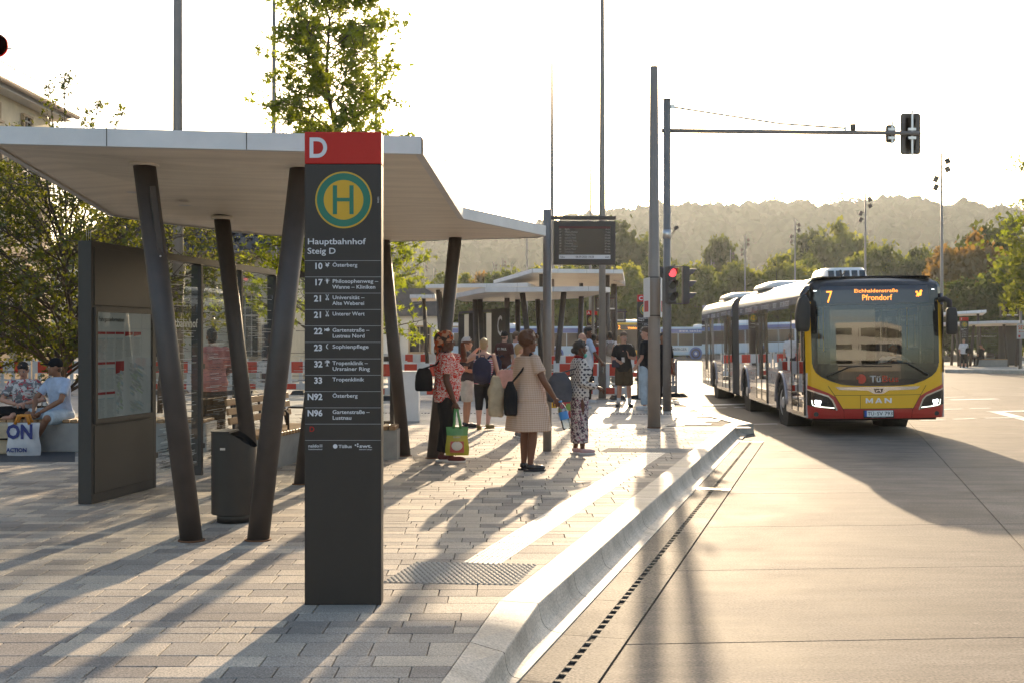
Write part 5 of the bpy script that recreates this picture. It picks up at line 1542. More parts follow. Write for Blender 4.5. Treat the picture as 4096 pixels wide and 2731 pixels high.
def near_tree(name, label, base, height, z0, rad, prof, nl, nsub, per, size, kind, leafmat, seed, trunk_r=0.07, shoots=None):
    """trunk with limbs, twigs and single leaves; prof(u) gives the crown's half width for u=0 (low) to 1 (top)"""
    rng = np.random.default_rng(seed); rr = random.Random(seed)
    root = thing(name, label, 'tree', base)
    tr = MB()
    pts = [Vector((rr.uniform(-.04, .04) * k, rr.uniform(-.04, .04) * k, height * 0.97 * k / 8)) for k in range(9)]
    tr.tube(pts, [trunk_r * (1 - 0.9 * k / 8) + 0.006 for k in range(9)], 8)
    cents = []
    def trunk_at(z):
        k = min(7.999, z / (height * 0.97) * 8); i = int(k); return pts[i].lerp(pts[i + 1], k - i)
    for i in range(nl):
        u = (i + rr.random()) / nl
        z = z0 + (height * 0.94 - z0) * u
        a = i * 2.399 + rr.uniform(-.5, .5)
        L = rad * prof(u) * rr.uniform(0.75, 1.2)
        st = trunk_at(max(0.3, z - L * 0.35))
        d = Vector((math.cos(a), math.sin(a), 0))
        end = Vector((st.x, st.y, 0)) + d * L + Vector((0, 0, z + L * rr.uniform(0.0, 0.35)))
        mid = st.lerp(end, 0.5) + Vector((0, 0, L * 0.10))
        r0 = trunk_r * 0.38 * (1 - 0.6 * u)
        tr.tube([st, mid, end], [r0, r0 * 0.6, 0.006], 5)
        for s in range(nsub):
            f = rr.uniform(0.3, 1.0)
            p = st.lerp(mid, f * 2) if f < 0.5 else mid.lerp(end, f * 2 - 1)
            q = p + (d * rr.uniform(0.0, 0.5) + Vector((rr.uniform(-1, 1), rr.uniform(-1, 1), rr.uniform(-0.5, 0.9)))) * L * 0.34
            tr.tube([p, q], [0.008, 0.004], 4, caps=False)
            m = max(3, int(per * rr.uniform(0.5, 1.4)))
            t = rng.uniform(0.25, 1.08, m)[:, None]
            cents.append(np.array(p)[None, :] * (1 - t) + np.array(q)[None, :] * t + rng.normal(size=(m, 3)) * size * 0.62)
    for sh in (shoots or []):
        p = trunk_at(height * 0.6); q = Vector(sh)
        mid = p.lerp(q, 0.5) + Vector((0, 0, 0.15))
        tr.tube([p, mid, q], [0.02, 0.012, 0.004], 5)
        for s in range(26):
            f = rr.uniform(0.35, 1.0); c = mid.lerp(q, max(0, f * 2 - 1)) if f > 0.5 else p.lerp(mid, f * 2)
            e = c + Vector((rr.uniform(-1, 1), rr.uniform(-1, 1), rr.uniform(0, 1.2))) * 0.16
            tr.tube([c, e], [0.007, 0.004], 3, caps=False)
            m = int(rr.uniform(3, 8)); t = rng.uniform(0.2, 1.1, m)[:, None]
            cents.append(np.array(c)[None, :] * (1 - t) + np.array(e)[None, :] * t + rng.normal(size=(m, 3)) * size * 0.5)
    tr.build('trunk', 'bark', root)
    v, k = leaves(np.concatenate(cents), size, kind, rng)
    link('crown', np_mesh('crown', v, k, leafmat), root)
    return root

b = P(1312, 1675, 24.0); b.z = PZ
near_tree('sweetgum_tree', 'young tree with bright star-shaped leaves rising behind the red-topped pylon', b, 9.6, 1.9, 1.9, lambda u: (1.0 - 0.50 * u) if u < 0.92 else 0.4, 104, 12, 12, 0.108, 'star', 'leaf_amber_tree', 5, 0.08)
b = P(270, 1665, 19.0); b.z = PZ
near_tree('oak_tree', 'dark leafy tree with long top shoots over the two people seated on the low wall', b, 4.5, 1.2, 1.95, lambda u: 0.75 + 0.45 * math.sin(PI * u), 60, 13, 17, 0.080, 'oak', 'leaf_oak', 8, 0.075,
          [(-0.35, 0.1, 5.85), (-0.05, 0, 5.9), (0.45, 0.2, 5.55), (0.85, 0.1, 5.3), (-0.75, -0.1, 5.1), (0.2, 0.1, 5.2)])
b = P(-190, 1665, 20.5); b.z = PZ
near_tree('oak_tree', 'dark leafy tree standing half behind the one over the seated people', b, 4.3, 1.0, 2.0, lambda u: 0.75 + 0.5 * math.sin(PI * u), 44, 11, 12, 0.08, 'oak', 'leaf_oak', 9, 0.075)
b = P(640, 1600, 26.0); b.z = PZ
near_tree('street_tree', 'small leafy tree showing above the information cabinet in front of the tiled roof', b, 4.7, 1.8, 1.9, lambda u: 0.7 + 0.4 * math.sin(PI * u), 40, 10, 13, 0.085, 'oak', 'leaf_oak', 10, 0.06)
b = P(4370, 1480, 58.0); b.z = 0
near_tree('acacia_tree', 'light green tree reaching in at the roadside past the far shelter', b, 8.4, 1.6, 3.4, lambda u: 0.6 + 0.55 * math.sin(PI * u), 60, 14, 20, 0.20, 'quad', 'leaf_mid', 12, 0.18)
b = P(4310, 1300, 30.0); b.z = 0
near_tree('street_tree', 'roadside tree whose leafy twigs reach in above the far shelter', b, 8.2, 3.8, 1.35, lambda u: 0.7 + 0.4 * math.sin(PI * u), 26, 10, 14, 0.11, 'star', 'leaf_amber_tree', 14, 0.12)

# ---- the belt of trees behind the bus yard: four crown shapes, each tree its own object
def crown_mesh(seed, nclump, per, leaf, spread, round_=1.0, flat=0.0):
    rng = np.random.default_rng(seed)
    c = rng.normal(size=(nclump, 3)); c /= np.linalg.norm(c, axis=1)[:, None]
    rad = rng.uniform(0.35, 1.0, nclump) ** 0.5
    c *= rad[:, None] * np.array([0.47, 0.47, 0.46]) * (0.86 + 0.2 * rng.random((nclump, 1)))
    c[:, 2] += 0.54
    taper = 1 - flat * np.clip((c[:, 2] - 0.35), 0, 1)
    c[:, 0] *= taper; c[:, 1] *= taper
    cs = np.repeat(c, per, axis=0) + rng.normal(size=(nclump * per, 3)) * spread * np.array([1, 1, 0.75])
    v, k = leaves(cs, leaf, 'quad', rng)
    return np_mesh('crown', v, 4, 'leaf_mid')
CROWNS = [crown_mesh(21, 110, 60, 0.046, 0.052), crown_mesh(22, 130, 52, 0.043, 0.046, flat=0.35), crown_mesh(23, 100, 64, 0.048, 0.058, flat=0.15), crown_mesh(24, 130, 44, 0.040, 0.042, flat=0.9)]
def trunk_mesh(seed):
    m = MB(); rr = random.Random(seed)
    m.tube([(0, 0, 0), (0.01, 0, 0.25), (0.0, 0.01, 0.6)], [0.03, 0.022, 0.008], 7)
    for k in range(7):
        a = k * 2.4; m.tube([(0, 0, 0.18 + 0.05 * k), (0.17 * math.cos(a), 0.17 * math.sin(a), 0.34 + 0.06 * k), (0.32 * math.cos(a), 0.32 * math.sin(a), 0.45 + 0.06 * k)], [0.012, 0.008, 0.002], 5)
    return m.mesh('trunk', 'bark')
TRUNK = trunk_mesh(2)
KIND = {'m': ('leaf_mid', 'mid green broadleaf tree'), 'd': ('leaf_dark', 'dark green broadleaf tree'), 'l': ('leaf_light', 'pale green broadleaf tree'), 'b': ('leaf_brown', 'brown tinged broadleaf tree')}
def belt_tree(x, top, w, d, shape, kind, where, i):
    form = ('round', 'tapering', 'broad', 'pointed')[shape]
    p = P(x, 1400, d); h = CZ + (YH - top) / F * d; wid = w * 1.32 / F * d
    root = thing('broadleaf_tree', ('tall ' if h > 15 else ('low ' if h < 10.5 else '')) + form + ' ' + KIND[kind][1] + ' ' + where, 'tree', (p.x, p.y, -0.02), (i * 1.7) % 6.28, 'trees of the belt behind the bus yard')
    o = link('crown', CROWNS[shape], root, None, None, (wid, wid, h))
    o.material_slots[0].link = 'OBJECT'; o.material_slots[0].material = MATS[KIND[kind][0]]
    link('trunk', TRUNK, root, None, None, (h, h, h * 0.9))
i = 0
def belt(lst, where):
    global i
    for x, top, w, d, s, k in lst:
        i += 1; belt_tree(x, top, w, d, s, k, where, i)
belt([(1640, 1120, 210, 118, 0, 'm'), (1745, 1105, 200, 125, 2, 'm'), (1850, 1095, 150, 135, 1, 'l'), (1930, 1075, 140, 130, 3, 'b'), (2020, 1085, 220, 128, 0, 'm'), (2130, 1080, 210, 132, 2, 'l'), (2240, 1060, 210, 140, 1, 'm'), (2330, 1075, 200, 128, 0, 'm')], 'beyond the white shelter roofs')
belt([(2450, 905, 260, 175, 2, 'd'), (2570, 960, 240, 180, 0, 'd'), (2480, 1060, 220, 130, 1, 'l'), (2640, 1030, 200, 165, 0, 'm'), (2715, 1075, 190, 140, 2, 'm'), (2790, 1060, 190, 135, 0, 'm')], 'beyond the traffic light mast')
belt([(2880, 925, 200, 180, 3, 'd'), (2960, 1050, 230, 140, 1, 'm'), (3075, 1045, 200, 150, 0, 'd'), (3150, 1030, 230, 138, 2, 'l'), (3260, 1040, 210, 150, 0, 'm'), (3235, 930, 220, 190, 0, 'd'), (3350, 905, 260, 185, 2, 'm'), (3450, 1000, 210, 150, 1, 'm'), (3550, 985, 220, 150, 0, 'm'), (3640, 1010, 190, 140, 2, 'd'), (3400, 1080, 220, 120, 1, 'l')], 'beyond the articulated bus')
belt([(3720, 1000, 190, 150, 0, 'm'), (3800, 985, 210, 125, 1, 'b'), (3880, 950, 260, 110, 2, 'b'), (3960, 905, 260, 120, 0, 'd'), (4060, 900, 300, 118, 2, 'd'), (3850, 1120, 260, 100, 0, 'd'), (3990, 1080, 260, 96, 1, 'd'), (4130, 1000, 280, 96, 0, 'm'), (3740, 1140, 200, 105, 2, 'm')], 'beyond the far shelter')

# ---- wooded hill, too far to tell single trees apart
ridge = [(1000, 1010), (1400, 985), (1650, 960), (1900, 935), (2100, 915), (2300, 880), (2450, 858), (2600, 836), (2750, 828), (2900, 830), (3080, 812), (3170, 848), (3300, 822), (3400, 806), (3520, 822), (3650, 862), (3780, 862), (3900, 848), (4050, 838), (4300, 830), (4800, 850)]
HD = 950.0
def ridge_z(xp):
    for a, b in zip(ridge, ridge[1:]):
        if a[0] <= xp <= b[0]:
            t = (xp - a[0]) / (b[0] - a[0]); return CZ + (YH - (a[1] + (b[1] - a[1]) * t)) / F * HD
    return CZ + (YH - (ridge[0][1] if xp < ridge[0][0] else ridge[-1][1])) / F * HD
mat('hill_ground', (0.03, 0.038, 0.018), 0.95, spec=0.05)
hm = MB(); NX, NY = 90, 14
def hill_pt(u, v):
    xp = -1500 + 7500 * u
    d = 430 + (HD - 430) * v
    x = (xp - 2048) / F * HD
    z = (ridge_z(xp) - 19) * (math.sin(v * PI / 2) ** 1.1)
    return (x, d, z)
vs = [hill_pt(a / NX, b / NY) for b in range(NY + 1) for a in range(NX + 1)]
vs += [(p[0], HD + 260, -1) for p in vs[-(NX + 1):]]
hm.add(vs, [(b * (NX + 1) + a, b * (NX + 1) + a + 1, (b + 1) * (NX + 1) + a + 1, (b + 1) * (NX + 1) + a) for b in range(NY + 1) for a in range(NX)], 0, True)
hill = tag(hm.build('hill', 'hill_ground'), kind='structure')
rng = np.random.default_rng(31)
NT = 3600
cen = []
for k in range(NT):
    u = rng.uniform(0.20, 0.86); v = min(1.0, 0.12 + 0.92 * rng.random() ** 0.8)
    if k < 420: v = 1.0 - 0.02 * rng.random()
    p = hill_pt(u, v); hgt = rng.uniform(9, 17) * (1.15 if k < 420 else 1)
    cen.append((p[0], p[1], p[2], hgt))
cen = np.array(cen)
bmi = bmesh.new(); bmesh.ops.create_icosphere(bmi, subdivisions=2, radius=1.0)
ico_v = np.array([v.co[:] for v in bmi.verts]); ico_f = np.array([[v.index for v in f.verts] for f in bmi.faces]); bmi.free()
q = ico_v[None, :, :] * (1 + rng.normal(size=(NT, len(ico_v), 1)) * 0.13)
sz = cen[:, 3][:, None, None]
pos = cen[:, None, :3] + q * sz * np.array([0.42, 0.42, 0.46]) * rng.uniform(0.8, 1.25, (NT, 1, 3)) + np.concatenate([np.zeros((NT, 1, 2)), sz * 0.5], 2)
v = pos[:, ico_f.ravel(), :].reshape(-1, 3)
rr_ = rng.normal(size=(900, 26, 3)) * np.array([2.6, 2.6, 3.6])
bx = np.array([hill_pt(a, 1.0 - 0.015 * b) for a, b in zip(rng.uniform(0.2, 0.86, 900), rng.random(900))])
lv, _k = leaves((bx[:, None, :] + rr_ + np.stack([np.zeros((900, 26)), np.zeros((900, 26)), np.repeat(rng.uniform(8, 17, (900, 1)), 26, 1)], 2)).reshape(-1, 3), 2.0, 'quad', rng)
lv = lv.reshape(-1, 4, 3)
v = np.concatenate([v, lv[:, [0, 1, 2]].reshape(-1, 3), lv[:, [0, 2, 3]].reshape(-1, 3)])
tag(link('forest', np_mesh('forest', v, 3, 'leaf_hill')), 'hazy dense forest covering the far hill', 'forest', kind='stuff')
# low hedge line that closes the yard
NH = 5200
hx = rng.uniform(-75, 120, NH); hy = rng.uniform(121, 134, NH); hz = rng.uniform(0, 1, NH) ** 0.8 * (3.4 + 1.3 * np.sin(hx * 0.31) + 0.8 * np.sin(hx * 1.3))
v, k = leaves(np.stack([hx, hy, hz], 1), 0.75, 'quad', rng)
tag(link('shrubbery', np_mesh('shrubbery', v, 4, 'leaf_mid')), 'continuous band of shrubs at the foot of the tree belt', 'shrubs', kind='stuff')

# ================================================================ BUILDINGS
mat('sandstone', (0.58, 0.50, 0.36), 0.8, var=0.14, vscale=1.5, bump=0.25, bscale=20)
mat('sandstone_trim', (0.40, 0.30, 0.20), 0.8, var=0.14, vscale=3)
mat('render_wall', (0.52, 0.46, 0.36), 0.85, var=0.12, vscale=1.2, bump=0.2, bscale=30)
mat('roof_tile', (0.075, 0.07, 0.07), 0.7, var=0.3, vscale=3)
mat('window_dark', (0.03, 0.032, 0.035), 0.08)
mat('window_frame', (0.35, 0.33, 0.30), 0.6)
mat('gutter', (0.14, 0.12, 0.11), 0.4, metal=0.5)
mat('door_dark', (0.04, 0.042, 0.048), 0.5)
mat('white_panel', (0.62, 0.62, 0.60), 0.5, var=0.06, vscale=1)

def window(root, c, w, h, nrm, bars=0, arch=False):
    """framed window set into a wall; nrm is the outward direction"""
    n = Vector(nrm); ux = Vector((-n.y, n.x, 0)); c = Vector(c)
    m = MB(); 
    out = [(-w / 2, -h / 2), (w / 2, -h / 2), (w / 2, h / 2)] + ([(w / 2 * math.cos(a), h / 2 + w / 2 * math.sin(a)) for a in [PI * k / 10 for k in range(1, 10)]] if arch else []) + [(-w / 2, h / 2)]
    m.add([c + n * 0.02 + ux * a + Vector((0, 0, b)) for a, b in out], [tuple(range(len(out)))]); o = m.build('window', 'window_dark', root)
    f = MB()
    t = 0.09
    ang = math.atan2(ux.y, ux.x)
    for dx, dz, sx, sz in ((0, -h / 2 - t / 2, w + 2 * t, t), (-w / 2 - t / 2, 0, t, h), (w / 2 + t / 2, 0, t, h)): f.box(c + n * 0.05 + ux * dx + Vector((0, 0, dz)), (sx, 0.14, sz), 0, ang)
    if not arch: f.box(c + n * 0.05 + Vector((0, 0, h / 2 + t / 2)), (w + 2 * t, 0.14, t), 0, ang)
    else:
        f.tube([c + n * 0.05 + ux * ((w / 2 + t / 2) * math.cos(a)) + Vector((0, 0, h / 2 + (w / 2 + t / 2) * math.sin(a))) for a in [PI * k / 10 for k in range(11)]], t * 0.6, 6)
    f.build('frame', 'sandstone_trim', o)
    g = MB()
    for k in range(max(1, bars)):
        g.box(c + n * 0.04 + ux * (-w / 2 + w * (k + 1) / (max(1, bars) + 1)), (0.04, 0.05, h), 0, ang)
    g.box(c + n * 0.04 + Vector((0, 0, h * 0.18)), (w, 0.05, 0.05), 0, ang)
    g.build('mullion', 'window_frame', o)
    m = MB(); m.box(c + n * 0.10 + Vector((0, 0, -h / 2 - 0.13)), (w + 0.3, 0.24, 0.08), 0, ang); m.build('sill', 'sandstone_trim', o)
    return o

# station building along the left edge
st = thing('station_building', 'long sandstone station building with overhanging eaves behind the dark leafy trees', 'building', (-18.9, 0, 0))
YB0, YB1, HB = 14.0, 48.2, 10.9
m = MB(); m.box((-6, (YB0 + YB1) / 2, HB / 2), (12, YB1 - YB0, HB)); m.build('wall', 'sandstone', st)
m = MB(); m.box((0.03, (YB0 + YB1) / 2, 9.0), (0.14, YB1 - YB0 + 0.1, 0.22)); m.box((0.03, (YB0 + YB1) / 2, 5.1), (0.16, YB1 - YB0 + 0.1, 0.3)); m.box((0.03, (YB0 + YB1) / 2, 0.5), (0.16, YB1 - YB0 + 0.1, 1.0)); m.build('string_course', 'sandstone_trim', st)
for k in range(8):
    m = MB(); m.box((0.05, 47.2 - 2.9 * k, 7.1), (0.2, 0.5, 3.5)); m.build('pilaster', 'sandstone_trim', st)
m = MB(); m.box((0.15, (YB0 + YB1) / 2, HB + 0.02), (0.9, YB1 - YB0 + 1.6, 0.16)); m.build('soffit', 'white_panel', st)
rf = MB()
rf.add([(0.72, YB0 - 0.8, HB + 0.1), (0.72, YB1 + 0.8, HB + 0.1), (-5, YB1 - 5, HB + 3.6), (-5, YB0 + 5, HB + 3.6), (-12.5, YB0 - 0.8, HB + 0.1), (-12.5, YB1 + 0.8, HB + 0.1)], [(0, 1, 2, 3), (1, 5, 2), (5, 4, 3, 2), (4, 0, 3)]); ro = rf.build('roof', 'roof_tile', st)
m = MB(); m.tube([(0.80, YB0 - 0.8, HB + 0.16), (0.80, YB1 + 0.8, HB + 0.16)], 0.14, 8); m.build('gutter', 'gutter', ro)
m = MB()
m.tube([(0.4, YB0, HB + 0.95), (0.4, YB1, HB + 0.95)], 0.02, 5)
for k in range(24): m.tube([(0.4, YB0 + (YB1 - YB0) * k / 23, HB + 0.2), (0.4, YB0 + (YB1 - YB0) * k / 23, HB + 0.95)], 0.015, 4)
m.build('snow_guard', 'gutter', ro)
for k in range(8):
    yc = 45.7 - 2.9 * k
    window(st, (0.02, yc, 8.0), 1.05, 1.5, (1, 0, 0), 1, False)
    window(st, (0.02, yc, 2.6), 1.5, 2.6, (1, 0, 0), 2, True)
    window(st, (0.02, yc, 10.15), 0.7, 0.5, (1, 0, 0), 1, False)
for yc in (33.0, 24.5):
    m = MB(); m.box((0.06, yc, 1.5), (0.14, 1.5, 2.9)); m.build('door', 'door_dark', st)

# low building with the tiled hip roof
hb = thing('tiled_building', 'low plastered building with dark tiled hip roof seen through the glass wall', 'building', (-12.6, 50.0, 0))
m = MB(); m.box((0, 0, 2.55), (8.0, 10, 5.1)); m.build('wall', 'render_wall', hb)
rf = MB(); e = 0.8; rf.add([(-4 - e, -5 - e, 5.05), (4 + e, -5 - e, 5.05), (4 + e, 5 + e, 5.05), (-4 - e, 5 + e, 5.05), (-0.9, -1.4, 8.3), (0.9, -1.4, 8.3), (0.9, 1.4, 8.3), (-0.9, 1.4, 8.3)], [(0, 1, 5, 4), (1, 2, 6, 5), (2, 3, 7, 6), (3, 0, 4, 7), (4, 5, 6, 7), (3, 2, 1, 0)]); rfo = rf.build('roof', 'roof_tile', hb)
tm = MB(); tm.tube([(0, 0, 0), (0, 0.34, 0.22)], [0.09, 0.075], 6, caps=False); tmesh = tm.mesh('roof_tile', 'roof_tile')
cnt = 0
for j in range(14):
    t = j / 14.0
    x0, x1 = (-4 - e) + t * (3.1 + e), (4 + e) - t * (3.1 + e); yy, zz = -5 - e + t * (3.6 + e), 5.06 + t * 3.25
    nt_ = int((x1 - x0) / 0.46)
    for k in range(nt_):
        if cnt >= 150: break
        link('roof_tile', tmesh, rfo, (x0 + 0.23 + k * (x1 - x0) / nt_, yy + 0.03, zz + 0.03), (0, 0, 0), (2.2, 1.15, 1.35)); cnt += 1
m = MB(); m.tube([(-4.9, -5.9, 5.05), (4.9, -5.9, 5.05)], 0.08, 8); m.build('gutter', 'gutter', hb)
m = MB(); m.tube([(1.2, -5.9, 5.0), (1.2, -5.3, 4.6), (1.2, -5.08, 4.4), (1.2, -5.08, 0.2)], 0.05, 6); m.build('downpipe', 'gutter', hb)
for x in (-2.6, -0.6, 2.4): window(hb, (x, -5.0, 2.3), 1.0, 2.3, (0, -1, 0), 3, x < 2)
m = MB(); m.box((3.5, -5.06, 1.2), (0.9, 0.14, 2.3)); m.build('door', 'door_dark', hb)
m = MB(); m.box((-1.8, -5.1, 3.75), (1.3, 0.1, 0.5)); m.build('name_board', 'white_panel', hb)

hb2 = thing('plastered_house', 'taller pale house with timber eaves behind the tiled hip roof', 'building', (-10.2, 60.5, 0))
m = MB(); m.box((0, 0, 4.0), (7.0, 8, 8.0)); m.build('wall', 'white_panel', hb2)
rf = MB(); rf.add([(-4.3, -4.8, 7.9), (4.3, -4.8, 7.9), (4.3, 4.8, 7.9), (-4.3, 4.8, 7.9), (-3.2, 0, 10.6), (3.2, 0, 10.6)], [(0, 1, 5, 4), (1, 2, 5), (2, 3, 4, 5), (3, 0, 4), (3, 2, 1, 0)]); rf.build('roof', 'roof_tile', hb2)
for x in (-2, 0.2, 2.3):
    for z in (2.4, 5.6): window(hb2, (x, -4.0, z), 0.9, 1.5, (0, -1, 0), 1)

# kiosk with the dark mansard roof
kk = thing('kiosk', 'small pavilion with dark sloping roof beyond the shelter columns', 'kiosk', (-6.6, 74.0, 0))
m = MB(); m.box((0, 0, 1.6), (4.2, 5, 3.2)); m.build('wall', 'white_panel', kk)
rf = MB(); rf.add([(-2.6, -3, 3.2), (2.6, -3, 3.2), (2.6, 3, 3.2), (-2.6, 3, 3.2), (-1.7, -2, 4.9), (1.7, -2, 4.9), (1.7, 2, 4.9), (-1.7, 2, 4.9)], [(0, 1, 5, 4), (1, 2, 6, 5), (2, 3, 7, 6), (3, 0, 4, 7), (4, 5, 6, 7), (3, 2, 1, 0)]); rf.build('roof', 'roof_tile', kk)
window(kk, (-0.9, -2.5, 1.8), 1.2, 1.5, (0, -1, 0), 1); window(kk, (1.0, -2.5, 1.8), 1.2, 1.5, (0, -1, 0), 1)

# office block behind the camera: the bus windscreen mirrors it
ob = thing('office_building', 'pale office block with long window bands mirrored in the bus windscreen', 'building', (14, -75, 0))
m = MB(); m.box((0, 0, 7.5), (58, 14, 15)); m.build('wall', 'white_panel', ob)
for z in (1.8, 5.6, 9.4, 13.0):
    for k in range(20):
        m = MB(); m.box((-27.5 + k * 2.9, 7.03, z), (2.5, 0.1, 1.7)); m.build('window', 'window_dark', ob)
m = MB(); m.box((0, 7.05, 3.75), (58.2, 0.2, 0.35)); m.build('yellow_band', 'bus_yellow', ob)

# ================================================================ LAMP MASTS
mat('lamp_glare_grey', (0.25, 0.215, 0.185), 0.45, var=0.1, vscale=2)  # grey made lighter and warmer: veiling sun glare mixed into the colour
def lamp_mast(name, label, x, d, h, r0, r1, heads=(), group=None, z=PZ, label_cat='lamp mast'):
    X = (x - 2048) / F * d
    root = thing(name, label, label_cat, (X, d, z), 0, group)
    m = MB(); m.tube([(0, 0, 0), (0, 0, h * 0.35), (0, 0, h)], [r0, r0 * 0.65 + r1 * 0.35, r1], 18); m.build('pole', 'lamp_glare_grey', root)
    m = MB(); m.cyl((0, 0, 0), (0, 0, 0.03), r0 * 1.5, r0 * 1.5, 18); m.build('base_plate', 'lamp_glare_grey', root)
    for k, (sx, hz) in enumerate(heads):
        m = MB(); m.tube([(0, 0, h - hz), (sx * 0.25, 0, h - hz)], 0.025, 6); m.box((sx * 0.36, 0, h - hz - 0.05), (0.26, 0.2, 0.34), 0, Euler((0, sx * R(-24), 0))); m.build('floodlight', 'dark_steel', root)
    return root
HEADS = [(1, 0.45), (1, 0.95), (-1, 1.55), (-1, 2.05)]
lamp_mast('lamp_mast', 'thick grey lamp mast rising behind the shelter roof before the tiled building', 712, 23.5, 13, 0.115, 0.075)
lamp_mast('lamp_mast', 'slim lamp mast half behind the left side of the star-leaved tree', 1096, 36, 13, 0.10, 0.05)
lamp_mast('lamp_mast', 'slim lamp mast ending beside the right side of the star-leaved tree', 1505, 44.5, 12.9, 0.095, 0.045)
lamp_mast('lamp_mast', 'slim lamp mast rising directly behind the departure board pole', 2208, 48.6, 13.0, 0.11, 0.045)
lamp_mast('lamp_mast', 'lamp mast crossing behind the right half of the departure board', 2409, 32, 13, 0.105, 0.045)
lamp_mast('lamp_mast', 'thin lamp mast between the departure board and the thicker mast', 2361, 73.5, 13, 0.1, 0.05)
lamp_mast('lamp_mast', 'thin lamp mast showing over the far tip of the shelter roof', 2108, 105, 13, 0.1, 0.05)
lamp_mast('floodlight_mast', 'floodlight mast standing on the far island beside the far shelter', 3767, 72, 13, 0.12, 0.055, HEADS)
for x, top in ((3461, 773), (3180, 880), (2980, 943), (2922, 1000), (2845, 1040)):
    d = F * 11.4 / (YH - top)
    lamp_mast('floodlight_mast', 'slim floodlight mast against the trees beyond the articulated bus', x, d, 13.2, 0.12, 0.06, HEADS, 'floodlight masts of the bus yard', 0)
for x, top in ((1698, 1055), (1735, 1075), (1665, 1095), (1975, 1050), (2010, 1035), (2050, 1058), (1960, 1090)):
    d = F * 11.4 / (YH - top)
    lamp_mast('floodlight_mast', 'slim floodlight mast against the trees beyond the white shelter roofs', x, d, 13.2, 0.14, 0.07, HEADS[:2], 'floodlight masts beyond the shelters', 0)
# the thick pole by the kerb, with posters strapped round it
kp = thing('lamp_pole', 'thick brown-grey lamp pole near the kerb with posters strapped round it', 'lamp pole', GP(2616, 1710))
m = MB(); m.tube([(0, 0, 0), (0, 0, 2.0), (0, 0, 6.62)], [0.118, 0.108, 0.074], 28); m.build('pole', 'lamp_glare_grey', kp)  # shape cut short at the top, where sun glare would swallow the pole
m = MB(); m.tube([(0, 0, 0), (0, 0, 0.02)], [0.125, 0.125], 28); m.build('base_ring', 'rust_edge', kp)
for z in (2.04, 2.74):
    m = MB(); m.tube([(0, 0, z), (0, 0, z + 0.02)], [0.112, 0.112], 28, caps=False); m.build('strap', 'dark_steel', kp)
def poster(name, label, off, rz, txt=True):
    o = thing(name, label, 'poster', kp.location + Vector(off), rz)
    m = MB(); m.box((0, 0, 0.36), (0.50, 0.008, 0.72)); m.build('board', 'paper', o)
    m = MB(); rect(m, (0, -0.006, 0.20), X1, Z1, 0.34, 0.20); m.build('print_block', 'paper_red', o)
poster('poster_board', 'white poster board on the road side of the thick lamp pole', (0.135, 0.0, 2.02), R(80))
poster('poster_board', 'white poster board on the shelter side of the thick lamp pole', (-0.135, 0.0, 2.02), R(-84))

# ================================================================ TRAFFIC SIGNAL MAST
mat('signal_body', (0.085, 0.074, 0.064), 0.6, var=0.15, vscale=6)
mat('signal_lens', (0.03, 0.02, 0.015), 0.2)
mat('signal_red', (0.8, 0.05, 0.06), 0.3, emit=(1.0, 0.05, 0.06), estr=1.2)
tm_ = thing('traffic_signal', 'traffic signal mast with long overhead arm and a lit red light', 'traffic light', GP(2668, 1642))
sT = F / tm_.location.y
HT = (YH - 402) / sT + CZ - PZ
m = MB(); m.tube([(0, 0, 0), (0, 0, 3.1), (0, 0, 3.12), (0, 0, HT)], [0.098, 0.098, 0.086, 0.084], 24); m.build('mast', 'pole_grey', tm_)
m = MB(); m.cyl((0, 0, HT), (0, 0, HT + 0.03), 0.095, 0.095, 24); m.build('cap', 'pole_grey', tm_)
ZA = (YH - 524) / sT + CZ - PZ; LA = 5.88
m = MB(); m.tube([(-0.12, 0, ZA), (LA, 0.35, ZA)], [0.05, 0.046], 14); arm = m.build('arm', 'pole_grey', tm_)
m = MB(); m.tube([(0.08, 0, (YH - 428) / sT + CZ - PZ), (2.6, 0.16, ZA + 0.19), (4.1, 0.245, ZA + 0.10)], 0.024, 6); m.build('stay_cable', 'steel', tm_)
m = MB(); m.box((0.1, 0, (YH - 428) / sT + CZ - PZ), (0.16, 0.06, 0.09)); m.build('cable_bracket', 'steel', tm_)
m = MB(); m.box((2.95, 0.18, ZA + 0.165), (0.16, 0.03, 0.035)); m.build('turnbuckle', 'steel', tm_)
m = MB(); m.box((4.12, 0.245, ZA + 0.06), (0.05, 0.05, 0.14)); m.build('cable_lug', 'steel', tm_)
m = MB(); m.cyl((4.3, 0.25, ZA + 0.04), (4.3, 0.25, ZA + 0.19), 0.06, 0.07, 14); m.build('detector', 'signal_body', tm_)
def back_head(x, zc, w, h, depth):
    m = MB()
    out = [(x + sx * (w / 2 - r * (1 - math.cos(a))), zc + sz * (h / 2 - r * (1 - math.sin(a)))) for sx, sz, rg in ((1, 1, (0, 30, 60, 90)), (-1, 1, (90, 60, 30, 0)), (-1, -1, (0, 30, 60, 90)), (1, -1, (90, 60, 30, 0))) for r in (0.06,) for a in [R(q) for q in rg]]
    m.prism(out, 0.42, 0.44, 0, 'y'); bk = m.build('backboard', 'signal_body', tm_)
    m = MB(); m.box((x, 0.50, zc), (w * 0.62, 0.16, h * 0.86), 0, None, 0.02); m.build('signal_housing', 'signal_body', bk)
    m = MB(); m.box((x + 0.03, 0.40, zc + 0.02), (0.045, 0.03, h + 0.10)); m.build('mounting_rail', 'alu', bk)
    for dz in (0.1, -0.1):
        m = MB(); m.box((x + 0.02, 0.385, ZA + dz), (0.18, 0.05, 0.06)); m.build('clamp', 'alu', bk)
back_head(5.68, ZA + 0.0, 0.46, 0.95, 0.2)
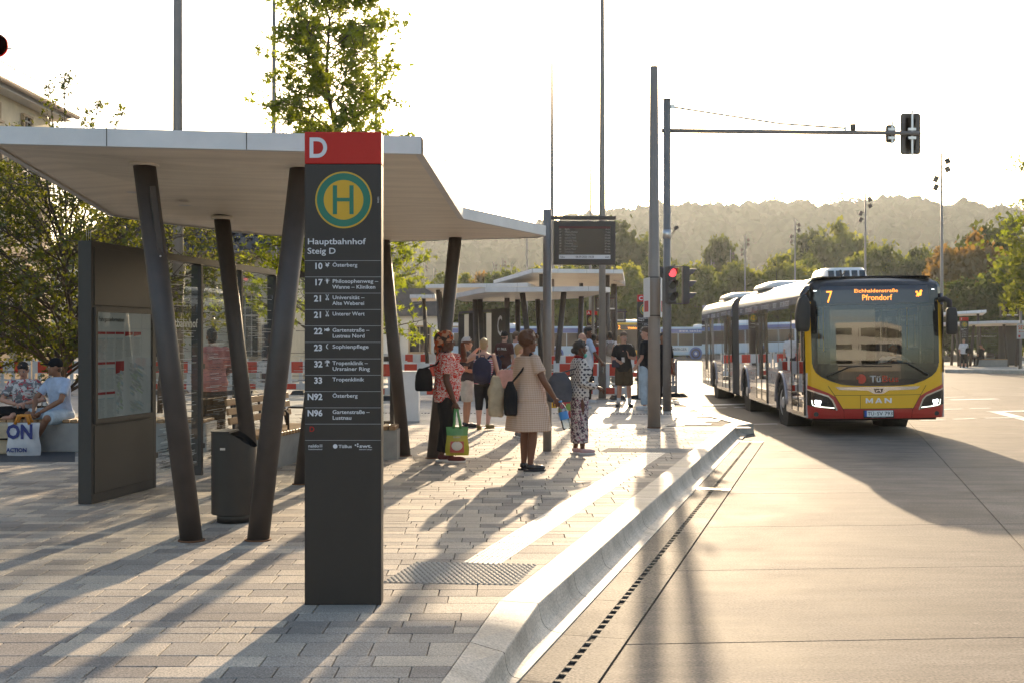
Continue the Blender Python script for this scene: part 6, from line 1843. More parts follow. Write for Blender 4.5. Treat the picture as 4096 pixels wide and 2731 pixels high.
back_head(5.22, ZA + 0.0, 0.22, 0.42, 0.2)
def signal_head(x, y, rz, zc, name='signal_head', lit=None):
    e = MB(); e.box((0, 0, 0), (0.215, 0.16, 0.84), 0, None, 0.02); o = e.build(name, 'signal_body', tm_, (x, y, zc), (0, 0, rz))
    for k, dz in enumerate((0.27, 0.0, -0.27)):
        m = MB(); m.disc((0, -0.083, dz), 0.095, (0, -1, 0), 24); m.build('lens', 'signal_red' if lit == k else 'signal_lens', o)
        m = MB(); n = 14
        a = [(0.105 * math.cos(t), -0.08, dz + 0.105 * math.sin(t)) for t in [R(-15) + R(210) * q / n for q in range(n + 1)]]
        b2 = [(0.10 * math.cos(t), -0.08 - 0.17 * max(0.25, math.sin(t) * 0.5 + 0.5), dz + 0.10 * math.sin(t)) for t in [R(-15) + R(210) * q / n for q in range(n + 1)]]
        m.loft([a, b2], caps=False, closed=False); m.build('visor', 'signal_body', o)
    return o
ZS = (YH - 1142) / sT + CZ - PZ
signal_head(0.06, -0.20, R(18), ZS, lit=0)
signal_head(0.42, -0.02, R(88), ZS)
signal_head(-0.16, 0.1, R(-80), ZS)
m = MB()
for dz in (0.42, -0.42): m.box((0.2, -0.05, ZS + dz), (0.5, 0.03, 0.025))
m.build('signal_bracket', 'signal_body', tm_)
m = MB(); m.tube([(0.09, 0, 4.0), (0.22, -0.05, 4.12)], 0.012, 6); m.box((0.20, -0.06, 4.14), (0.10, 0.08, 0.08), 0, Euler((0, R(-35), 0))); m.build('camera', 'signal_body', tm_)
m = MB(); m.tube([(0, 0, 3.9), (0, 0, 4.1)], 0.1, 20); m.build('clamp_band', 'alu', tm_)

# ================================================================ RED AND WHITE BARRIERS
mat('barrier_white', (0.66, 0.65, 0.63), 0.5, var=0.08, vscale=3)
mat('barrier_red', (0.58, 0.05, 0.022), 0.5)
mat('rubber_foot', (0.03, 0.03, 0.03), 0.85)
mat('foot_wood', (0.22, 0.12, 0.06), 0.8, var=0.3, vscale=6)
def make_barrier(name, label, loc, rz, group=None, L=2.0):
    root = thing(name, label, 'barrier', loc, rz, group)
    m = MB(); m.box((0.03, 0, 0.54), (0.06, 0.05, 1.02)); m.build('post', 'barrier_white', root)
    m = MB(); m.box((L - 0.03, 0, 0.54), (0.06, 0.05, 1.02)); m.build('post', 'barrier_white', root)
    for z0, z1, nm in ((0.62, 0.98, 'top_board'), (0.13, 0.33, 'bottom_board')):
        m = MB(); m.box((L / 2, 0, (z0 + z1) / 2), (L - 0.12, 0.045, z1 - z0)); bd = m.build(nm, 'barrier_white', root)
        k = 0; x = 0.16
        while x < L - 0.2:
            w = 0.34 if z1 > 0.5 else 0.3
            if k % 2 == 0:
                m = MB(); m.box((x + w / 2, -0.0, (z0 + z1) / 2), (w, 0.053, z1 - z0 - 0.035)); m.build('red_field', 'barrier_red', bd)
            else:
                for q in range(3):
                    m = MB(); m.box((x + w * (q + 0.5) / 3, -0.0, (z0 + z1) / 2), (w * 0.12, 0.056, z1 - z0 - 0.05)); m.build('rib', 'barrier_white', bd)
            x += w; k += 1
    for k in range(6):
        m = MB(); m.box((0.2 + (L - 0.4) * k / 5, 0, 0.475), (0.10, 0.035, 0.29)); m.build('slat', 'barrier_white', root)
    m = MB(); m.box((L / 2, 0, 0.42), (L - 0.12, 0.03, 0.05)); m.build('rail', 'barrier_white', root)
    for x in (0.2, L - 0.2, L * 0.5):
        m = MB(); m.box((x, 0, 1.015), (0.07, 0.04, 0.07)); m.build('lug', 'barrier_white', root)
    for x in (0.25, L - 0.25):
        m = MB(); m.add([(x - 0.2, -0.42, 0), (x + 0.2, -0.42, 0), (x + 0.2, 0.42, 0), (x - 0.2, 0.42, 0), (x - 0.14, -0.3, 0.11), (x + 0.14, -0.3, 0.11), (x + 0.14, 0.3, 0.11), (x - 0.14, 0.3, 0.11)], [(4, 5, 6, 7), (0, 1, 5, 4), (1, 2, 6, 5), (2, 3, 7, 6), (3, 0, 4, 7)]); m.build('foot', 'rubber_foot', root)
    return root
bar0 = make_barrier('barrier', 'red and white barrier panel between the departure board pole and the teenager in black', (1.13, 32.0, PZ), 0.0)
def barrier_copy(loc, rz, label, group=None):
    c = copy_tree(bar0); c.location = loc; c.rotation_euler = (0, 0, rz); c['label'] = label
    if group: c['group'] = group
    return c
GB = 'barriers closing off the works area'
bar0['group'] = GB
barrier_copy((3.45, 31.9, PZ), R(52), 'angled red and white barrier panel behind the young man in jeans', GB)
barrier_copy((-3.05, 31.6, PZ), 0, 'red and white barrier panel between the white cabinet and the patterned headscarf', GB)
barrier_copy((-5.08, 31.6, PZ), 0, 'red and white barrier panel whose end shows beside the white cabinet', GB)
for k in range(9): barrier_copy((-22.5 + 2.06 * k, 35.0, PZ), 0, 'red and white barrier panel seen through the glass wall of the shelter', GB)
for k in range(4): barrier_copy((-9 + 2.06 * k, 52.0, PZ), 0, 'distant red and white barrier panel beyond the shelter columns', GB)
for k in range(2): barrier_copy((1.3 + 2.06 * k, 47.0, PZ), 0, 'distant red and white barrier panel behind the group of boys', GB)

# white utility cabinet
uc = thing('utility_cabinet', 'plain white utility cabinet beside the concrete bench block', 'cabinet', (GP(1640, 1688).x, GP(1640, 1688).y, PZ), 0)
m = MB(); m.box((0, 0.13, 0.50), (0.34, 0.26, 0.96), 0, None, 0.006); m.build('body', 'barrier_white', uc)
m = MB(); m.box((0, 0.13, 0.99), (0.38, 0.30, 0.03), 0, None, 0.006); m.build('lid', 'barrier_white', uc)
m = MB(); m.box((0, 0.13, 0.012), (0.36, 0.28, 0.024)); m.build('plinth', 'bench_concrete', uc)
m = MB(); m.box((0, -0.001, 0.5), (0.30, 0.006, 0.88)); m.build('door', 'barrier_white', uc)

# low wall bench of the seated pair
lw = thing('low_wall_bench', 'low concrete wall bench with wooden seat by the dark trees', 'bench', (-8.9, 16.95, PZ))
m = MB(); m.box((1.85, 0.30, 0.21), (5.3, 0.60, 0.42), 0, None, 0.01); m.build('concrete_base', 'bench_concrete', lw)
sl = MB(); sl.box((0, 0, 0), (0.10, 0.62, 0.05), 0, None, 0.008); sm_ = sl.mesh('seat_slat', 'bench_wood')
for k in range(46): link('seat_slat', sm_, lw, (-0.72 + k * 0.114, 0.30, 0.445))

# ================================================================ OTHER SHELTERS, SIGNS AND BUSES OF THE YARD
def small_pylon(name, label, loc, rz, letter, lines, num=True):
    root = thing(name, label, 'stop sign', loc, rz)
    W, Hh, T = 0.47, 2.88, 0.12
    m = MB(); m.box((0, T / 2, (Hh - 0.196) / 2), (W, T, Hh - 0.196)); m.build('body', 'sign_dark', root)
    m = MB(); m.box((0, T / 2, Hh - 0.098), (W, T, 0.1955)); m.build('header', 'sign_red', root)
    b = MB(); text_mb(b, letter, 0.115, (-0.20, -0.004, Hh - 0.155), X1, Z1, bold=0.04); b.build('platform_letter', 'sign_white', root)
    h_badge(root, 0.005, Hh - 0.417, 0.173, -0.004, 32, 0.003)
    b = MB(); text_mb(b, 'Hauptbahnhof', 0.036, (-0.215, -0.004, 2.20), X1, Z1, bold=0.02, fit=0.35); b.build('stop_name', 'sign_white', root)
    b = MB(); text_mb(b, 'Steig ' + letter, 0.036, (-0.215, -0.004, 2.14), X1, Z1, bold=0.02, fit=0.17); b.build('stop_name', 'sign_white', root)
    for k, (n, t) in enumerate(lines):
        z = 2.03 - 0.10 * k
        b = MB(); text_mb(b, n, 0.035, (-0.085, -0.004, z), X1, Z1, align='RIGHT', bold=0.02); b.build('route_number', 'sign_white', root)
        for q, s in enumerate(t):
            b = MB(); text_mb(b, s, 0.022, (-0.055, -0.004, z + 0.015 - 0.032 * q), X1, Z1, bold=0.015); b.build('route_name', 'sign_white', root)
        b = MB(); rect(b, (0, -0.004, z + 0.055), X1, Z1, W * 0.96, 0.003); b.build('divider_line', 'sign_line', root)
    return root

sC = 147.0
pc = P(2583, 1500, 33.5); pc.z = PZ
small_pylon('stop_pylon', 'bus stop pylon with red header reading C behind the thick lamp pole', pc, R(2), 'C', [('1', ['Lustnau - Herren-', 'berg (- Pfrondorf)']), ('7', ['Lustnau -', 'Pfrondorf']), ('N91', ['Lustnau - Herren-', 'berg - Pfrondorf'])])
pc = P(3858, 1470, 68.0); pc.z = PZ
small_pylon('stop_pylon', 'narrow stop pylon reading I beside the woman in the white shirt', pc, R(3), 'I', [('3', ['Waldhäuser']), ('4', ['Sand - WHO']), ('12', ['Marktplatz']), ('18', ['Morgenstelle'])])
pc = P(2368, 1500, 52.0); pc.z = PZ
small_pylon('stop_pylon', 'distant stop pylon with red header reading A behind the bald man', pc, R(2), 'A', [('5', ['Waldhäuser Ost'])])

# shelter C: one front wing, one rear wing, columns
def roof_px(name, label, pts, inner, th, cols, group=None):
    r = folded_roof(name, label, [pz(*p) for p in pts], [pz(*p) for p in inner], th, group)
    for (bx, tx, ty, d) in cols:
        top = Vector(pz(tx, ty, d)); s = F / d
        shelter_column(r, ((bx - 2048) / s, d, PZ), top, 0.085, False)
    return r
roof_px('bus_shelter', 'white shelter roof over the leaning columns behind the boys and the dress woman',
        [(1941, 1168, 34.5), (2400, 1164, 34.0), (2440, 1168, 36.0), (2330, 1192, 40.5), (2060, 1207, 41.0), (1850, 1206, 40.0), (1820, 1192, 36.0)], [(2180, 1186, 37.5)], 0.13,
        [(2140, 2090, 1177, 35.5), (2216, 2255, 1176, 35.5), (1912, 1900, 1200, 38.5), (1938, 1920, 1200, 38.5), (2030, 2028, 1198, 38.0), (2075, 2070, 1196, 39.5), (2170, 2150, 1196, 39.8), (2315, 2325, 1192, 39.0)])
roof_px('bus_shelter', 'large white shelter roof rising highest above the other roofs behind the departure board',
        [(2130, 1090, 45.0), (2490, 1094, 45.5), (2500, 1140, 54.0), (2300, 1150, 57.0), (2000, 1142, 56.0), (1975, 1135, 50.0)], [(2250, 1128, 50)], 0.14,
        [(2168, 2165, 1098, 46.0), (2434, 2430, 1100, 46.5), (2320, 2325, 1135, 52.0), (2445, 2452, 1140, 53.0)])
roof_px('bus_shelter', 'long thin white shelter roof behind the leaning column and the headscarf woman',
        [(1703, 1152, 44.0), (2110, 1146, 44.0), (2150, 1160, 49.0), (1990, 1176, 54.0), (1780, 1196, 52.0), (1750, 1180, 48.0)], [(1900, 1168, 48)], 0.13,
        [(1770, 1752, 1165, 45.5), (1800, 1758, 1170, 46.5), (1932, 1910, 1165, 47.0)])
roof_px('bus_shelter', 'small white shelter roof wing on one leaning column left of the long thin roof',
        [(1640, 1192, 50.0), (1740, 1192, 50.0), (1745, 1205, 56.0), (1650, 1207, 56.0)], [], 0.14, [(1712, 1695, 1198, 51.5)])
roof_px('bus_shelter', 'white shelter roof wing tilting up beside the pylon reading C',
        [(2440, 1118, 50.0), (2500, 1138, 50.0), (2500, 1144, 55.0), (2430, 1146, 57.0)], [], 0.14, [(2465, 2460, 1145, 53.0)])
roof_px('bus_shelter', 'far flat white canopy spanning behind the leaning column before the trees',
        [(1480, 1300, 82.0), (1880, 1304, 82.0), (1880, 1310, 92.0), (1480, 1308, 92.0)], [], 0.2, [(1545, 1545, 1304, 86.0), (1660, 1660, 1304, 86.0), (1680, 1682, 1304, 84.0), (1780, 1780, 1304, 86.0)])
# far shelter on the island
isl = MB(); pts = [P(3780, 1470, 64.5), P(4300, 1490, 61.0), P(4500, 1480, 62.0), P(4500, 1440, 100.0), P(3760, 1440, 84.0), P(3745, 1467, 69)]
isl.prism([(p.x, p.y) for p in pts], -0.02, PZ); tag(isl.build('traffic_island', 'kerb_stone'), kind='structure')
roof_px('bus_shelter', 'far white shelter roof over the waiting woman in the white shirt',
        [(3765, 1300, 70.0), (4010, 1292, 69.5), (4150, 1292, 69.5), (4150, 1302, 76.0), (3900, 1305, 77.0), (3765, 1306, 76.0)], [(3930, 1306, 73)], 0.14,
        [(3835, 3826, 1300, 71.5), (3880, 3895, 1302, 71.5), (4030, 4016, 1300, 71.0), (4064, 4076, 1300, 71.0), (3806, 3815, 1302, 74.0)])
roof_px('bus_shelter', 'upper far shelter roof wing showing above the waiting woman shelter',
        [(3745, 1262, 72.0), (3945, 1250, 74.0), (3930, 1262, 82.0), (3745, 1268, 82.0)], [], 0.16, [(3912, 3912, 1258, 77.0)])
ifar = make_info('information_wall', 'far glass shelter wall with notice cabinet behind the waiting woman', 'information board', (P(4080, 1400, 74.5).x, 74.5, PZ), R(90), 4, False)
info_c = make_info('information_wall', 'grey information cabinet lettered C with glass wall behind the striped top woman', 'information board', (P(2038, 1400, 37.0).x, 37.0, PZ), R(20), 3, False)
b = MB(); text_mb(b, 'C', 0.62, (-0.152, 0.75, 1.75), (0, -1, 0), Z1, bold=0.02, fit=0.45); 
# lettering faces the camera on the cabinet's broad side
bo = b.build('platform_letter', 'sign_white', info_c)
bo.location = (0, 0, 0)
make_display('departure_display', 'departure board behind the thick lamp mast and the tall man', P(2372, 1400, 50).xy.to_3d() + Vector((0, 0, PZ)), R(2), False, True, None, 3.6)
make_display('departure_display', 'lower departure board left of the pylon reading C', P(2428, 1400, 62).xy.to_3d() + Vector((0, 0, PZ)), R(2), False, True, None, 3.3)
make_display('departure_display', 'small distant departure board beside the red stop header A', P(2364, 1400, 66).xy.to_3d() + Vector((0, 0, PZ)), R(2), False, True, None, 3.0)
make_display('departure_display', 'far departure board on the island above the orange lettered sign', P(4083, 1400, 66).xy.to_3d() + Vector((0, 0, PZ)), R(-3), False, False, None, 3.75, 1.05, 0.72)
sv = thing('paper_sign', 'white sign with orange SEV lettering and arrow on the far island', 'sign', (P(4068, 1400, 64.5).x, 64.5, PZ))
m = MB(); m.box((0.45, 0, 2.05), (0.9, 0.03, 0.82)); m.build('board', 'paper', sv)
m = MB(); m.cyl((0.12, 0.03, 0), (0.12, 0.03, 2.5), 0.03, n=8); m.build('post', 'dark_steel', sv)
mat('sev_orange', (0.75, 0.16, 0.02), 0.6)
b = MB(); text_mb(b, 'SEV', 0.20, (0.05, -0.017, 2.16), X1, Z1, bold=0.02); b.build('lettering', 'sev_orange', sv)
b = MB(); rect(b, (0.42, -0.017, 2.03), X1, Z1, 0.62, 0.02); b.add([(0.06, -0.0172, 2.03), (0.16, -0.0172, 2.08), (0.16, -0.0172, 1.98)], [(0, 1, 2)]); b.build('arrow', 'paper_red', sv)
b = MB(); rect(b, (0.12, -0.017, 1.78), X1, Z1, 0.12, 0.14); b.build('symbol', 'paper_red', sv)

# ---- other buses
mat('bus_blue', (0.05, 0.10, 0.30), 0.3, coat=0.4)
mat('bus_pale', (0.45, 0.55, 0.62), 0.3, coat=0.4)
def simple_bus(name, label, loc, rz, L, top, body, strip_txt=None, box_txt=None, dest=None, ty=6.0, by=6.6):
    """local: front at y=0, flank facing -x"""
    root = thing(name, label, 'bus', loc, rz)
    m = MB(); m.box((0, L / 2, 1.62), (2.5, L, 2.62), 0, None, 0.08); m.build('body', body, root)
    m = MB(); m.box((0, L / 2, 2.80), (2.46, L - 0.2, 0.30), 0, None, 0.1); m.build('roof', 'bus_white', root)
    m = MB(); rounded_pod(m, (0, L * 0.62, 2.94), (1.6, 2.6, 0.28)); m.build('roof_unit', 'bus_white', root)
    for s in (-1, 1):
        m = MB(); m.box((s * 1.256, L / 2, 2.56), (0.012, L - 0.1, 0.40)); stp = m.build('top_band', top, root)
        n = int(L / 1.5)
        for k in range(n):
            g = MB(); y0 = 0.3 + (L - 0.5) * k / n; g.box((s * 1.262, y0 + (L - 0.5) / n / 2, 1.78), (0.012, (L - 0.5) / n - 0.07, 1.12)); g.build('window', 'window_dark', root)
        for y in (2.6, L - 3.3):
            m = MB(); m.cyl((s * 1.20, y, 0.5), (s * 1.263, y, 0.5), 0.60, 0.60, 24); m.build('wheel_arch', top, root)
            make_wheel(root, s * 1.275, y, 0.48, 0.26, s)
        if s < 0 and strip_txt:
            b = MB(); text_mb(b, strip_txt, 0.24, (s * 1.266, ty, 2.47), (0, -1, 0), Z1, align='CENTER', bold=0.02, spacing=1.25); b.build('lettering', 'sign_white', stp)
            m = MB(); m.box((s * 1.262, by, 0.86), (0.012, 2.1, 0.46)); bx = m.build('sign_panel', 'paper', root)
            b = MB(); text_mb(b, box_txt, 0.24, (s * 1.270, by, 0.76), (0, -1, 0), Z1, align='CENTER', bold=0.02, fit=1.8); b.build('lettering', 'ink', bx)
    m = MB(); m.box((0, -0.012, 1.75), (2.2, 0.03, 1.35)); m.build('windscreen', 'window_dark', root)
    m = MB(); m.box((0, -0.016, 2.62), (2.2, 0.03, 0.34)); dpl = m.build('destination_display', 'dest_panel', root)
    for t, sz, x, z, ft in (dest or []):
        b = MB(); text_mb(b, t, sz, (x, -0.034, z), X1, Z1, align='CENTER', bold=0.03, fit=ft); b.build('destination_text', 'led', dpl)
    for s in (-1, 1):
        m = MB(); m.box((s * 0.95, -0.01, 0.72), (0.3, 0.03, 0.16)); m.build('headlight', 'chrome', root)
        m = MB(); m.box((s * 1.36, -0.2, 2.05), (0.16, 0.12, 0.42), 0, None, 0.03); m.tube([(s * 1.2, 0, 2.6), (s * 1.36, -0.2, 2.5), (s * 1.36, -0.2, 2.2)], 0.025, 6); m.build('mirror', 'bus_rubber', root)
    return root
p = GR(2905, 1432)
simple_bus('city_bus', 'blue and white bus lettered www.temberger.de passing far behind the traffic light', (26.0, 112.0, 0), R(90), 12.0, 'bus_blue', 'bus_pale', 'www.temberger.de', 'TEMBERGER', None, 8.6, 10.45)
# flank faces -x locally; turned so that it looks at the camera
p = P(2527, 1400, 80.0)
simple_bus('city_bus', 'yellow city bus with destination display 2 Waldhäuser behind the pylon reading C', (p.x, 80.0, 0), R(-4), 12.0, 'bus_yellow', 'bus_yellow', None, None, [('2', 0.24, -0.85, 2.49, 0.16), ('Waldhäuser', 0.13, 0.15, 2.50, 0.85)])
simple_bus('city_bus', 'dark-windowed bus with white roof parked far behind the headscarf woman', (-9.0, 97.0, 0), R(90), 12.0, 'bus_silver', 'bus_silver')
simple_bus('city_bus', 'blue bus glimpsed between the shelter columns behind the tall man', (6.6, 106.0, 0), R(90), 12.0, 'bus_blue', 'bus_pale')

mat_leaf('red_plastic', (0.5, 0.02, 0.02), (0.5, 0.02, 0.02), 0.7, (1.6, 1.2, 1.2))
# red signal at the very edge of the frame, top left
rs = thing('red_sign', 'red rounded sign on a bracket at the eave of the station building', 'sign', P(-18, 182, 20.0))
m = MB(); m.disc((0, 0, 0), 0.20, (0, -1, 0), 24); m.cyl((0, 0, 0), (0, 0.05, 0), 0.20, 0.20, 24); m.build('disc', 'red_plastic', rs)
m = MB(); m.tube([(0.15, 0.02, -0.05), (0.28, 0.02, -0.05)], 0.012, 6); m.build('ring', 'alu', rs)
m = MB(); m.tube([(0, 0.05, 0), (-9.4, 0.2, 0.3)], 0.03, 6); m.build('bracket', 'dark_steel', rs)

# ================================================================ HAZE
hz_m, hz_nt, hz_b = _new('haze_air')
hz_nt.nodes.remove(hz_b)
pv = hz_nt.nodes.new('ShaderNodeVolumePrincipled')
pv.inputs['Color'].default_value = (0.88, 0.94, 1.0, 1)
pv.inputs['Density'].default_value = 0.00015
pv.inputs['Anisotropy'].default_value = 0.55
hz_nt.links.new(pv.outputs[0], hz_nt.nodes['Material Output'].inputs['Volume'])
h = MB(); h.box((0, 540, 66), (2300, 1500, 136))
hz = h.build('haze', hz_m)
tag(hz, kind='stuff')

# ================================================================ PEOPLE
for nm, c in (('skin_light', (0.50, 0.27, 0.19)), ('skin_tan', (0.40, 0.20, 0.12)), ('skin_brown', (0.16, 0.068, 0.038)), ('skin_dark', (0.10, 0.043, 0.026)), ('skin_olive', (0.27, 0.135, 0.08))):
    mat(nm, c, 0.55, spec=0.35, var=0.06, vscale=10)
mat('lips', (0.28, 0.08, 0.07), 0.5); mat('lips_dark', (0.10, 0.03, 0.03), 0.5)
mat('eye_dark', (0.02, 0.015, 0.012), 0.2); mat('eye_white', (0.55, 0.54, 0.52), 0.3)
mat('hair_black', (0.016, 0.012, 0.010), 0.55, bump=0.8, bscale=90); mat('hair_brown', (0.085, 0.045, 0.022), 0.5, bump=0.8, bscale=90)
mat('hair_grey', (0.40, 0.38, 0.36), 0.5, bump=0.8, bscale=90); mat('hair_blond', (0.34, 0.22, 0.10), 0.5, bump=0.8, bscale=90); mat('hair_reddish', (0.10, 0.04, 0.018), 0.5, bump=0.8, bscale=90)
mat('sole_white', (0.62, 0.60, 0.57), 0.6); mat('shoe_black', (0.018, 0.017, 0.017), 0.35); mat('shoe_white', (0.60, 0.60, 0.60), 0.5); mat('shoe_maroon', (0.10, 0.025, 0.025), 0.7); mat('shoe_pink', (0.46, 0.30, 0.30), 0.7); mat('shoe_olive', (0.22, 0.15, 0.05), 0.6); mat('shoe_grey', (0.22, 0.21, 0.20), 0.7)
mat('sock_white', (0.60, 0.60, 0.60), 0.9)
for nm, c in (('c_black', (0.014, 0.013, 0.014)), ('c_white', (0.62, 0.62, 0.63)), ('c_paleblue', (0.40, 0.47, 0.60)), ('c_charcoal', (0.045, 0.040, 0.042)), ('c_brown', (0.075, 0.028, 0.024)), ('c_denim', (0.22, 0.29, 0.36)), ('c_denim_light', (0.42, 0.50, 0.56)), ('c_beige', (0.46, 0.36, 0.24)), ('c_pink', (0.52, 0.27, 0.22)), ('c_red', (0.46, 0.025, 0.02)), ('c_salmon', (0.50, 0.20, 0.16)), ('c_navy', (0.022, 0.022, 0.045)), ('c_khaki', (0.07, 0.05, 0.03)), ('c_offwhite', (0.50, 0.46, 0.40)), ('c_greybag', (0.075, 0.08, 0.095)), ('c_grey', (0.22, 0.21, 0.20)), ('c_mask', (0.10, 0.42, 0.36)), ('c_darkred', (0.22, 0.012, 0.014))):
    cloth(nm, c)
mat_print('pr_leaf', 'leaves', (0.52, 0.045, 0.035), (0.62, 0.55, 0.50), scale=15)
mat_print('pr_stripe', 'stripes', (0.62, 0.58, 0.58), (0.42, 0.055, 0.12), scale=24)
mat_print('pr_gingham', 'gingham', (0.62, 0.47, 0.37), (0.47, 0.30, 0.21), scale=38)
mat_print('pr_hound', 'hound', (0.50, 0.48, 0.46), (0.05, 0.045, 0.06), scale=13)
mat_print('pr_floral', 'floral', (0.50, 0.46, 0.44), (0.06, 0.05, 0.07), (0.30, 0.10, 0.16), scale=26)
mat_print('pr_wrap', 'patch', (0.32, 0.06, 0.02), (0.05, 0.035, 0.03), (0.40, 0.20, 0.12), scale=24)
mat_print('pr_butterfly', 'floral', (0.55, 0.54, 0.53), (0.18, 0.18, 0.19), (0.42, 0.07, 0.08), scale=11)
mat_print('pr_bag', 'patch', (0.55, 0.50, 0.46), (0.45, 0.06, 0.06), (0.25, 0.35, 0.08), scale=7)

def V3(p): return Vector(p)
def append_mb(me, mb, mi=0):
    bm = bmesh.new(); bm.from_mesh(me)
    vs = [bm.verts.new(p) for p in mb.v]
    for f in mb.f:
        try:
            fc = bm.faces.new([vs[i] for i in f]); fc.smooth = True; fc.material_index = mi
        except ValueError: pass
    bm.to_mesh(me); bm.free(); me.update()

def hand_mb(wr, fdir, ndir, thumb_side, curl=0.7):
    """palm, four unequal bent fingers and a thumb leaving the side of the palm"""
    f = V3(fdir).normalized(); n = V3(ndir); n = (n - f * n.dot(f)).normalized(); s = f.cross(n) * thumb_side
    m = MB(); wr = V3(wr)
    M = Matrix((s, f, n)).transposed()
    m.ell(wr + f * 0.045, (0.040, 0.055, 0.016), 0, 10, 7, M)
    for i, L in enumerate((0.070, 0.078, 0.072, 0.056)):
        b = wr + f * 0.085 + s * (0.030 - 0.020 * i)
        sp = s * (0.10 - 0.07 * i)
        d1 = (f * math.cos(curl * .6) + n * math.sin(curl * .6) + sp).normalized(); d2 = (f * math.cos(curl * 1.6) + n * math.sin(curl * 1.6) + sp * 0.5).normalized()
        k1 = b + d1 * L * 0.5; k2 = k1 + d2 * L * 0.5
        m.tube([b - f * 0.02, b, k1, k2, k2 + d2 * 0.004], [0.009, 0.0095, 0.0088, 0.0075, 0.003], 6)
    b = wr + f * 0.022 + s * 0.030
    d1 = (f * 0.72 + s * 0.68 + n * 0.2).normalized(); d2 = (f * 0.9 + s * 0.25 + n * 0.35).normalized()
    m.tube([b - d1 * 0.01, b + d1 * 0.035, b + d1 * 0.035 + d2 * 0.030, b + d1 * 0.035 + d2 * 0.034], [0.013, 0.011, 0.009, 0.004], 6)
    return m

TORSO = [(0.84, 0.150, 0.110, 0.00), (0.93, 0.172, 0.120, -0.01), (1.02, 0.152, 0.108, 0.0), (1.10, 0.142, 0.100, 0.005), (1.22, 0.158, 0.113, 0.005), (1.32, 0.170, 0.112, 0.0), (1.395, 0.165, 0.092, -0.008), (1.44, 0.105, 0.070, -0.012), (1.468, 0.058, 0.055, -0.010)]
def ring_at(z, hw, hd, yo, off=(0, 0), n=22):
    return [(off[0] + hw * math.copysign(abs(math.cos(a)) ** 0.85, math.cos(a)), off[1] + yo + hd * math.copysign(abs(math.sin(a)) ** 0.9, math.sin(a)), z) for a in [2 * PI * k / n for k in range(n)]]
def torso_interp(z):
    for a, b in zip(TORSO, TORSO[1:]):
        if a[0] <= z <= b[0]:
            t = (z - a[0]) / (b[0] - a[0]); return tuple(a[i] + (b[i] - a[i]) * t for i in range(4))
    return TORSO[0] if z < TORSO[0][0] else TORSO[-1]

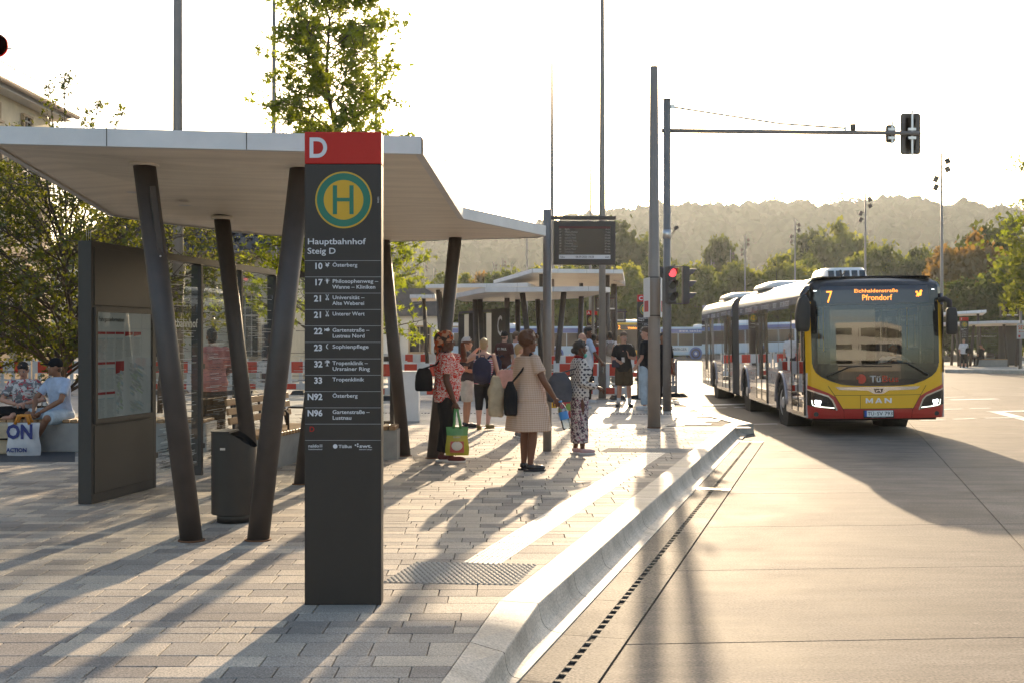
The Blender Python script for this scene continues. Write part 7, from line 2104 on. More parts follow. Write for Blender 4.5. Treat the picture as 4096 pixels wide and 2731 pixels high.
def person(label, loc, rz, h, J=None, skin='skin_light', top=('tee', 'c_white', 0.84), bottom=('trousers', 'c_black'), shoes=('shoe_black', 'sole_white'), hair=('short', 'hair_brown'), build=1.0, yaw=0.0, pitch=0.0, sit=0.0, lean=(0, 0), face=True, hands=None, vox=0.011, socks=False, belly=0.0, bust=0.0, name='person', group=None, parent=None):
    k = h / 1.70
    root = thing(name, label, 'person', loc, rz, group)
    root.scale = (k, k, k)
    j = dict(hipL=(-.09, 0, .90), hipR=(.09, 0, .90), knL=(-.10, .015, .49), knR=(.10, .015, .49), anL=(-.105, -.01, .085), anR=(.105, -.01, .085), ftL=(-.12, 1.0), ftR=(.12, 1.0),
             shL=(-.172, -.005, 1.385), shR=(.172, -.005, 1.385), elL=(-.235, -.03, 1.11), elR=(.235, -.03, 1.11), wrL=(-.245, .05, .865), wrR=(.245, .05, .865))
    for q, v in j.items():
        if len(v) == 3 and q[:2] in ('hi',) and sit: j[q] = (v[0], v[1], v[2] + sit)
        if len(v) == 3 and q[:2] in ('sh', 'el', 'wr') and sit: j[q] = (v[0], v[1], v[2] + sit)
    if J: j.update(J)
    j = {q: (V3(v) if len(v) == 3 else v) for q, v in j.items()}
    def off(z): t = max(0.0, z - 0.90); return (lean[0] * t, lean[1] * t)
    for q in ('shL', 'shR'):
        if not (J and q in J):
            o = off(1.385); j[q] = j[q] + Vector((o[0], o[1], 0))
            if build > 1.0: j[q].x *= 1 + (build - 1) * 0.35
    def rings(zs, infl, flare=None):
        out = []
        for z in zs:
            _, hw, hd, yo = torso_interp(z)
            w = hw * (1 + (build - 1) * (1.0 if z < 1.30 else 0.5)) + infl; d = hd * (1 + (build - 1) * (1.25 if z < 1.30 else 0.6)) + infl
            yo2 = yo
            if belly and z < 1.25: e = belly * max(0, 1 - abs(z - 1.05) / 0.25); d += e; yo2 += e * 0.8
            if bust: e = bust * max(0, 1 - abs(z - 1.24) / 0.10); d += e; yo2 += e * 0.8
            if flare: w, d = flare(z, w, d)
            o = off(z)
            out.append([(x, y, zz + sit) for x, y, zz in ring_at(z, w, d, yo2, o)])
        return out
    # ---- skin
    S = MB()
    zz = [0.86, 0.93, 1.02, 1.10, 1.22, 1.32, 1.395, 1.44, 1.468]
    S.loft(rings(zz, -0.004))
    ho = off(1.60)
    Hc = Vector((ho[0], ho[1] + 0.012 + lean[1] * 0.05, 1.597 + sit))
    Rh = Matrix.Rotation(yaw, 3, 'Z') @ Matrix.Rotation(pitch, 3, 'X')
    hp = lambda p: Hc + Rh @ V3(p)
    no = off(1.43)
    S.tube([(no[0], no[1] - 0.015, 1.40 + sit), (no[0] + (Hc.x - no[0]) * 0.5, (no[1] + Hc.y) / 2 - 0.018, 1.47 + sit), hp((0, -0.02, -0.04))], [0.058, 0.052, 0.052], 14)
    S.ell(hp((0, -0.010, 0.020)), (0.074, 0.092, 0.104), 0, 16, 11, Rh)
    S.ell(hp((0, 0.020, -0.040)), (0.060, 0.070, 0.085), 0, 16, 11, Rh)
    S.ell(hp((0, 0.058, -0.098)), (0.030, 0.026, 0.022), 0, 10, 7, Rh)
    S.ell(hp((0, 0.090, -0.012)), (0.011, 0.016, 0.026), 0, 8, 7, Rh); S.ell(hp((0, 0.097, -0.028)), (0.016, 0.018, 0.012), 0, 8, 7, Rh)
    S.ell(hp((0, 0.072, 0.022)), (0.050, 0.016, 0.012), 0, 10, 7, Rh)
    for s in (-1, 1):
        S.ell(hp((s * 0.075, -0.010, -0.008)), (0.011, 0.022, 0.032), 0, 8, 7, Rh)
        S.ell(hp((s * 0.035, 0.058, -0.030)), (0.022, 0.022, 0.022), 0, 8, 7, Rh)
    bl = 1 + (build - 1) * 0.7
    for L in 'LR':
        sh, el, wr, hi, kn_, an = j['sh' + L], j['el' + L], j['wr' + L], j['hip' + L], j['kn' + L], j['an' + L]
        S.tube([sh, sh.lerp(el, 0.35), el, el.lerp(wr, 0.3), wr], [0.050 * bl, 0.047 * bl, 0.038 * bl, 0.039 * bl, 0.026], 12)
        S.ell(sh, (0.056 * bl, 0.054 * bl, 0.056 * bl), 0, 10, 7); S.ell(el, (0.039 * bl,) * 3, 0, 8, 6)
        S.tube([hi, hi.lerp(kn_, 0.4), kn_, kn_.lerp(an, 0.32), an], [0.086 * bl, 0.076 * bl, 0.053 * bl, 0.055 * bl, 0.035], 12)
        S.ell(kn_, (0.053 * bl,) * 3, 0, 8, 6)
        fx, fyv = j['ft' + L]; fd = Vector((fx, fyv, 0)).normalized(); fs = Vector((fd.y, -fd.x, 0)); Mf = Matrix((fs, fd, (0, 0, 1))).transposed()
        S.ell(an + fd * 0.055 + Vector((0, 0, -0.045)), (0.038, 0.105, 0.034), 0, 10, 7, Mf); S.ell(an + Vector((0, 0, -0.02)), (0.036, 0.04, 0.05), 0, 8, 6)
    me = remesh(S, 'body', skin, vox * 0.85, 3, 0.4)
    hd = hands or {}
    for L, ts in (('L', 1), ('R', -1)):
        el, wr = j['el' + L], j['wr' + L]
        spec = hd.get(L, {})
        fd = V3(spec['f']) if 'f' in spec else (wr - el).normalized()
        nd = V3(spec['n']) if 'n' in spec else Vector((0.9 if L == 'L' else -0.9, 0.3, 0.05))
        append_mb(me, hand_mb(wr, fd, nd, spec.get('t', ts), spec.get('c', 0.55)))
    body = link('body', me, root)
    if face:
        for s in (-1, 1):
            m = MB(); m.ell(hp((s * 0.031, 0.077, 0.002)), (0.014, 0.008, 0.0085), 0, 8, 6, Rh); e = m.build('eye', 'eye_white', root)
            m = MB(); m.ell(hp((s * 0.031, 0.083, 0.001)), (0.007, 0.004, 0.0075), 0, 8, 6, Rh); m.build('iris', 'eye_dark', e)
            m = MB(); m.ell(hp((s * 0.031, 0.083, 0.021)), (0.018, 0.005, 0.004), 0, 8, 5, Rh); m.build('eyebrow', hair[1] if hair[1].startswith('hair') else 'hair_black', root)
        m = MB(); m.ell(hp((0, 0.084, -0.062)), (0.024, 0.008, 0.0075), 0, 10, 6, Rh); m.build('mouth', 'lips_dark' if skin in ('skin_dark', 'skin_brown') else 'lips', root)
    # ---- top
    kind, tm, hem = top[0], top[1], top[2]
    if kind != 'none':
        T = MB()
        tops = [z for z in (1.02, 1.10, 1.16, 1.22, 1.28, 1.34, 1.395) if z > hem + 0.02]
        if kind == 'dress':
            def flare(z, w, d):
                t = min(1.0, max(0.0, (1.30 - z) / (1.30 - hem)))
                e = 0.085 * t + (0.02 if z < 0.86 else 0)
                return w + e + 0.012, d + e * 1.05 + 0.02
            zs = [hem, hem + 0.02, hem + 0.10, 0.70, 0.80, 0.86, 0.90, 1.0] + tops
            T.loft(rings(sorted(set([z for z in zs if z >= hem])) + [1.43], 0.016, flare))
        elif kind == 'tank':
            T.loft(rings([hem, hem + 0.015, 0.93] + tops[:-2] + [1.30, 1.33], 0.014))
            for s in (-1, 1):
                o = off(1.4); T.tube([(s * 0.095 + o[0], 0.075 + o[1], 1.31 + sit), (s * 0.105 + o[0], 0.02 + o[1], 1.435 + sit), (s * 0.10 + o[0], -0.10 + o[1], 1.30 + sit)], 0.022, 8)
        else:
            T.loft(rings(sorted(set([hem, hem + 0.015] + [z for z in (0.93,) if z > hem + 0.03] + tops)) + [1.435, 1.458], 0.017))
        if kind in ('tee', 'dress', 'long', 'polo'):
            frac = top[3] if len(top) > 3 else (0.62 if kind != 'long' else 2.0)
            for L in 'LR':
                sh, el, wr = j['sh' + L], j['el' + L], j['wr' + L]
                r0 = 0.064 * bl
                T.ell(sh, (r0 * 1.03,) * 3, 0, 12, 8)
                if frac <= 1: e = sh.lerp(el, frac); T.tube([sh, sh.lerp(el, frac * 0.5), e], [r0, r0 * 1.02, r0 * (1.0 if kind != 'dress' else 1.08)], 14)
                else: T.tube([sh, sh.lerp(el, 0.5), el, el.lerp(wr, 0.5), el.lerp(wr, 0.93)], [r0, r0 * 0.92, r0 * 0.85, r0 * 0.74, r0 * 0.66], 14)
        me = remesh(T, 'top', tm, vox, 4, 0.5, (0.010, 0.09))
        link({'dress': 'dress', 'tank': 'tank_top', 'long': 'blouse'}.get(kind, 'shirt'), me, root)
    # ---- bottom
    kind, bm_ = bottom[0], bottom[1]
    if kind != 'none':
        B = MB()
        ext = bottom[2] if len(bottom) > 2 else {'trousers': 1.96, 'shorts': 0.92, 'capri': 1.35}.get(kind, 0)
        wid = bottom[3] if len(bottom) > 3 else 1.0
        if kind == 'skirt':
            zs = [ext, ext + 0.02, 0.35, 0.6, 0.84, 0.93, 1.02]
            B.loft(rings([z for z in zs if z >= ext], 0.012, lambda z, w, d: (w * (0.92 if z < 0.8 else 1), d * (0.98 if z < 0.8 else 1))))
        else:
            if not sit: B.loft(rings([0.84, 0.93, 1.03], 0.012))
            else: B.ell((0, -0.01, 0.92 + sit), (0.185 * build, 0.15, 0.13), 0, 16, 10)
            for L in 'LR':
                hi, kn_, an = j['hip' + L], j['kn' + L], j['an' + L]
                pts, rad = [hi, hi.lerp(kn_, 0.45)], [0.104 * bl, 0.094 * bl * wid]
                if ext <= 1: pts.append(hi.lerp(kn_, ext)); rad.append(0.083 * bl * wid)
                else:
                    pts += [kn_, kn_.lerp(an, (ext - 1) * 0.4), kn_.lerp(an, ext - 1)]; rad += [0.072 * bl * wid, 0.068 * bl * wid, (0.058 if kind != 'capri' else 0.06) * bl * wid]
                B.tube(pts, rad, 14); B.ell(hi, (0.104 * bl,) * 3, 0, 10, 8)
        me = remesh(B, 'bottom', bm_, vox, 4, 0.5, (0.008, 0.08))
        link({'skirt': 'skirt', 'shorts': 'shorts'}.get(kind, 'trousers'), me, root)
    # ---- shoes
    if shoes:
        for L in 'LR':
            an = j['an' + L]; fx, fyv = j['ft' + L]; fd = Vector((fx, fyv, 0)).normalized(); fs = Vector((fd.y, -fd.x, 0)); Mf = Matrix((fs, fd, (0, 0, 1))).transposed()
            m = MB(); c = an + fd * 0.055; zb = an.z - 0.085
            m.ell((c.x + fd.x * 0.03, c.y + fd.y * 0.03, zb + 0.045), (0.046, 0.115, 0.040), 0, 14, 8, Mf)
            m.ell((an.x, an.y, zb + 0.06), (0.044, 0.055, 0.045), 0, 12, 8, Mf)
            me = remesh(m, 'shoe', shoes[0], 0.009, 2); so = link('shoe', me, root)
            m = MB(); n = 18
            out = [Vector((c.x, c.y, 0)) + fs * (0.048 * math.cos(a) * (1.0 if math.sin(a) > -0.3 else 0.85)) + fd * (0.142 * math.sin(a)) for a in [2 * PI * q / n for q in range(n)]]
            m.loft([[(p.x, p.y, zb + 0.001) for p in out], [(p.x, p.y, zb + 0.026) for p in out]]); m.build('sole', shoes[1], so)
            if socks:
                m = MB(); m.tube([an + Vector((0, 0, -0.02)), an + (j['kn' + L] - an) * 0.32], [0.042, 0.047], 12); m.build('sock', 'sock_white', root)
    # ---- hair / headgear
    hk, hm_ = hair
    Hm = MB(); rr = random.Random(hash(label) % 1000)
    def tufts(n, r, cz, rad, lo=-0.1):
        for _ in range(n):
            a = rr.uniform(0, 2 * PI); t = rr.uniform(lo, 1.0)
            c = V3((r[0] * math.cos(a) * math.sqrt(max(0, 1 - t * t)), r[1] * math.sin(a) * math.sqrt(max(0, 1 - t * t)), r[2] * t + cz))
            if c.y > 0.055 and c.z < 0.055: continue
            Hm.ell(hp(c), (rad * rr.uniform(.7, 1.3),) * 3, 0, 6, 5)
    if hk == 'short':
        Hm.ell(hp((0, -0.022, 0.040)), (0.079, 0.093, 0.090), 0, 16, 10, Rh); Hm.ell(hp((0, -0.055, -0.02)), (0.066, 0.050, 0.07), 0, 12, 8, Rh); tufts(40, (0.072, 0.090, 0.085), 0.045, 0.013)
    elif hk == 'curly':
        Hm.ell(hp((0, -0.020, 0.052)), (0.080, 0.092, 0.080), 0, 16, 10, Rh); Hm.ell(hp((0, -0.055, -0.01)), (0.068, 0.050, 0.06), 0, 12, 8, Rh); tufts(90, (0.078, 0.092, 0.080), 0.054, 0.017, 0.1)
        for s in (-0.04, 0, 0.04): Hm.ell(hp((s, 0.062, 0.078)), (0.026, 0.022, 0.020), 0, 8, 6, Rh)
    elif hk == 'afro':
        Hm.ell(hp((0, -0.030, 0.045)), (0.108, 0.118, 0.112), 0, 18, 12, Rh); tufts(140, (0.104, 0.116, 0.108), 0.045, 0.016, -0.5)
    elif hk == 'tied':
        Hm.ell(hp((0, -0.020, 0.035)), (0.082, 0.098, 0.092), 0, 16, 10, Rh); Hm.ell(hp((0, -0.105, -0.03)), (0.045, 0.045, 0.045), 0, 12, 8, Rh); Hm.ell(hp((0, -0.06, -0.03)), (0.07, 0.05, 0.06), 0, 12, 8, Rh); tufts(40, (0.076, 0.094, 0.088), 0.04, 0.012)
    elif hk == 'long':
        Hm.ell(hp((0, -0.018, 0.035)), (0.088, 0.100, 0.095), 0, 16, 10, Rh); Hm.ell(hp((0, -0.065, -0.07)), (0.095, 0.06, 0.13), 0, 14, 10, Rh); tufts(70, (0.088, 0.10, 0.10), 0.0, 0.022, -0.9)
    elif hk == 'fringe':
        Hm.ell(hp((0, -0.065, -0.035)), (0.064, 0.040, 0.05), 0, 12, 8, Rh)
    elif hk == 'wrap':
        Hm.ell(hp((0, -0.020, 0.055)), (0.098, 0.112, 0.100), 0, 18, 12, Rh); Hm.ell(hp((0, -0.095, 0.02)), (0.09, 0.085, 0.11), 0, 16, 10, Rh); Hm.ell(hp((0, -0.13, -0.10)), (0.06, 0.05, 0.09), 0, 12, 8, Rh)
    elif hk == 'cap':
        Hm.ell(hp((0, -0.012, 0.045)), (0.084, 0.102, 0.088), 0, 18, 12, Rh); Hm.ell(hp((0, 0.115, 0.040)), (0.066, 0.070, 0.010), 0, 14, 8, Rh)
        q = MB(); q.ell(hp((0, -0.052, -0.03)), (0.066, 0.046, 0.045), 0, 12, 8, Rh); link('hair', remesh(q, 'hair', 'hair_brown', 0.009, 2), root)
    if Hm.v:
        me = remesh(Hm, 'hair', hm_, 0.0075 if vox < 0.013 else 0.011, 2 if hk not in ('cap', 'wrap') else 4, 0.5, (0.012, 0.03) if hk not in ('cap',) else None)
        link({'cap': 'cap', 'wrap': 'headscarf'}.get(hk, 'hair'), me, root)
    root['_k'] = k
    return root
def pw(root, v):
    """a point of a person's own frame in the world"""
    k = root['_k']; c, s = math.cos(root.rotation_euler.z), math.sin(root.rotation_euler.z)
    x, y, z = v[0] * k, v[1] * k, v[2] * k
    return Vector((root.location.x + c * x - s * y, root.location.y + s * x + c * y, root.location.z + z))

# ---- a: woman with the patterned headscarf (faces right; near arm is her right)
A = person('woman in red leaf print blouse and patterned headscarf shading her eyes with one hand', GP(1785, 1846), R(-84), 1.69,
           J=dict(elR=(.235, -.01, 1.09), wrR=(.225, .10, .80), elL=(-.26, .26, 1.36), wrL=(-.10, .22, 1.585), knR=(.09, .02, .49), anR=(.085, .06, .085), anL=(-.10, -.06, .085), ftR=(0.1, 1), ftL=(-.2, 1)),
           skin='skin_dark', top=('tee', 'pr_leaf', 0.80, 0.72), bottom=('trousers', 'c_black', 1.9, 1.15), shoes=('shoe_maroon', 'sole_white'), hair=('wrap', 'pr_wrap'), build=1.22, bust=0.05, belly=0.03,
           hands={'L': dict(f=(0.35, 0.9, 0.10), n=(0.1, 0.0, -1), c=0.12), 'R': dict(c=1.5, n=(-1, .2, 0))}, yaw=R(-6))
# ---- b: grey haired man
B_ = person('grey haired man in dark grey t-shirt and pale shorts holding his hands together', GP(1866, 1707), R(-78), 1.64,
            J=dict(elR=(.225, -.06, 1.10), wrR=(.16, .19, 1.06), elL=(-.225, -.04, 1.10), wrL=(-.10, .22, 1.05)), skin='skin_tan', top=('tee', 'c_charcoal', 0.88, 0.75), bottom=('shorts', 'c_offwhite', 1.0, 1.12), shoes=('shoe_black', 'shoe_black'), hair=('short', 'hair_grey'), build=1.08, belly=0.04, yaw=R(-8))
# ---- c: striped top, navy backpack
C_ = person('woman in pink striped sleeveless top and black capri leggings raising one arm to her head', GP(1936, 1717), R(-14), 1.615,
            J=dict(elL=(-.36, .08, 1.30), wrL=(-.17, .17, 1.53), elR=(.27, -.02, 1.10), wrR=(.32, .05, .86), anL=(-.10, -.02, .085), anR=(.10, -.10, .11), knR=(.10, .05, .50), ftL=(-.1, 1), ftR=(.45, 1)),
            skin='skin_light', top=('tank', 'pr_stripe', 0.86), bottom=('capri', 'c_black', 1.30), shoes=('shoe_olive', 'shoe_olive'), hair=('short', 'hair_blond'), build=1.12, hands={'L': dict(f=(0.6, 0.5, 0.3), n=(0, -.4, -1), c=0.3)})
# ---- d, e, f: the boys
D_ = person('young man with black cap and brown t-shirt lettered ST. PAUL seen from behind', P(2018, 1608, 30.5).xy.to_3d() + Vector((0, 0, PZ)), R(-28), 1.80,
            skin='skin_light', top=('tee', 'c_brown', 0.82, 0.8), bottom=('shorts', 'c_denim_light', 0.95, 1.15), shoes=('shoe_white', 'sole_white'), hair=('cap', 'c_black'), socks=True, vox=0.014)
E_ = person('young man in white t-shirt with dark curly hair beside the one in the brown t-shirt', P(2062, 1600, 31.0).xy.to_3d() + Vector((0, 0, PZ)), R(-62), 1.78,
            J=dict(elR=(.23, .0, 1.11), wrR=(.16, .20, 1.02)), skin='skin_light', top=('tee', 'c_white', 0.82, 0.8), bottom=('trousers', 'c_navy'), shoes=('shoe_white', 'sole_white'), hair=('curly', 'hair_brown'), vox=0.014)
F_ = person('smiling young man in pale grey t-shirt facing the boys', P(2095, 1590, 32.0).xy.to_3d() + Vector((0, 0, PZ)), R(152), 1.82, skin='skin_light', top=('tee', 'c_paleblue', 0.82, 0.75), bottom=('trousers', 'c_denim'), shoes=('shoe_white', 'sole_white'), hair=('curly', 'hair_brown'), vox=0.014)
# ---- g: small elderly woman behind the dress
G_ = person('short grey blond woman in pink top half hidden behind the checked dress', P(2078, 1700, 19.5).xy.to_3d() + Vector((0, 0, PZ)), R(-72), 1.53,
            J=dict(elL=(-.24, .02, 1.12), elR=(.26, -.05, 1.10), wrR=(.22, .16, 1.02)), skin='skin_light', top=('tee', 'c_pink', 0.84, 0.9), bottom=('trousers', 'c_beige', 1.85, 1.2), shoes=('shoe_grey', 'sole_white'), hair=('short', 'hair_blond'), build=1.2)
# ---- h: checked dress
H_ = person('woman with round dark hair in beige checked knee-length dress holding a water bottle', GP(2112, 1880), R(-62), 1.685,
            J=dict(elR=(.30, .06, 1.12), wrR=(.30, .22, .90), elL=(-.24, .05, 1.10), wrL=(-.22, .16, .95), ftR=(.25, 1), ftL=(-.1, 1), anL=(-.11, .0, .085), anR=(.11, -.03, .085)),
            skin='skin_brown', top=('dress', 'pr_gingham', 0.50, 0.62), bottom=('none', 'c_black'), shoes=('shoe_black', 'shoe_black'), hair=('afro', 'hair_reddish'), build=1.14, bust=0.02, hands={'R': dict(c=1.4)}, yaw=R(-14))
# ---- i, j: bald man and the tall man behind
I_ = person('bald man with glasses in white polo shirt with one hand on his hip', P(2328, 1625, 27.5).xy.to_3d() + Vector((0, 0, PZ)), R(-68), 1.74,
            J=dict(elR=(.34, -.30, 1.16), wrR=(.20, -.08, 1.00), elL=(-.22, .0, 1.10)), skin='skin_light', top=('polo', 'c_white', 0.84, 0.72), bottom=('trousers', 'c_navy'), shoes=('shoe_white', 'sole_white'), hair=('fringe', 'hair_grey'), build=1.3, belly=0.06, yaw=R(-5))
m = MB()
for s in (-1, 1): m.tube([(s * 0.032 + 0.02 * math.cos(a), 0.112, 1.60 + 0.016 * math.sin(a)) for a in [2 * PI * q / 10 for q in range(11)]], 0.0025, 4, caps=False); m.tube([(s * 0.055, 0.11, 1.603), (s * 0.083, 0.0, 1.605)], 0.0025, 4)
m.build('glasses', 'eye_dark', I_)
J_ = person('tall young man in pale blue t-shirt holding an empty plastic bottle', P(2350, 1610, 30.0).xy.to_3d() + Vector((0, 0, PZ)), R(-75), 1.90,
            J=dict(elR=(.28, .08, 1.12), wrR=(.30, .24, .93)), skin='skin_brown', top=('tee', 'c_paleblue', 0.82, 0.85), bottom=('trousers', 'c_black'), shoes=('shoe_white', 'sole_white'), hair=('curly', 'hair_black'), vox=0.013, hands={'R': dict(c=1.3)})
# ---- k: woman with the lowered mask
K_ = person('woman in black and white patterned top and long floral skirt with face mask pulled down', GP(2318, 1814), R(-80), 1.585,
            J=dict(elR=(.22, -.02, 1.08), wrR=(.16, .24, 1.02), elL=(-.21, .0, 1.08), wrL=(-.10, .30, 1.00), anR=(.07, .03, .085), anL=(-.07, -.05, .085)), skin='skin_dark', top=('long', 'pr_hound', 0.86), bottom=('skirt', 'pr_floral', 0.17), shoes=('shoe_pink', 'sole_white'), hair=('tied', 'hair_black'), build=1.1, bust=0.03, hands={'R': dict(c=1.0, n=(-.4, 0, -1)), 'L': dict(c=1.0, n=(.4, 0, -1))})
m = MB(); m.tube([(-0.07, 0.02, 1.46), (0.0, 0.065, 1.44), (0.07, 0.02, 1.46), (0.06, -0.05, 1.48), (-0.06, -0.05, 1.48), (-0.07, 0.02, 1.46)], 0.026, 8); m.build('neck_scarf', 'c_darkred', K_)
m = MB(); m.ell((0.0, 0.085, 1.495), (0.05, 0.03, 0.035), 0, 12, 8); m.tube([(0.05, 0.06, 1.51), (0.078, 0.0, 1.60)], 0.002, 4); m.build('face_mask', 'c_mask', K_)
# ---- l, m, n
L_ = person('teenager in black football shirt with white shoulder stripes and cargo shorts looking at his phone', GP(2495, 1626), R(168), 1.76,
            J=dict(elR=(.25, -.01, 1.12), wrR=(.10, .20, 1.06), elL=(-.26, .02, 1.12), wrL=(-.13, .18, 1.16), anL=(-.14, .03, .085), anR=(.12, -.02, .085), knL=(-.12, .03, .49), ftL=(-.5, 1), ftR=(.15, 1)), skin='skin_light', top=('tee', 'c_black', 0.82, 0.82), bottom=('shorts', 'c_khaki', 0.98, 1.2), shoes=('shoe_black', 'shoe_black'), socks=True, hair=('curly', 'hair_brown'), build=1.06, yaw=R(28), pitch=R(-4), hands={'R': dict(c=1.1), 'L': dict(f=(.1, .3, 1), c=0.3)})
for s in (-1, 1):
    m = MB()
    for q in range(3): m.tube([(s * (0.085 + 0.0), 0.02 + (q - 1) * 0.022, 1.470), (s * 0.17, 0.02 + (q - 1) * 0.022, 1.458), (s * 0.225, 0.02 + (q - 1) * 0.022, 1.395)], 0.006, 5)
    m.build('shoulder_stripes', 'c_white', L_)
m = MB(); m.add([(-0.02, 0.142, 1.29), (0.02, 0.142, 1.29), (0, 0.138, 1.32)], [(0, 1, 2)]); m.build('chest_mark', 'c_pink', L_)
M_ = person('young man with brown hair in black shirt and light jeans beside the thick lamp pole', GP(2585, 1637), R(58), 1.86,
            J=dict(elL=(-.25, -.02, 1.11), wrL=(-.22, .12, .93)), skin='skin_light', top=('tee', 'c_black', 0.80, 0.85), bottom=('trousers', 'c_denim_light', 1.93, 1.25), shoes=('shoe_white', 'sole_white'), hair=('curly', 'hair_brown'), yaw=R(22), vox=0.012)
N_ = person('person in black clothes half hidden by the thick lamp pole', P(2652, 1640, 27.5).xy.to_3d() + Vector((0, 0, PZ)), R(-160), 1.76, skin='skin_olive', top=('tee', 'c_black', 0.82, 0.85), bottom=('trousers', 'c_black'), hair=('short', 'hair_black'), vox=0.014)
# ---- people beyond the barrier
person('person in red sleeveless jersey beyond the barrier', P(2376, 1500, 38.5).xy.to_3d() + Vector((0, 0, PZ)), R(-10), 1.76, skin='skin_brown', top=('tank', 'c_red', 0.80), bottom=('shorts', 'c_black'), hair=('short', 'hair_black'), face=False, vox=0.016)
O2 = person('person in white t-shirt with grey backpack walking away beyond the barrier', P(2440, 1500, 38.0).xy.to_3d() + Vector((0, 0, PZ)), R(4), 1.84, skin='skin_brown', top=('tee', 'c_white', 0.82, 0.8), bottom=('trousers', 'c_grey'), hair=('short', 'hair_black'), face=False, vox=0.016)
person('person with loose blond hair beside the yellow bus', P(2480, 1500, 37.0).xy.to_3d() + Vector((0, 0, PZ)), R(-8), 1.72, skin='skin_light', top=('tank', 'c_white', 0.84), bottom=('trousers', 'c_denim'), hair=('long', 'hair_blond'), face=False, vox=0.016)
person('small person in white top between the red jersey and the lamp mast', P(2390, 1500, 43.0).xy.to_3d() + Vector((0, 0, PZ)), R(10), 1.74, skin='skin_light', top=('tee', 'c_white', 0.84, 0.8), bottom=('trousers', 'c_navy'), hair=('short', 'hair_brown'), face=False, vox=0.018)
# ---- s: man behind the glass
S_ = person('man in salmon shirt seen from behind through the glass wall', P(848, 1780, 18.0).xy.to_3d() + Vector((0, 0, PZ)), R(24), 1.76, J=dict(elR=(.27, .02, 1.12), wrR=(.20, .16, 1.02)), skin='skin_olive', top=('tee', 'c_salmon', 0.80, 0.8), bottom=('trousers', 'c_khaki', 1.9, 1.2), shoes=('shoe_white', 'sole_white'), hair=('short', 'hair_black'), build=1.3, belly=0.03, vox=0.013)
# ---- seated pair
T_ = person('woman in white butterfly print top sitting cross-legged on the low wall', Vector((P(95, 1700, 17.25).x, 17.30, PZ)), R(192), 1.62, sit=-0.36, lean=(0.0, 0.18),
            J=dict(knL=(-.36, .14, .60), knR=(.36, .14, .60), anL=(.14, .26, .56), anR=(-.14, .24, .58), hipL=(-.10, 0, .56), hipR=(.10, 0, .56), ftL=(1, .3), ftR=(-1, .3), elL=(-.30, .16, .78), wrL=(-.06, .30, .74), elR=(.30, .16, .78), wrR=(.07, .32, .72)),
            skin='skin_light', top=('tee', 'pr_butterfly', 0.90, 0.75), bottom=('trousers', 'c_black', 1.9, 1.1), shoes=None, hair=('tied', 'hair_black'), build=1.1, pitch=R(-24), yaw=R(-8), hands={'L': dict(f=(1, .2, -.2), n=(0, -.3, -1), c=0.9), 'R': dict(f=(-1, .3, 0), n=(0, -.3, -1), c=0.9)})
U_ = person('man in black cap and pale v-neck t-shirt sitting on the low wall beside her', Vector((P(245, 1700, 17.2).x, 17.25, PZ)), R(150), 1.76, sit=-0.42, lean=(0.0, 0.16),
            J=dict(hipL=(-.10, 0, .49), hipR=(.10, 0, .49), knL=(-.22, .44, .48), knR=(.20, .42, .52), anL=(.10, .44, .09), anR=(-.02, .56, .10), ftL=(.3, 1), ftR=(-.3, 1), elL=(-.26, .24, .72), wrL=(-.06, .42, .56), elR=(.26, .24, .74), wrR=(.05, .44, .56)),
            skin='skin_olive', top=('tee', 'c_paleblue', 0.90, 0.7), bottom=('shorts', 'c_denim_light', 0.95, 1.12), shoes=('shoe_grey', 'sole_white'), hair=('cap', 'c_black'), yaw=R(-38), socks=False, hands={'L': dict(f=(.4, .6, -.6), c=0.9), 'R': dict(f=(-.4, .6, -.6), c=0.9)})
# ---- far people at the island shelter, and the driver
V_ = person('woman in white top and black leggings standing at the far shelter', GP(3855, 1471), R(176), 1.62, skin='skin_light', top=('tee', 'c_white', 0.84, 1.0), bottom=('capri', 'c_black', 1.5), shoes=('shoe_white', 'sole_white'), hair=('tied', 'hair_blond'), build=1.2, vox=0.018)
W_ = person('person in black sitting on the bench of the far shelter', Vector((P(3925, 1400, 71.0).x, 71.0, PZ)), R(120), 1.74, sit=-0.42, J=dict(hipL=(-.10, 0, .49), hipR=(.10, 0, .49), knL=(-.12, .44, .48), knR=(.12, .44, .48), anL=(-.12, .5, .09), anR=(.12, .42, .09), elL=(-.28, .1, 1.0), wrL=(-.10, .15, 1.15)), skin='skin_tan', top=('tee', 'c_black', 0.90, 0.8), bottom=('trousers', 'c_black'), hair=('short', 'hair_brown'), face=False, vox=0.02)
make_bench('wooden_bench', 'far bench under the person in black at the island shelter', (P(3890, 1400, 71.3).x, 71.2, PZ), R(-90), 1.9, False, 0.46, None, False)
bd = person('bus driver in white shirt behind the windscreen', (0, 0, 0), 0, 1.76, sit=-0.42, J=dict(hipL=(-.10, 0, .49), hipR=(.10, 0, .49), knL=(-.16, .42, .50), knR=(.16, .42, .50), anL=(-.14, .5, .09), anR=(.14, .5, .09), elL=(-.28, .20, .86), wrL=(-.16, .42, .92), elR=(.28, .20, .86), wrR=(.16, .42, .92)), skin='skin_tan', top=('tee', 'c_white', 0.90, 0.8), bottom=('trousers', 'c_navy'), hair=('short', 'hair_grey'), build=1.15, vox=0.016)
_c, _s = math.cos(BUS_ROT), math.sin(BUS_ROT)
bd.location = (6.83 + _c * 0.62 - _s * 1.12, 22.10 + _s * 0.62 + _c * 1.12, 0.40); bd.rotation_euler = (0, 0, BUS_ROT + PI)

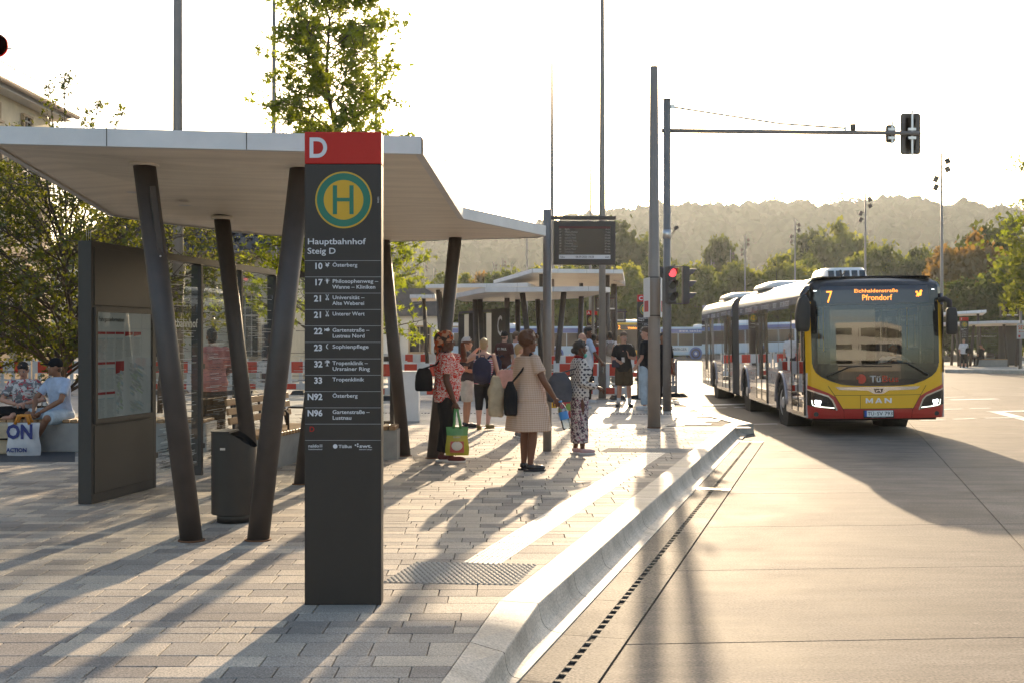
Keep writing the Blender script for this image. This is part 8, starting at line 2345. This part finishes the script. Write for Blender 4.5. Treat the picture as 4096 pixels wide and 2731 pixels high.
# ================================================================ BAGS AND SMALL THINGS
def soft_bag(name, label, cat, loc, rz, size, matn, strap=None, smat='c_black', taper=0.85, disp=0.012, extra=None, sub='body'):
    root = thing(name, label, cat, loc, rz)
    w, d, h = size
    m = MB(); rings = []
    for q, s in ((0, 0.80), (0.05, 0.95), (0.35, 1.0), (0.7, 0.93), (0.93, taper), (1.0, taper * 0.8)):
        rings.append([(w / 2 * s * math.copysign(abs(math.cos(a)) ** 0.6, math.cos(a)), d / 2 * s * math.copysign(abs(math.sin(a)) ** 0.7, math.sin(a)), h * q) for a in [2 * PI * k / 20 for k in range(20)]])
    m.loft(rings); link('body', remesh(m, 'bag', matn, 0.012, 3, 0.5, (disp, 0.12)), root)
    for st in (strap or []):
        m = MB(); m.tube(st, 0.012, 6, sx=1.6); m.build('strap', smat, root)
    return root
Z0 = Vector((0, 0, 0))
def rel(root_loc, pts): return [Vector(p) - Vector(root_loc) for p in pts]

# a's shoulder bag (hangs behind her back) and her shopping bag
bl = pw(A, (0.10, -0.30, 0.95))
soft_bag('shoulder_bag', 'black shoulder bag hanging behind the headscarf woman', 'bag', bl, 0, (0.24, 0.16, 0.30), 'c_black', [rel(bl, [bl + Vector((-0.05, 0, 0.28)), pw(A, (0.14, -0.14, 1.30)), pw(A, (0.12, -0.02, 1.46)), pw(A, (0.05, 0.10, 1.36))])], 'c_black', 0.7)
mat('rice_green', (0.10, 0.28, 0.09), 0.35, var=0.2, vscale=5); mat('rice_yellow', (0.42, 0.36, 0.03), 0.35, var=0.2, vscale=5); mat('rice_pink', (0.50, 0.10, 0.08), 0.4, var=0.2, vscale=8); mat('rice_white', (0.62, 0.58, 0.50), 0.4)
hpos = pw(A, (.225, .12, .74)); gb = Vector((hpos.x + 0.015, hpos.y - 0.05, PZ + 0.115))
rb = thing('shopping_bag', 'green and yellow plastic carrier bag lettered CLASSIC held by the headscarf woman', 'bag', gb, 0)
def bag_sheet(w, h, bulge, z0=0.0, n=10):
    m = MB()
    fr, bk = [], []
    for j in range(n + 1):
        for i in range(n + 1):
            u, v = i / n, j / n
            b = bulge * math.sin(PI * u) ** 0.6 * (0.25 + 0.75 * math.sin(PI * min(1, 0.15 + v * 0.85)))
            x = (u - 0.5) * w * (1.0 - 0.06 * v + 0.05 * math.sin(7 * v)); z = z0 + v * h
            fr.append((x, -b + 0.004 * math.sin(13 * u + 9 * v), z)); bk.append((x, b, z))
    idx = lambda i, j: j * (n + 1) + i
    f = [(idx(i, j), idx(i + 1, j), idx(i + 1, j + 1), idx(i, j + 1)) for j in range(n) for i in range(n)]
    m.v = fr + bk; o = len(fr)
    for q in f: 
        m.f.append(q); m.m.append(0); m.sm.append(True)
        m.f.append(tuple(o + k for k in reversed(q))); m.m.append(0); m.sm.append(True)
    return m
sk = bag_sheet(0.30, 0.37, 0.055)
me = sk.mesh('bag', ['rice_green', 'rice_yellow', 'rice_pink'])
for p in me.polygons:
    z = p.center.z
    p.material_index = 0 if z > 0.245 else (1 if (z > 0.20 or z < 0.045 or abs(p.center.x) > 0.10) else 2)
link('body', me, rb)
m = MB(); m.ell((0.0, -0.052, 0.125), (0.072, 0.012, 0.060), 0, 18, 8); m.build('rice_bowl_print', 'rice_white', rb)
m = MB(); text_mb(m, 'CLASSIC', 0.018, (0.0, -0.060, 0.232), X1, Z1, align='CENTER', bold=0.02); m.build('lettering', 'rice_white', rb)
m = MB(); text_mb(m, 'PRODUCT OF INDIA', 0.012, (0.0, -0.050, 0.018), X1, Z1, align='CENTER', bold=0.02, fit=0.17); m.build('lettering', 'c_darkred', rb)
for s in (-1, 1):
    top = Vector((hpos.x, hpos.y, hpos.z)) - gb
    m = MB(); m.tube([(s * 0.045, -0.02, 0.35), (s * 0.035, -0.015, 0.44), (top.x + s * 0.012, top.y, top.z - 0.01), (s * 0.035, 0.02, 0.44), (s * 0.045, 0.025, 0.35)], 0.008, 5, sx=2.2); m.build('handle', 'rice_green', rb)
# c's backpack
def backpack(label, p, matn, size, off):
    loc = pw(p, off)
    r = thing('backpack', label, 'backpack', loc, p.rotation_euler.z)
    w, d, h = size
    m = MB(); m.ell((0, -d * 0.35, h * 0.5), (w / 2, d / 2, h / 2), 0, 16, 12); m.box((0, -d * 0.2, h * 0.42), (w * 0.86, d * 0.55, h * 0.72)); m.ell((0, -d * 0.7, h * 0.30), (w * 0.36, d * 0.28, h * 0.22), 0, 12, 8)
    link('body', remesh(m, 'pack', matn, 0.013, 5, 0.5, (0.01, 0.08)), r)
    for s in (-1, 1):
        m = MB(); m.tube([(s * w * 0.28, -0.02, h * 0.92), (s * w * 0.34, 0.06, h * 1.02), (s * w * 0.40, 0.20, h * 0.85), (s * w * 0.42, 0.18, h * 0.5), (s * w * 0.40, 0.0, h * 0.15)], 0.014, 6, sx=1.8); m.build('strap', matn, r)
    m = MB(); m.tube([(-0.04, -0.03, h * 0.96), (-0.03, -0.03, h * 1.06), (0.03, -0.03, h * 1.06), (0.04, -0.03, h * 0.96)], 0.008, 6); m.build('grab_loop', matn, r)
    return r
backpack('navy backpack on the back of the woman in the striped top', C_, 'c_navy', (0.36, 0.20, 0.50), (0.02, -0.15, 0.86))
backpack('grey backpack on the person walking away beyond the barrier', O2, 'c_grey', (0.34, 0.18, 0.46), (0, -0.14, 0.98))
backpack('dark rucksack carried on the side of the man in the ST. PAUL t-shirt', D_, 'c_navy', (0.28, 0.16, 0.55), (-0.06, -0.24, 0.62))
m = MB(); text_mb(m, 'ST. PAUL', 0.055, (0, 0, 0), X1, Z1, align='CENTER', bold=0.03, fit=0.26)
o = m.build('shirt_lettering', 'c_white', D_); o.location = (0.0, -0.137, 1.275)
# e's blue bag
soft_bag('duffel_bag', 'blue bag held in front of the young man in the white t-shirt', 'bag', pw(E_, (0.20, 0.06, 0.96)), 0.3, (0.30, 0.18, 0.20), 'c_navy')
# g: tote, jacket and black bag
bl = pw(G_, (0.14, -0.30, 0.92))
soft_bag('tote_bag', 'pale pink tote bag on the arm of the short blond woman', 'bag', bl, 0, (0.34, 0.2, 0.30), 'c_pink', [rel(bl, [bl + Vector((-0.05, 0, 0.27)), pw(G_, (0.18, -0.05, 1.40)), bl + Vector((0.08, 0, 0.27))])], 'c_beige', 0.7)
# jacket and handbag carried at the dress woman's far side
jl = pw(H_, (-0.10, -0.40, 0.68))
soft_bag('jacket', 'beige jacket hanging from the arm of the woman in the checked dress', 'jacket', jl, 0.2, (0.20, 0.15, 0.50), 'c_beige', None, 'c_black', 0.55, 0.05)
bl = pw(H_, (0.10, -0.30, 0.70))
soft_bag('handbag', 'black slouchy handbag slung behind the woman in the checked dress', 'bag', bl, 0.1, (0.17, 0.14, 0.42), 'c_black', [rel(bl, [bl + Vector((0, 0, 0.38)), pw(H_, (0.14, -0.16, 1.25)), pw(H_, (0.13, -0.02, 1.46)), pw(H_, (0.03, 0.12, 1.36))])], 'c_black', 0.5)
# bottles
mat_glass('bottle_plastic', (0.86, 0.92, 0.95), 1.6, 0.05); mat('bottle_label', (0.04, 0.22, 0.55), 0.5)
def bottle(name, label, loc, tilt, h=0.30, r=0.042, cap='bottle_label', lab=True):
    root = thing(name, label, 'bottle', loc); root.rotation_euler = tilt
    prof = [(0.001, 0), (r * 0.9, 0.002), (r, 0.015), (r, 0.10), (r * 0.94, 0.115), (r, 0.13), (r, h * 0.66), (r * 0.75, h * 0.80), (r * 0.36, h * 0.92), (r * 0.36, h * 0.96)]
    m = MB(); m.loft([[(q * math.cos(a), q * math.sin(a), z) for a in [2 * PI * k / 18 for k in range(18)]] for q, z in prof], caps=False); m.build('shell', 'bottle_plastic', root)
    m = MB(); m.cyl((0, 0, h * 0.95), (0, 0, h), r * 0.40, r * 0.40, 12); m.build('cap', cap, root)
    if lab: m = MB(); m.cyl((0, 0, h * 0.36), (0, 0, h * 0.62), r * 1.02, r * 1.02, 20, 0, False); m.build('label', 'bottle_label', root)
    return root
hp_ = pw(H_, (.305, .27, .87))
bottle('water_bottle', 'large plastic water bottle with blue label held by the woman in the checked dress', hp_ + Vector((0.10, -0.03, -0.34)), (0, R(-14), 0), 0.36, 0.055)
hp_ = pw(J_, (.30, .27, .90)); bottle('water_bottle', 'small clear plastic bottle held by the tall man', hp_ + Vector((0.0, -0.02, -0.22)), (0, R(8), 0), 0.26, 0.035, 'c_white', False)
bottle('water_bottle', 'plastic bottle with green cap standing on the low wall between the seated pair', Vector((P(178, 1650, 17.2).x, 17.2, PZ + 0.47)), (0, 0, 0), 0.30, 0.045, 'sign_green', False)
# k's handbag
bl = pw(K_, (0.14, -0.34, 0.80))
soft_bag('handbag', 'large slate grey handbag behind the woman with the face mask', 'bag', bl, 0.15, (0.36, 0.20, 0.42), 'c_greybag', [rel(bl, [bl + Vector((-0.08, 0, 0.38)), pw(K_, (0.18, -0.10, 1.30)), pw(K_, (0.16, 0.0, 1.43)), pw(K_, (0.10, 0.09, 1.28)), bl + Vector((0.12, 0, 0.36))])], 'c_greybag', 0.55)
soft_bag('beach_bag', 'large white bag with butterfly and fruit print standing behind the grey handbag', 'bag', P(2290, 1640, 24.5).xy.to_3d() + Vector((0, 0, PZ)), 0.1, (0.62, 0.3, 0.44), 'pr_bag', [[(-0.15, 0, 0.40), (-0.1, 0, 0.62), (0.1, 0, 0.62), (0.15, 0, 0.40)]], 'c_beige', 0.8, 0.03)
soft_bag('yellow_bag', 'rounded yellow bag behind the departure board pole', 'bag', P(2212, 1640, 22.5).xy.to_3d() + Vector((0, 0, PZ + 0.32)), 0.1, (0.20, 0.16, 0.34), 'sign_yellow', [[(-0.05, 0, 0.3), (0.0, 0, 0.60), (0.05, 0, 0.3)]], 'c_black', 0.6)
# l: crossbody pouch, phone; m: hip bag
bl = pw(L_, (0.17, 0.13, 0.92)); soft_bag('crossbody_pouch', 'small dark crossbody pouch at the hip of the teenager in the football shirt', 'bag', bl, 0, (0.20, 0.08, 0.18), 'c_navy', [rel(bl, [bl + Vector((0.05, 0, 0.16)), pw(L_, (0.05, 0.14, 1.20)), pw(L_, (-0.12, 0.06, 1.455)), pw(L_, (-0.10, -0.08, 1.40))])], 'c_black', 0.9, 0.004)
ph = thing('phone', 'white phone in the hands of the teenager in the football shirt', 'phone', pw(L_, (-0.02, 0.30, 1.10)), R(168)); m = MB(); m.box((0, 0, 0), (0.07, 0.012, 0.14), 0, Euler((R(-35), 0, 0)), 0.004); m.build('case', 'c_white', ph); m = MB(); m.box((0, -0.008, 0.004), (0.06, 0.004, 0.12), 0, Euler((R(-35), 0, 0))); m.build('screen', 'screen', ph)
bl = pw(M_, (-0.10, -0.20, 0.93)); hb_ = soft_bag('hip_bag', 'small black hip bag with white jumping figure on the young man in jeans', 'bag', bl, R(50), (0.17, 0.08, 0.18), 'c_black', [rel(bl, [bl + Vector((0, 0, 0.16)), pw(M_, (0.02, -0.17, 1.2)), pw(M_, (0.12, -0.05, 1.46))])], 'c_black', 0.8, 0.004)
m = MB()
for a, b in (((0, .13), (0, .08)), ((0, .12), (-.04, .15)), ((0, .12), (.035, .10)), ((0, .08), (-.045, .05)), ((0, .08), (.05, .06))): m.tube([(a[0], -0.047, a[1]), (b[0], -0.047, b[1])], 0.006, 5)
m.build('figure_mark', 'c_white', hb_); m = None
# seated pair's bags
mat('bag_plastic', (0.58, 0.58, 0.60), 0.4, var=0.1, vscale=6); mat('bag_ink', (0.015, 0.025, 0.16), 0.5); mat('bag_orange', (0.62, 0.24, 0.03), 0.5)
ab = thing('carrier_bag', 'white carrier bag lettered ACTION in navy standing before the seated pair', 'bag', Vector((P(95, 1800, 16.45).x, 16.45, PZ)), R(2))
sk = bag_sheet(0.46, 0.46, 0.10); sk.build('body', 'bag_plastic', ab)
m = MB(); text_mb(m, 'ON', 0.19, (-0.20, -0.105, 0.25), X1, Z1, bold=0.06, fit=0.36); m.build('lettering', 'bag_ink', ab)
m = MB(); text_mb(m, 'ACTION', 0.055, (-0.20, -0.098, 0.06), X1, Z1, bold=0.06, fit=0.28); m.build('lettering', 'bag_ink', ab)
for s in (-1, 1): m = MB(); m.tube([(-0.10 + 0.0, s * 0.06, 0.44), (-0.06, s * 0.05, 0.56), (0.06, s * 0.05, 0.56), (0.10, s * 0.06, 0.44)], 0.010, 5, sx=2.4); m.build('handle', 'bag_orange', ab)
soft_bag('travel_bag', 'beige travel bag with dark buckle behind the ACTION carrier bag', 'bag', Vector((P(0, 1800, 16.7).x, 16.75, PZ)), 0, (0.52, 0.3, 0.44), 'c_beige', [[(-0.2, -0.16, 0.22), (0.0, -0.165, 0.22), (0.2, -0.16, 0.22)]], 'c_black', 0.9)
bl = pw(V_, (-0.22, 0.12, 0.88)); soft_bag('handbag', 'black bag on the arm of the woman at the far shelter', 'bag', bl, 0, (0.34, 0.2, 0.30), 'c_black', [rel(bl, [bl + Vector((0, 0, 0.27)), pw(V_, (-0.2, 0, 1.42))])], 'c_black', 0.7)

bpy.data.scenes.remove(TMP)
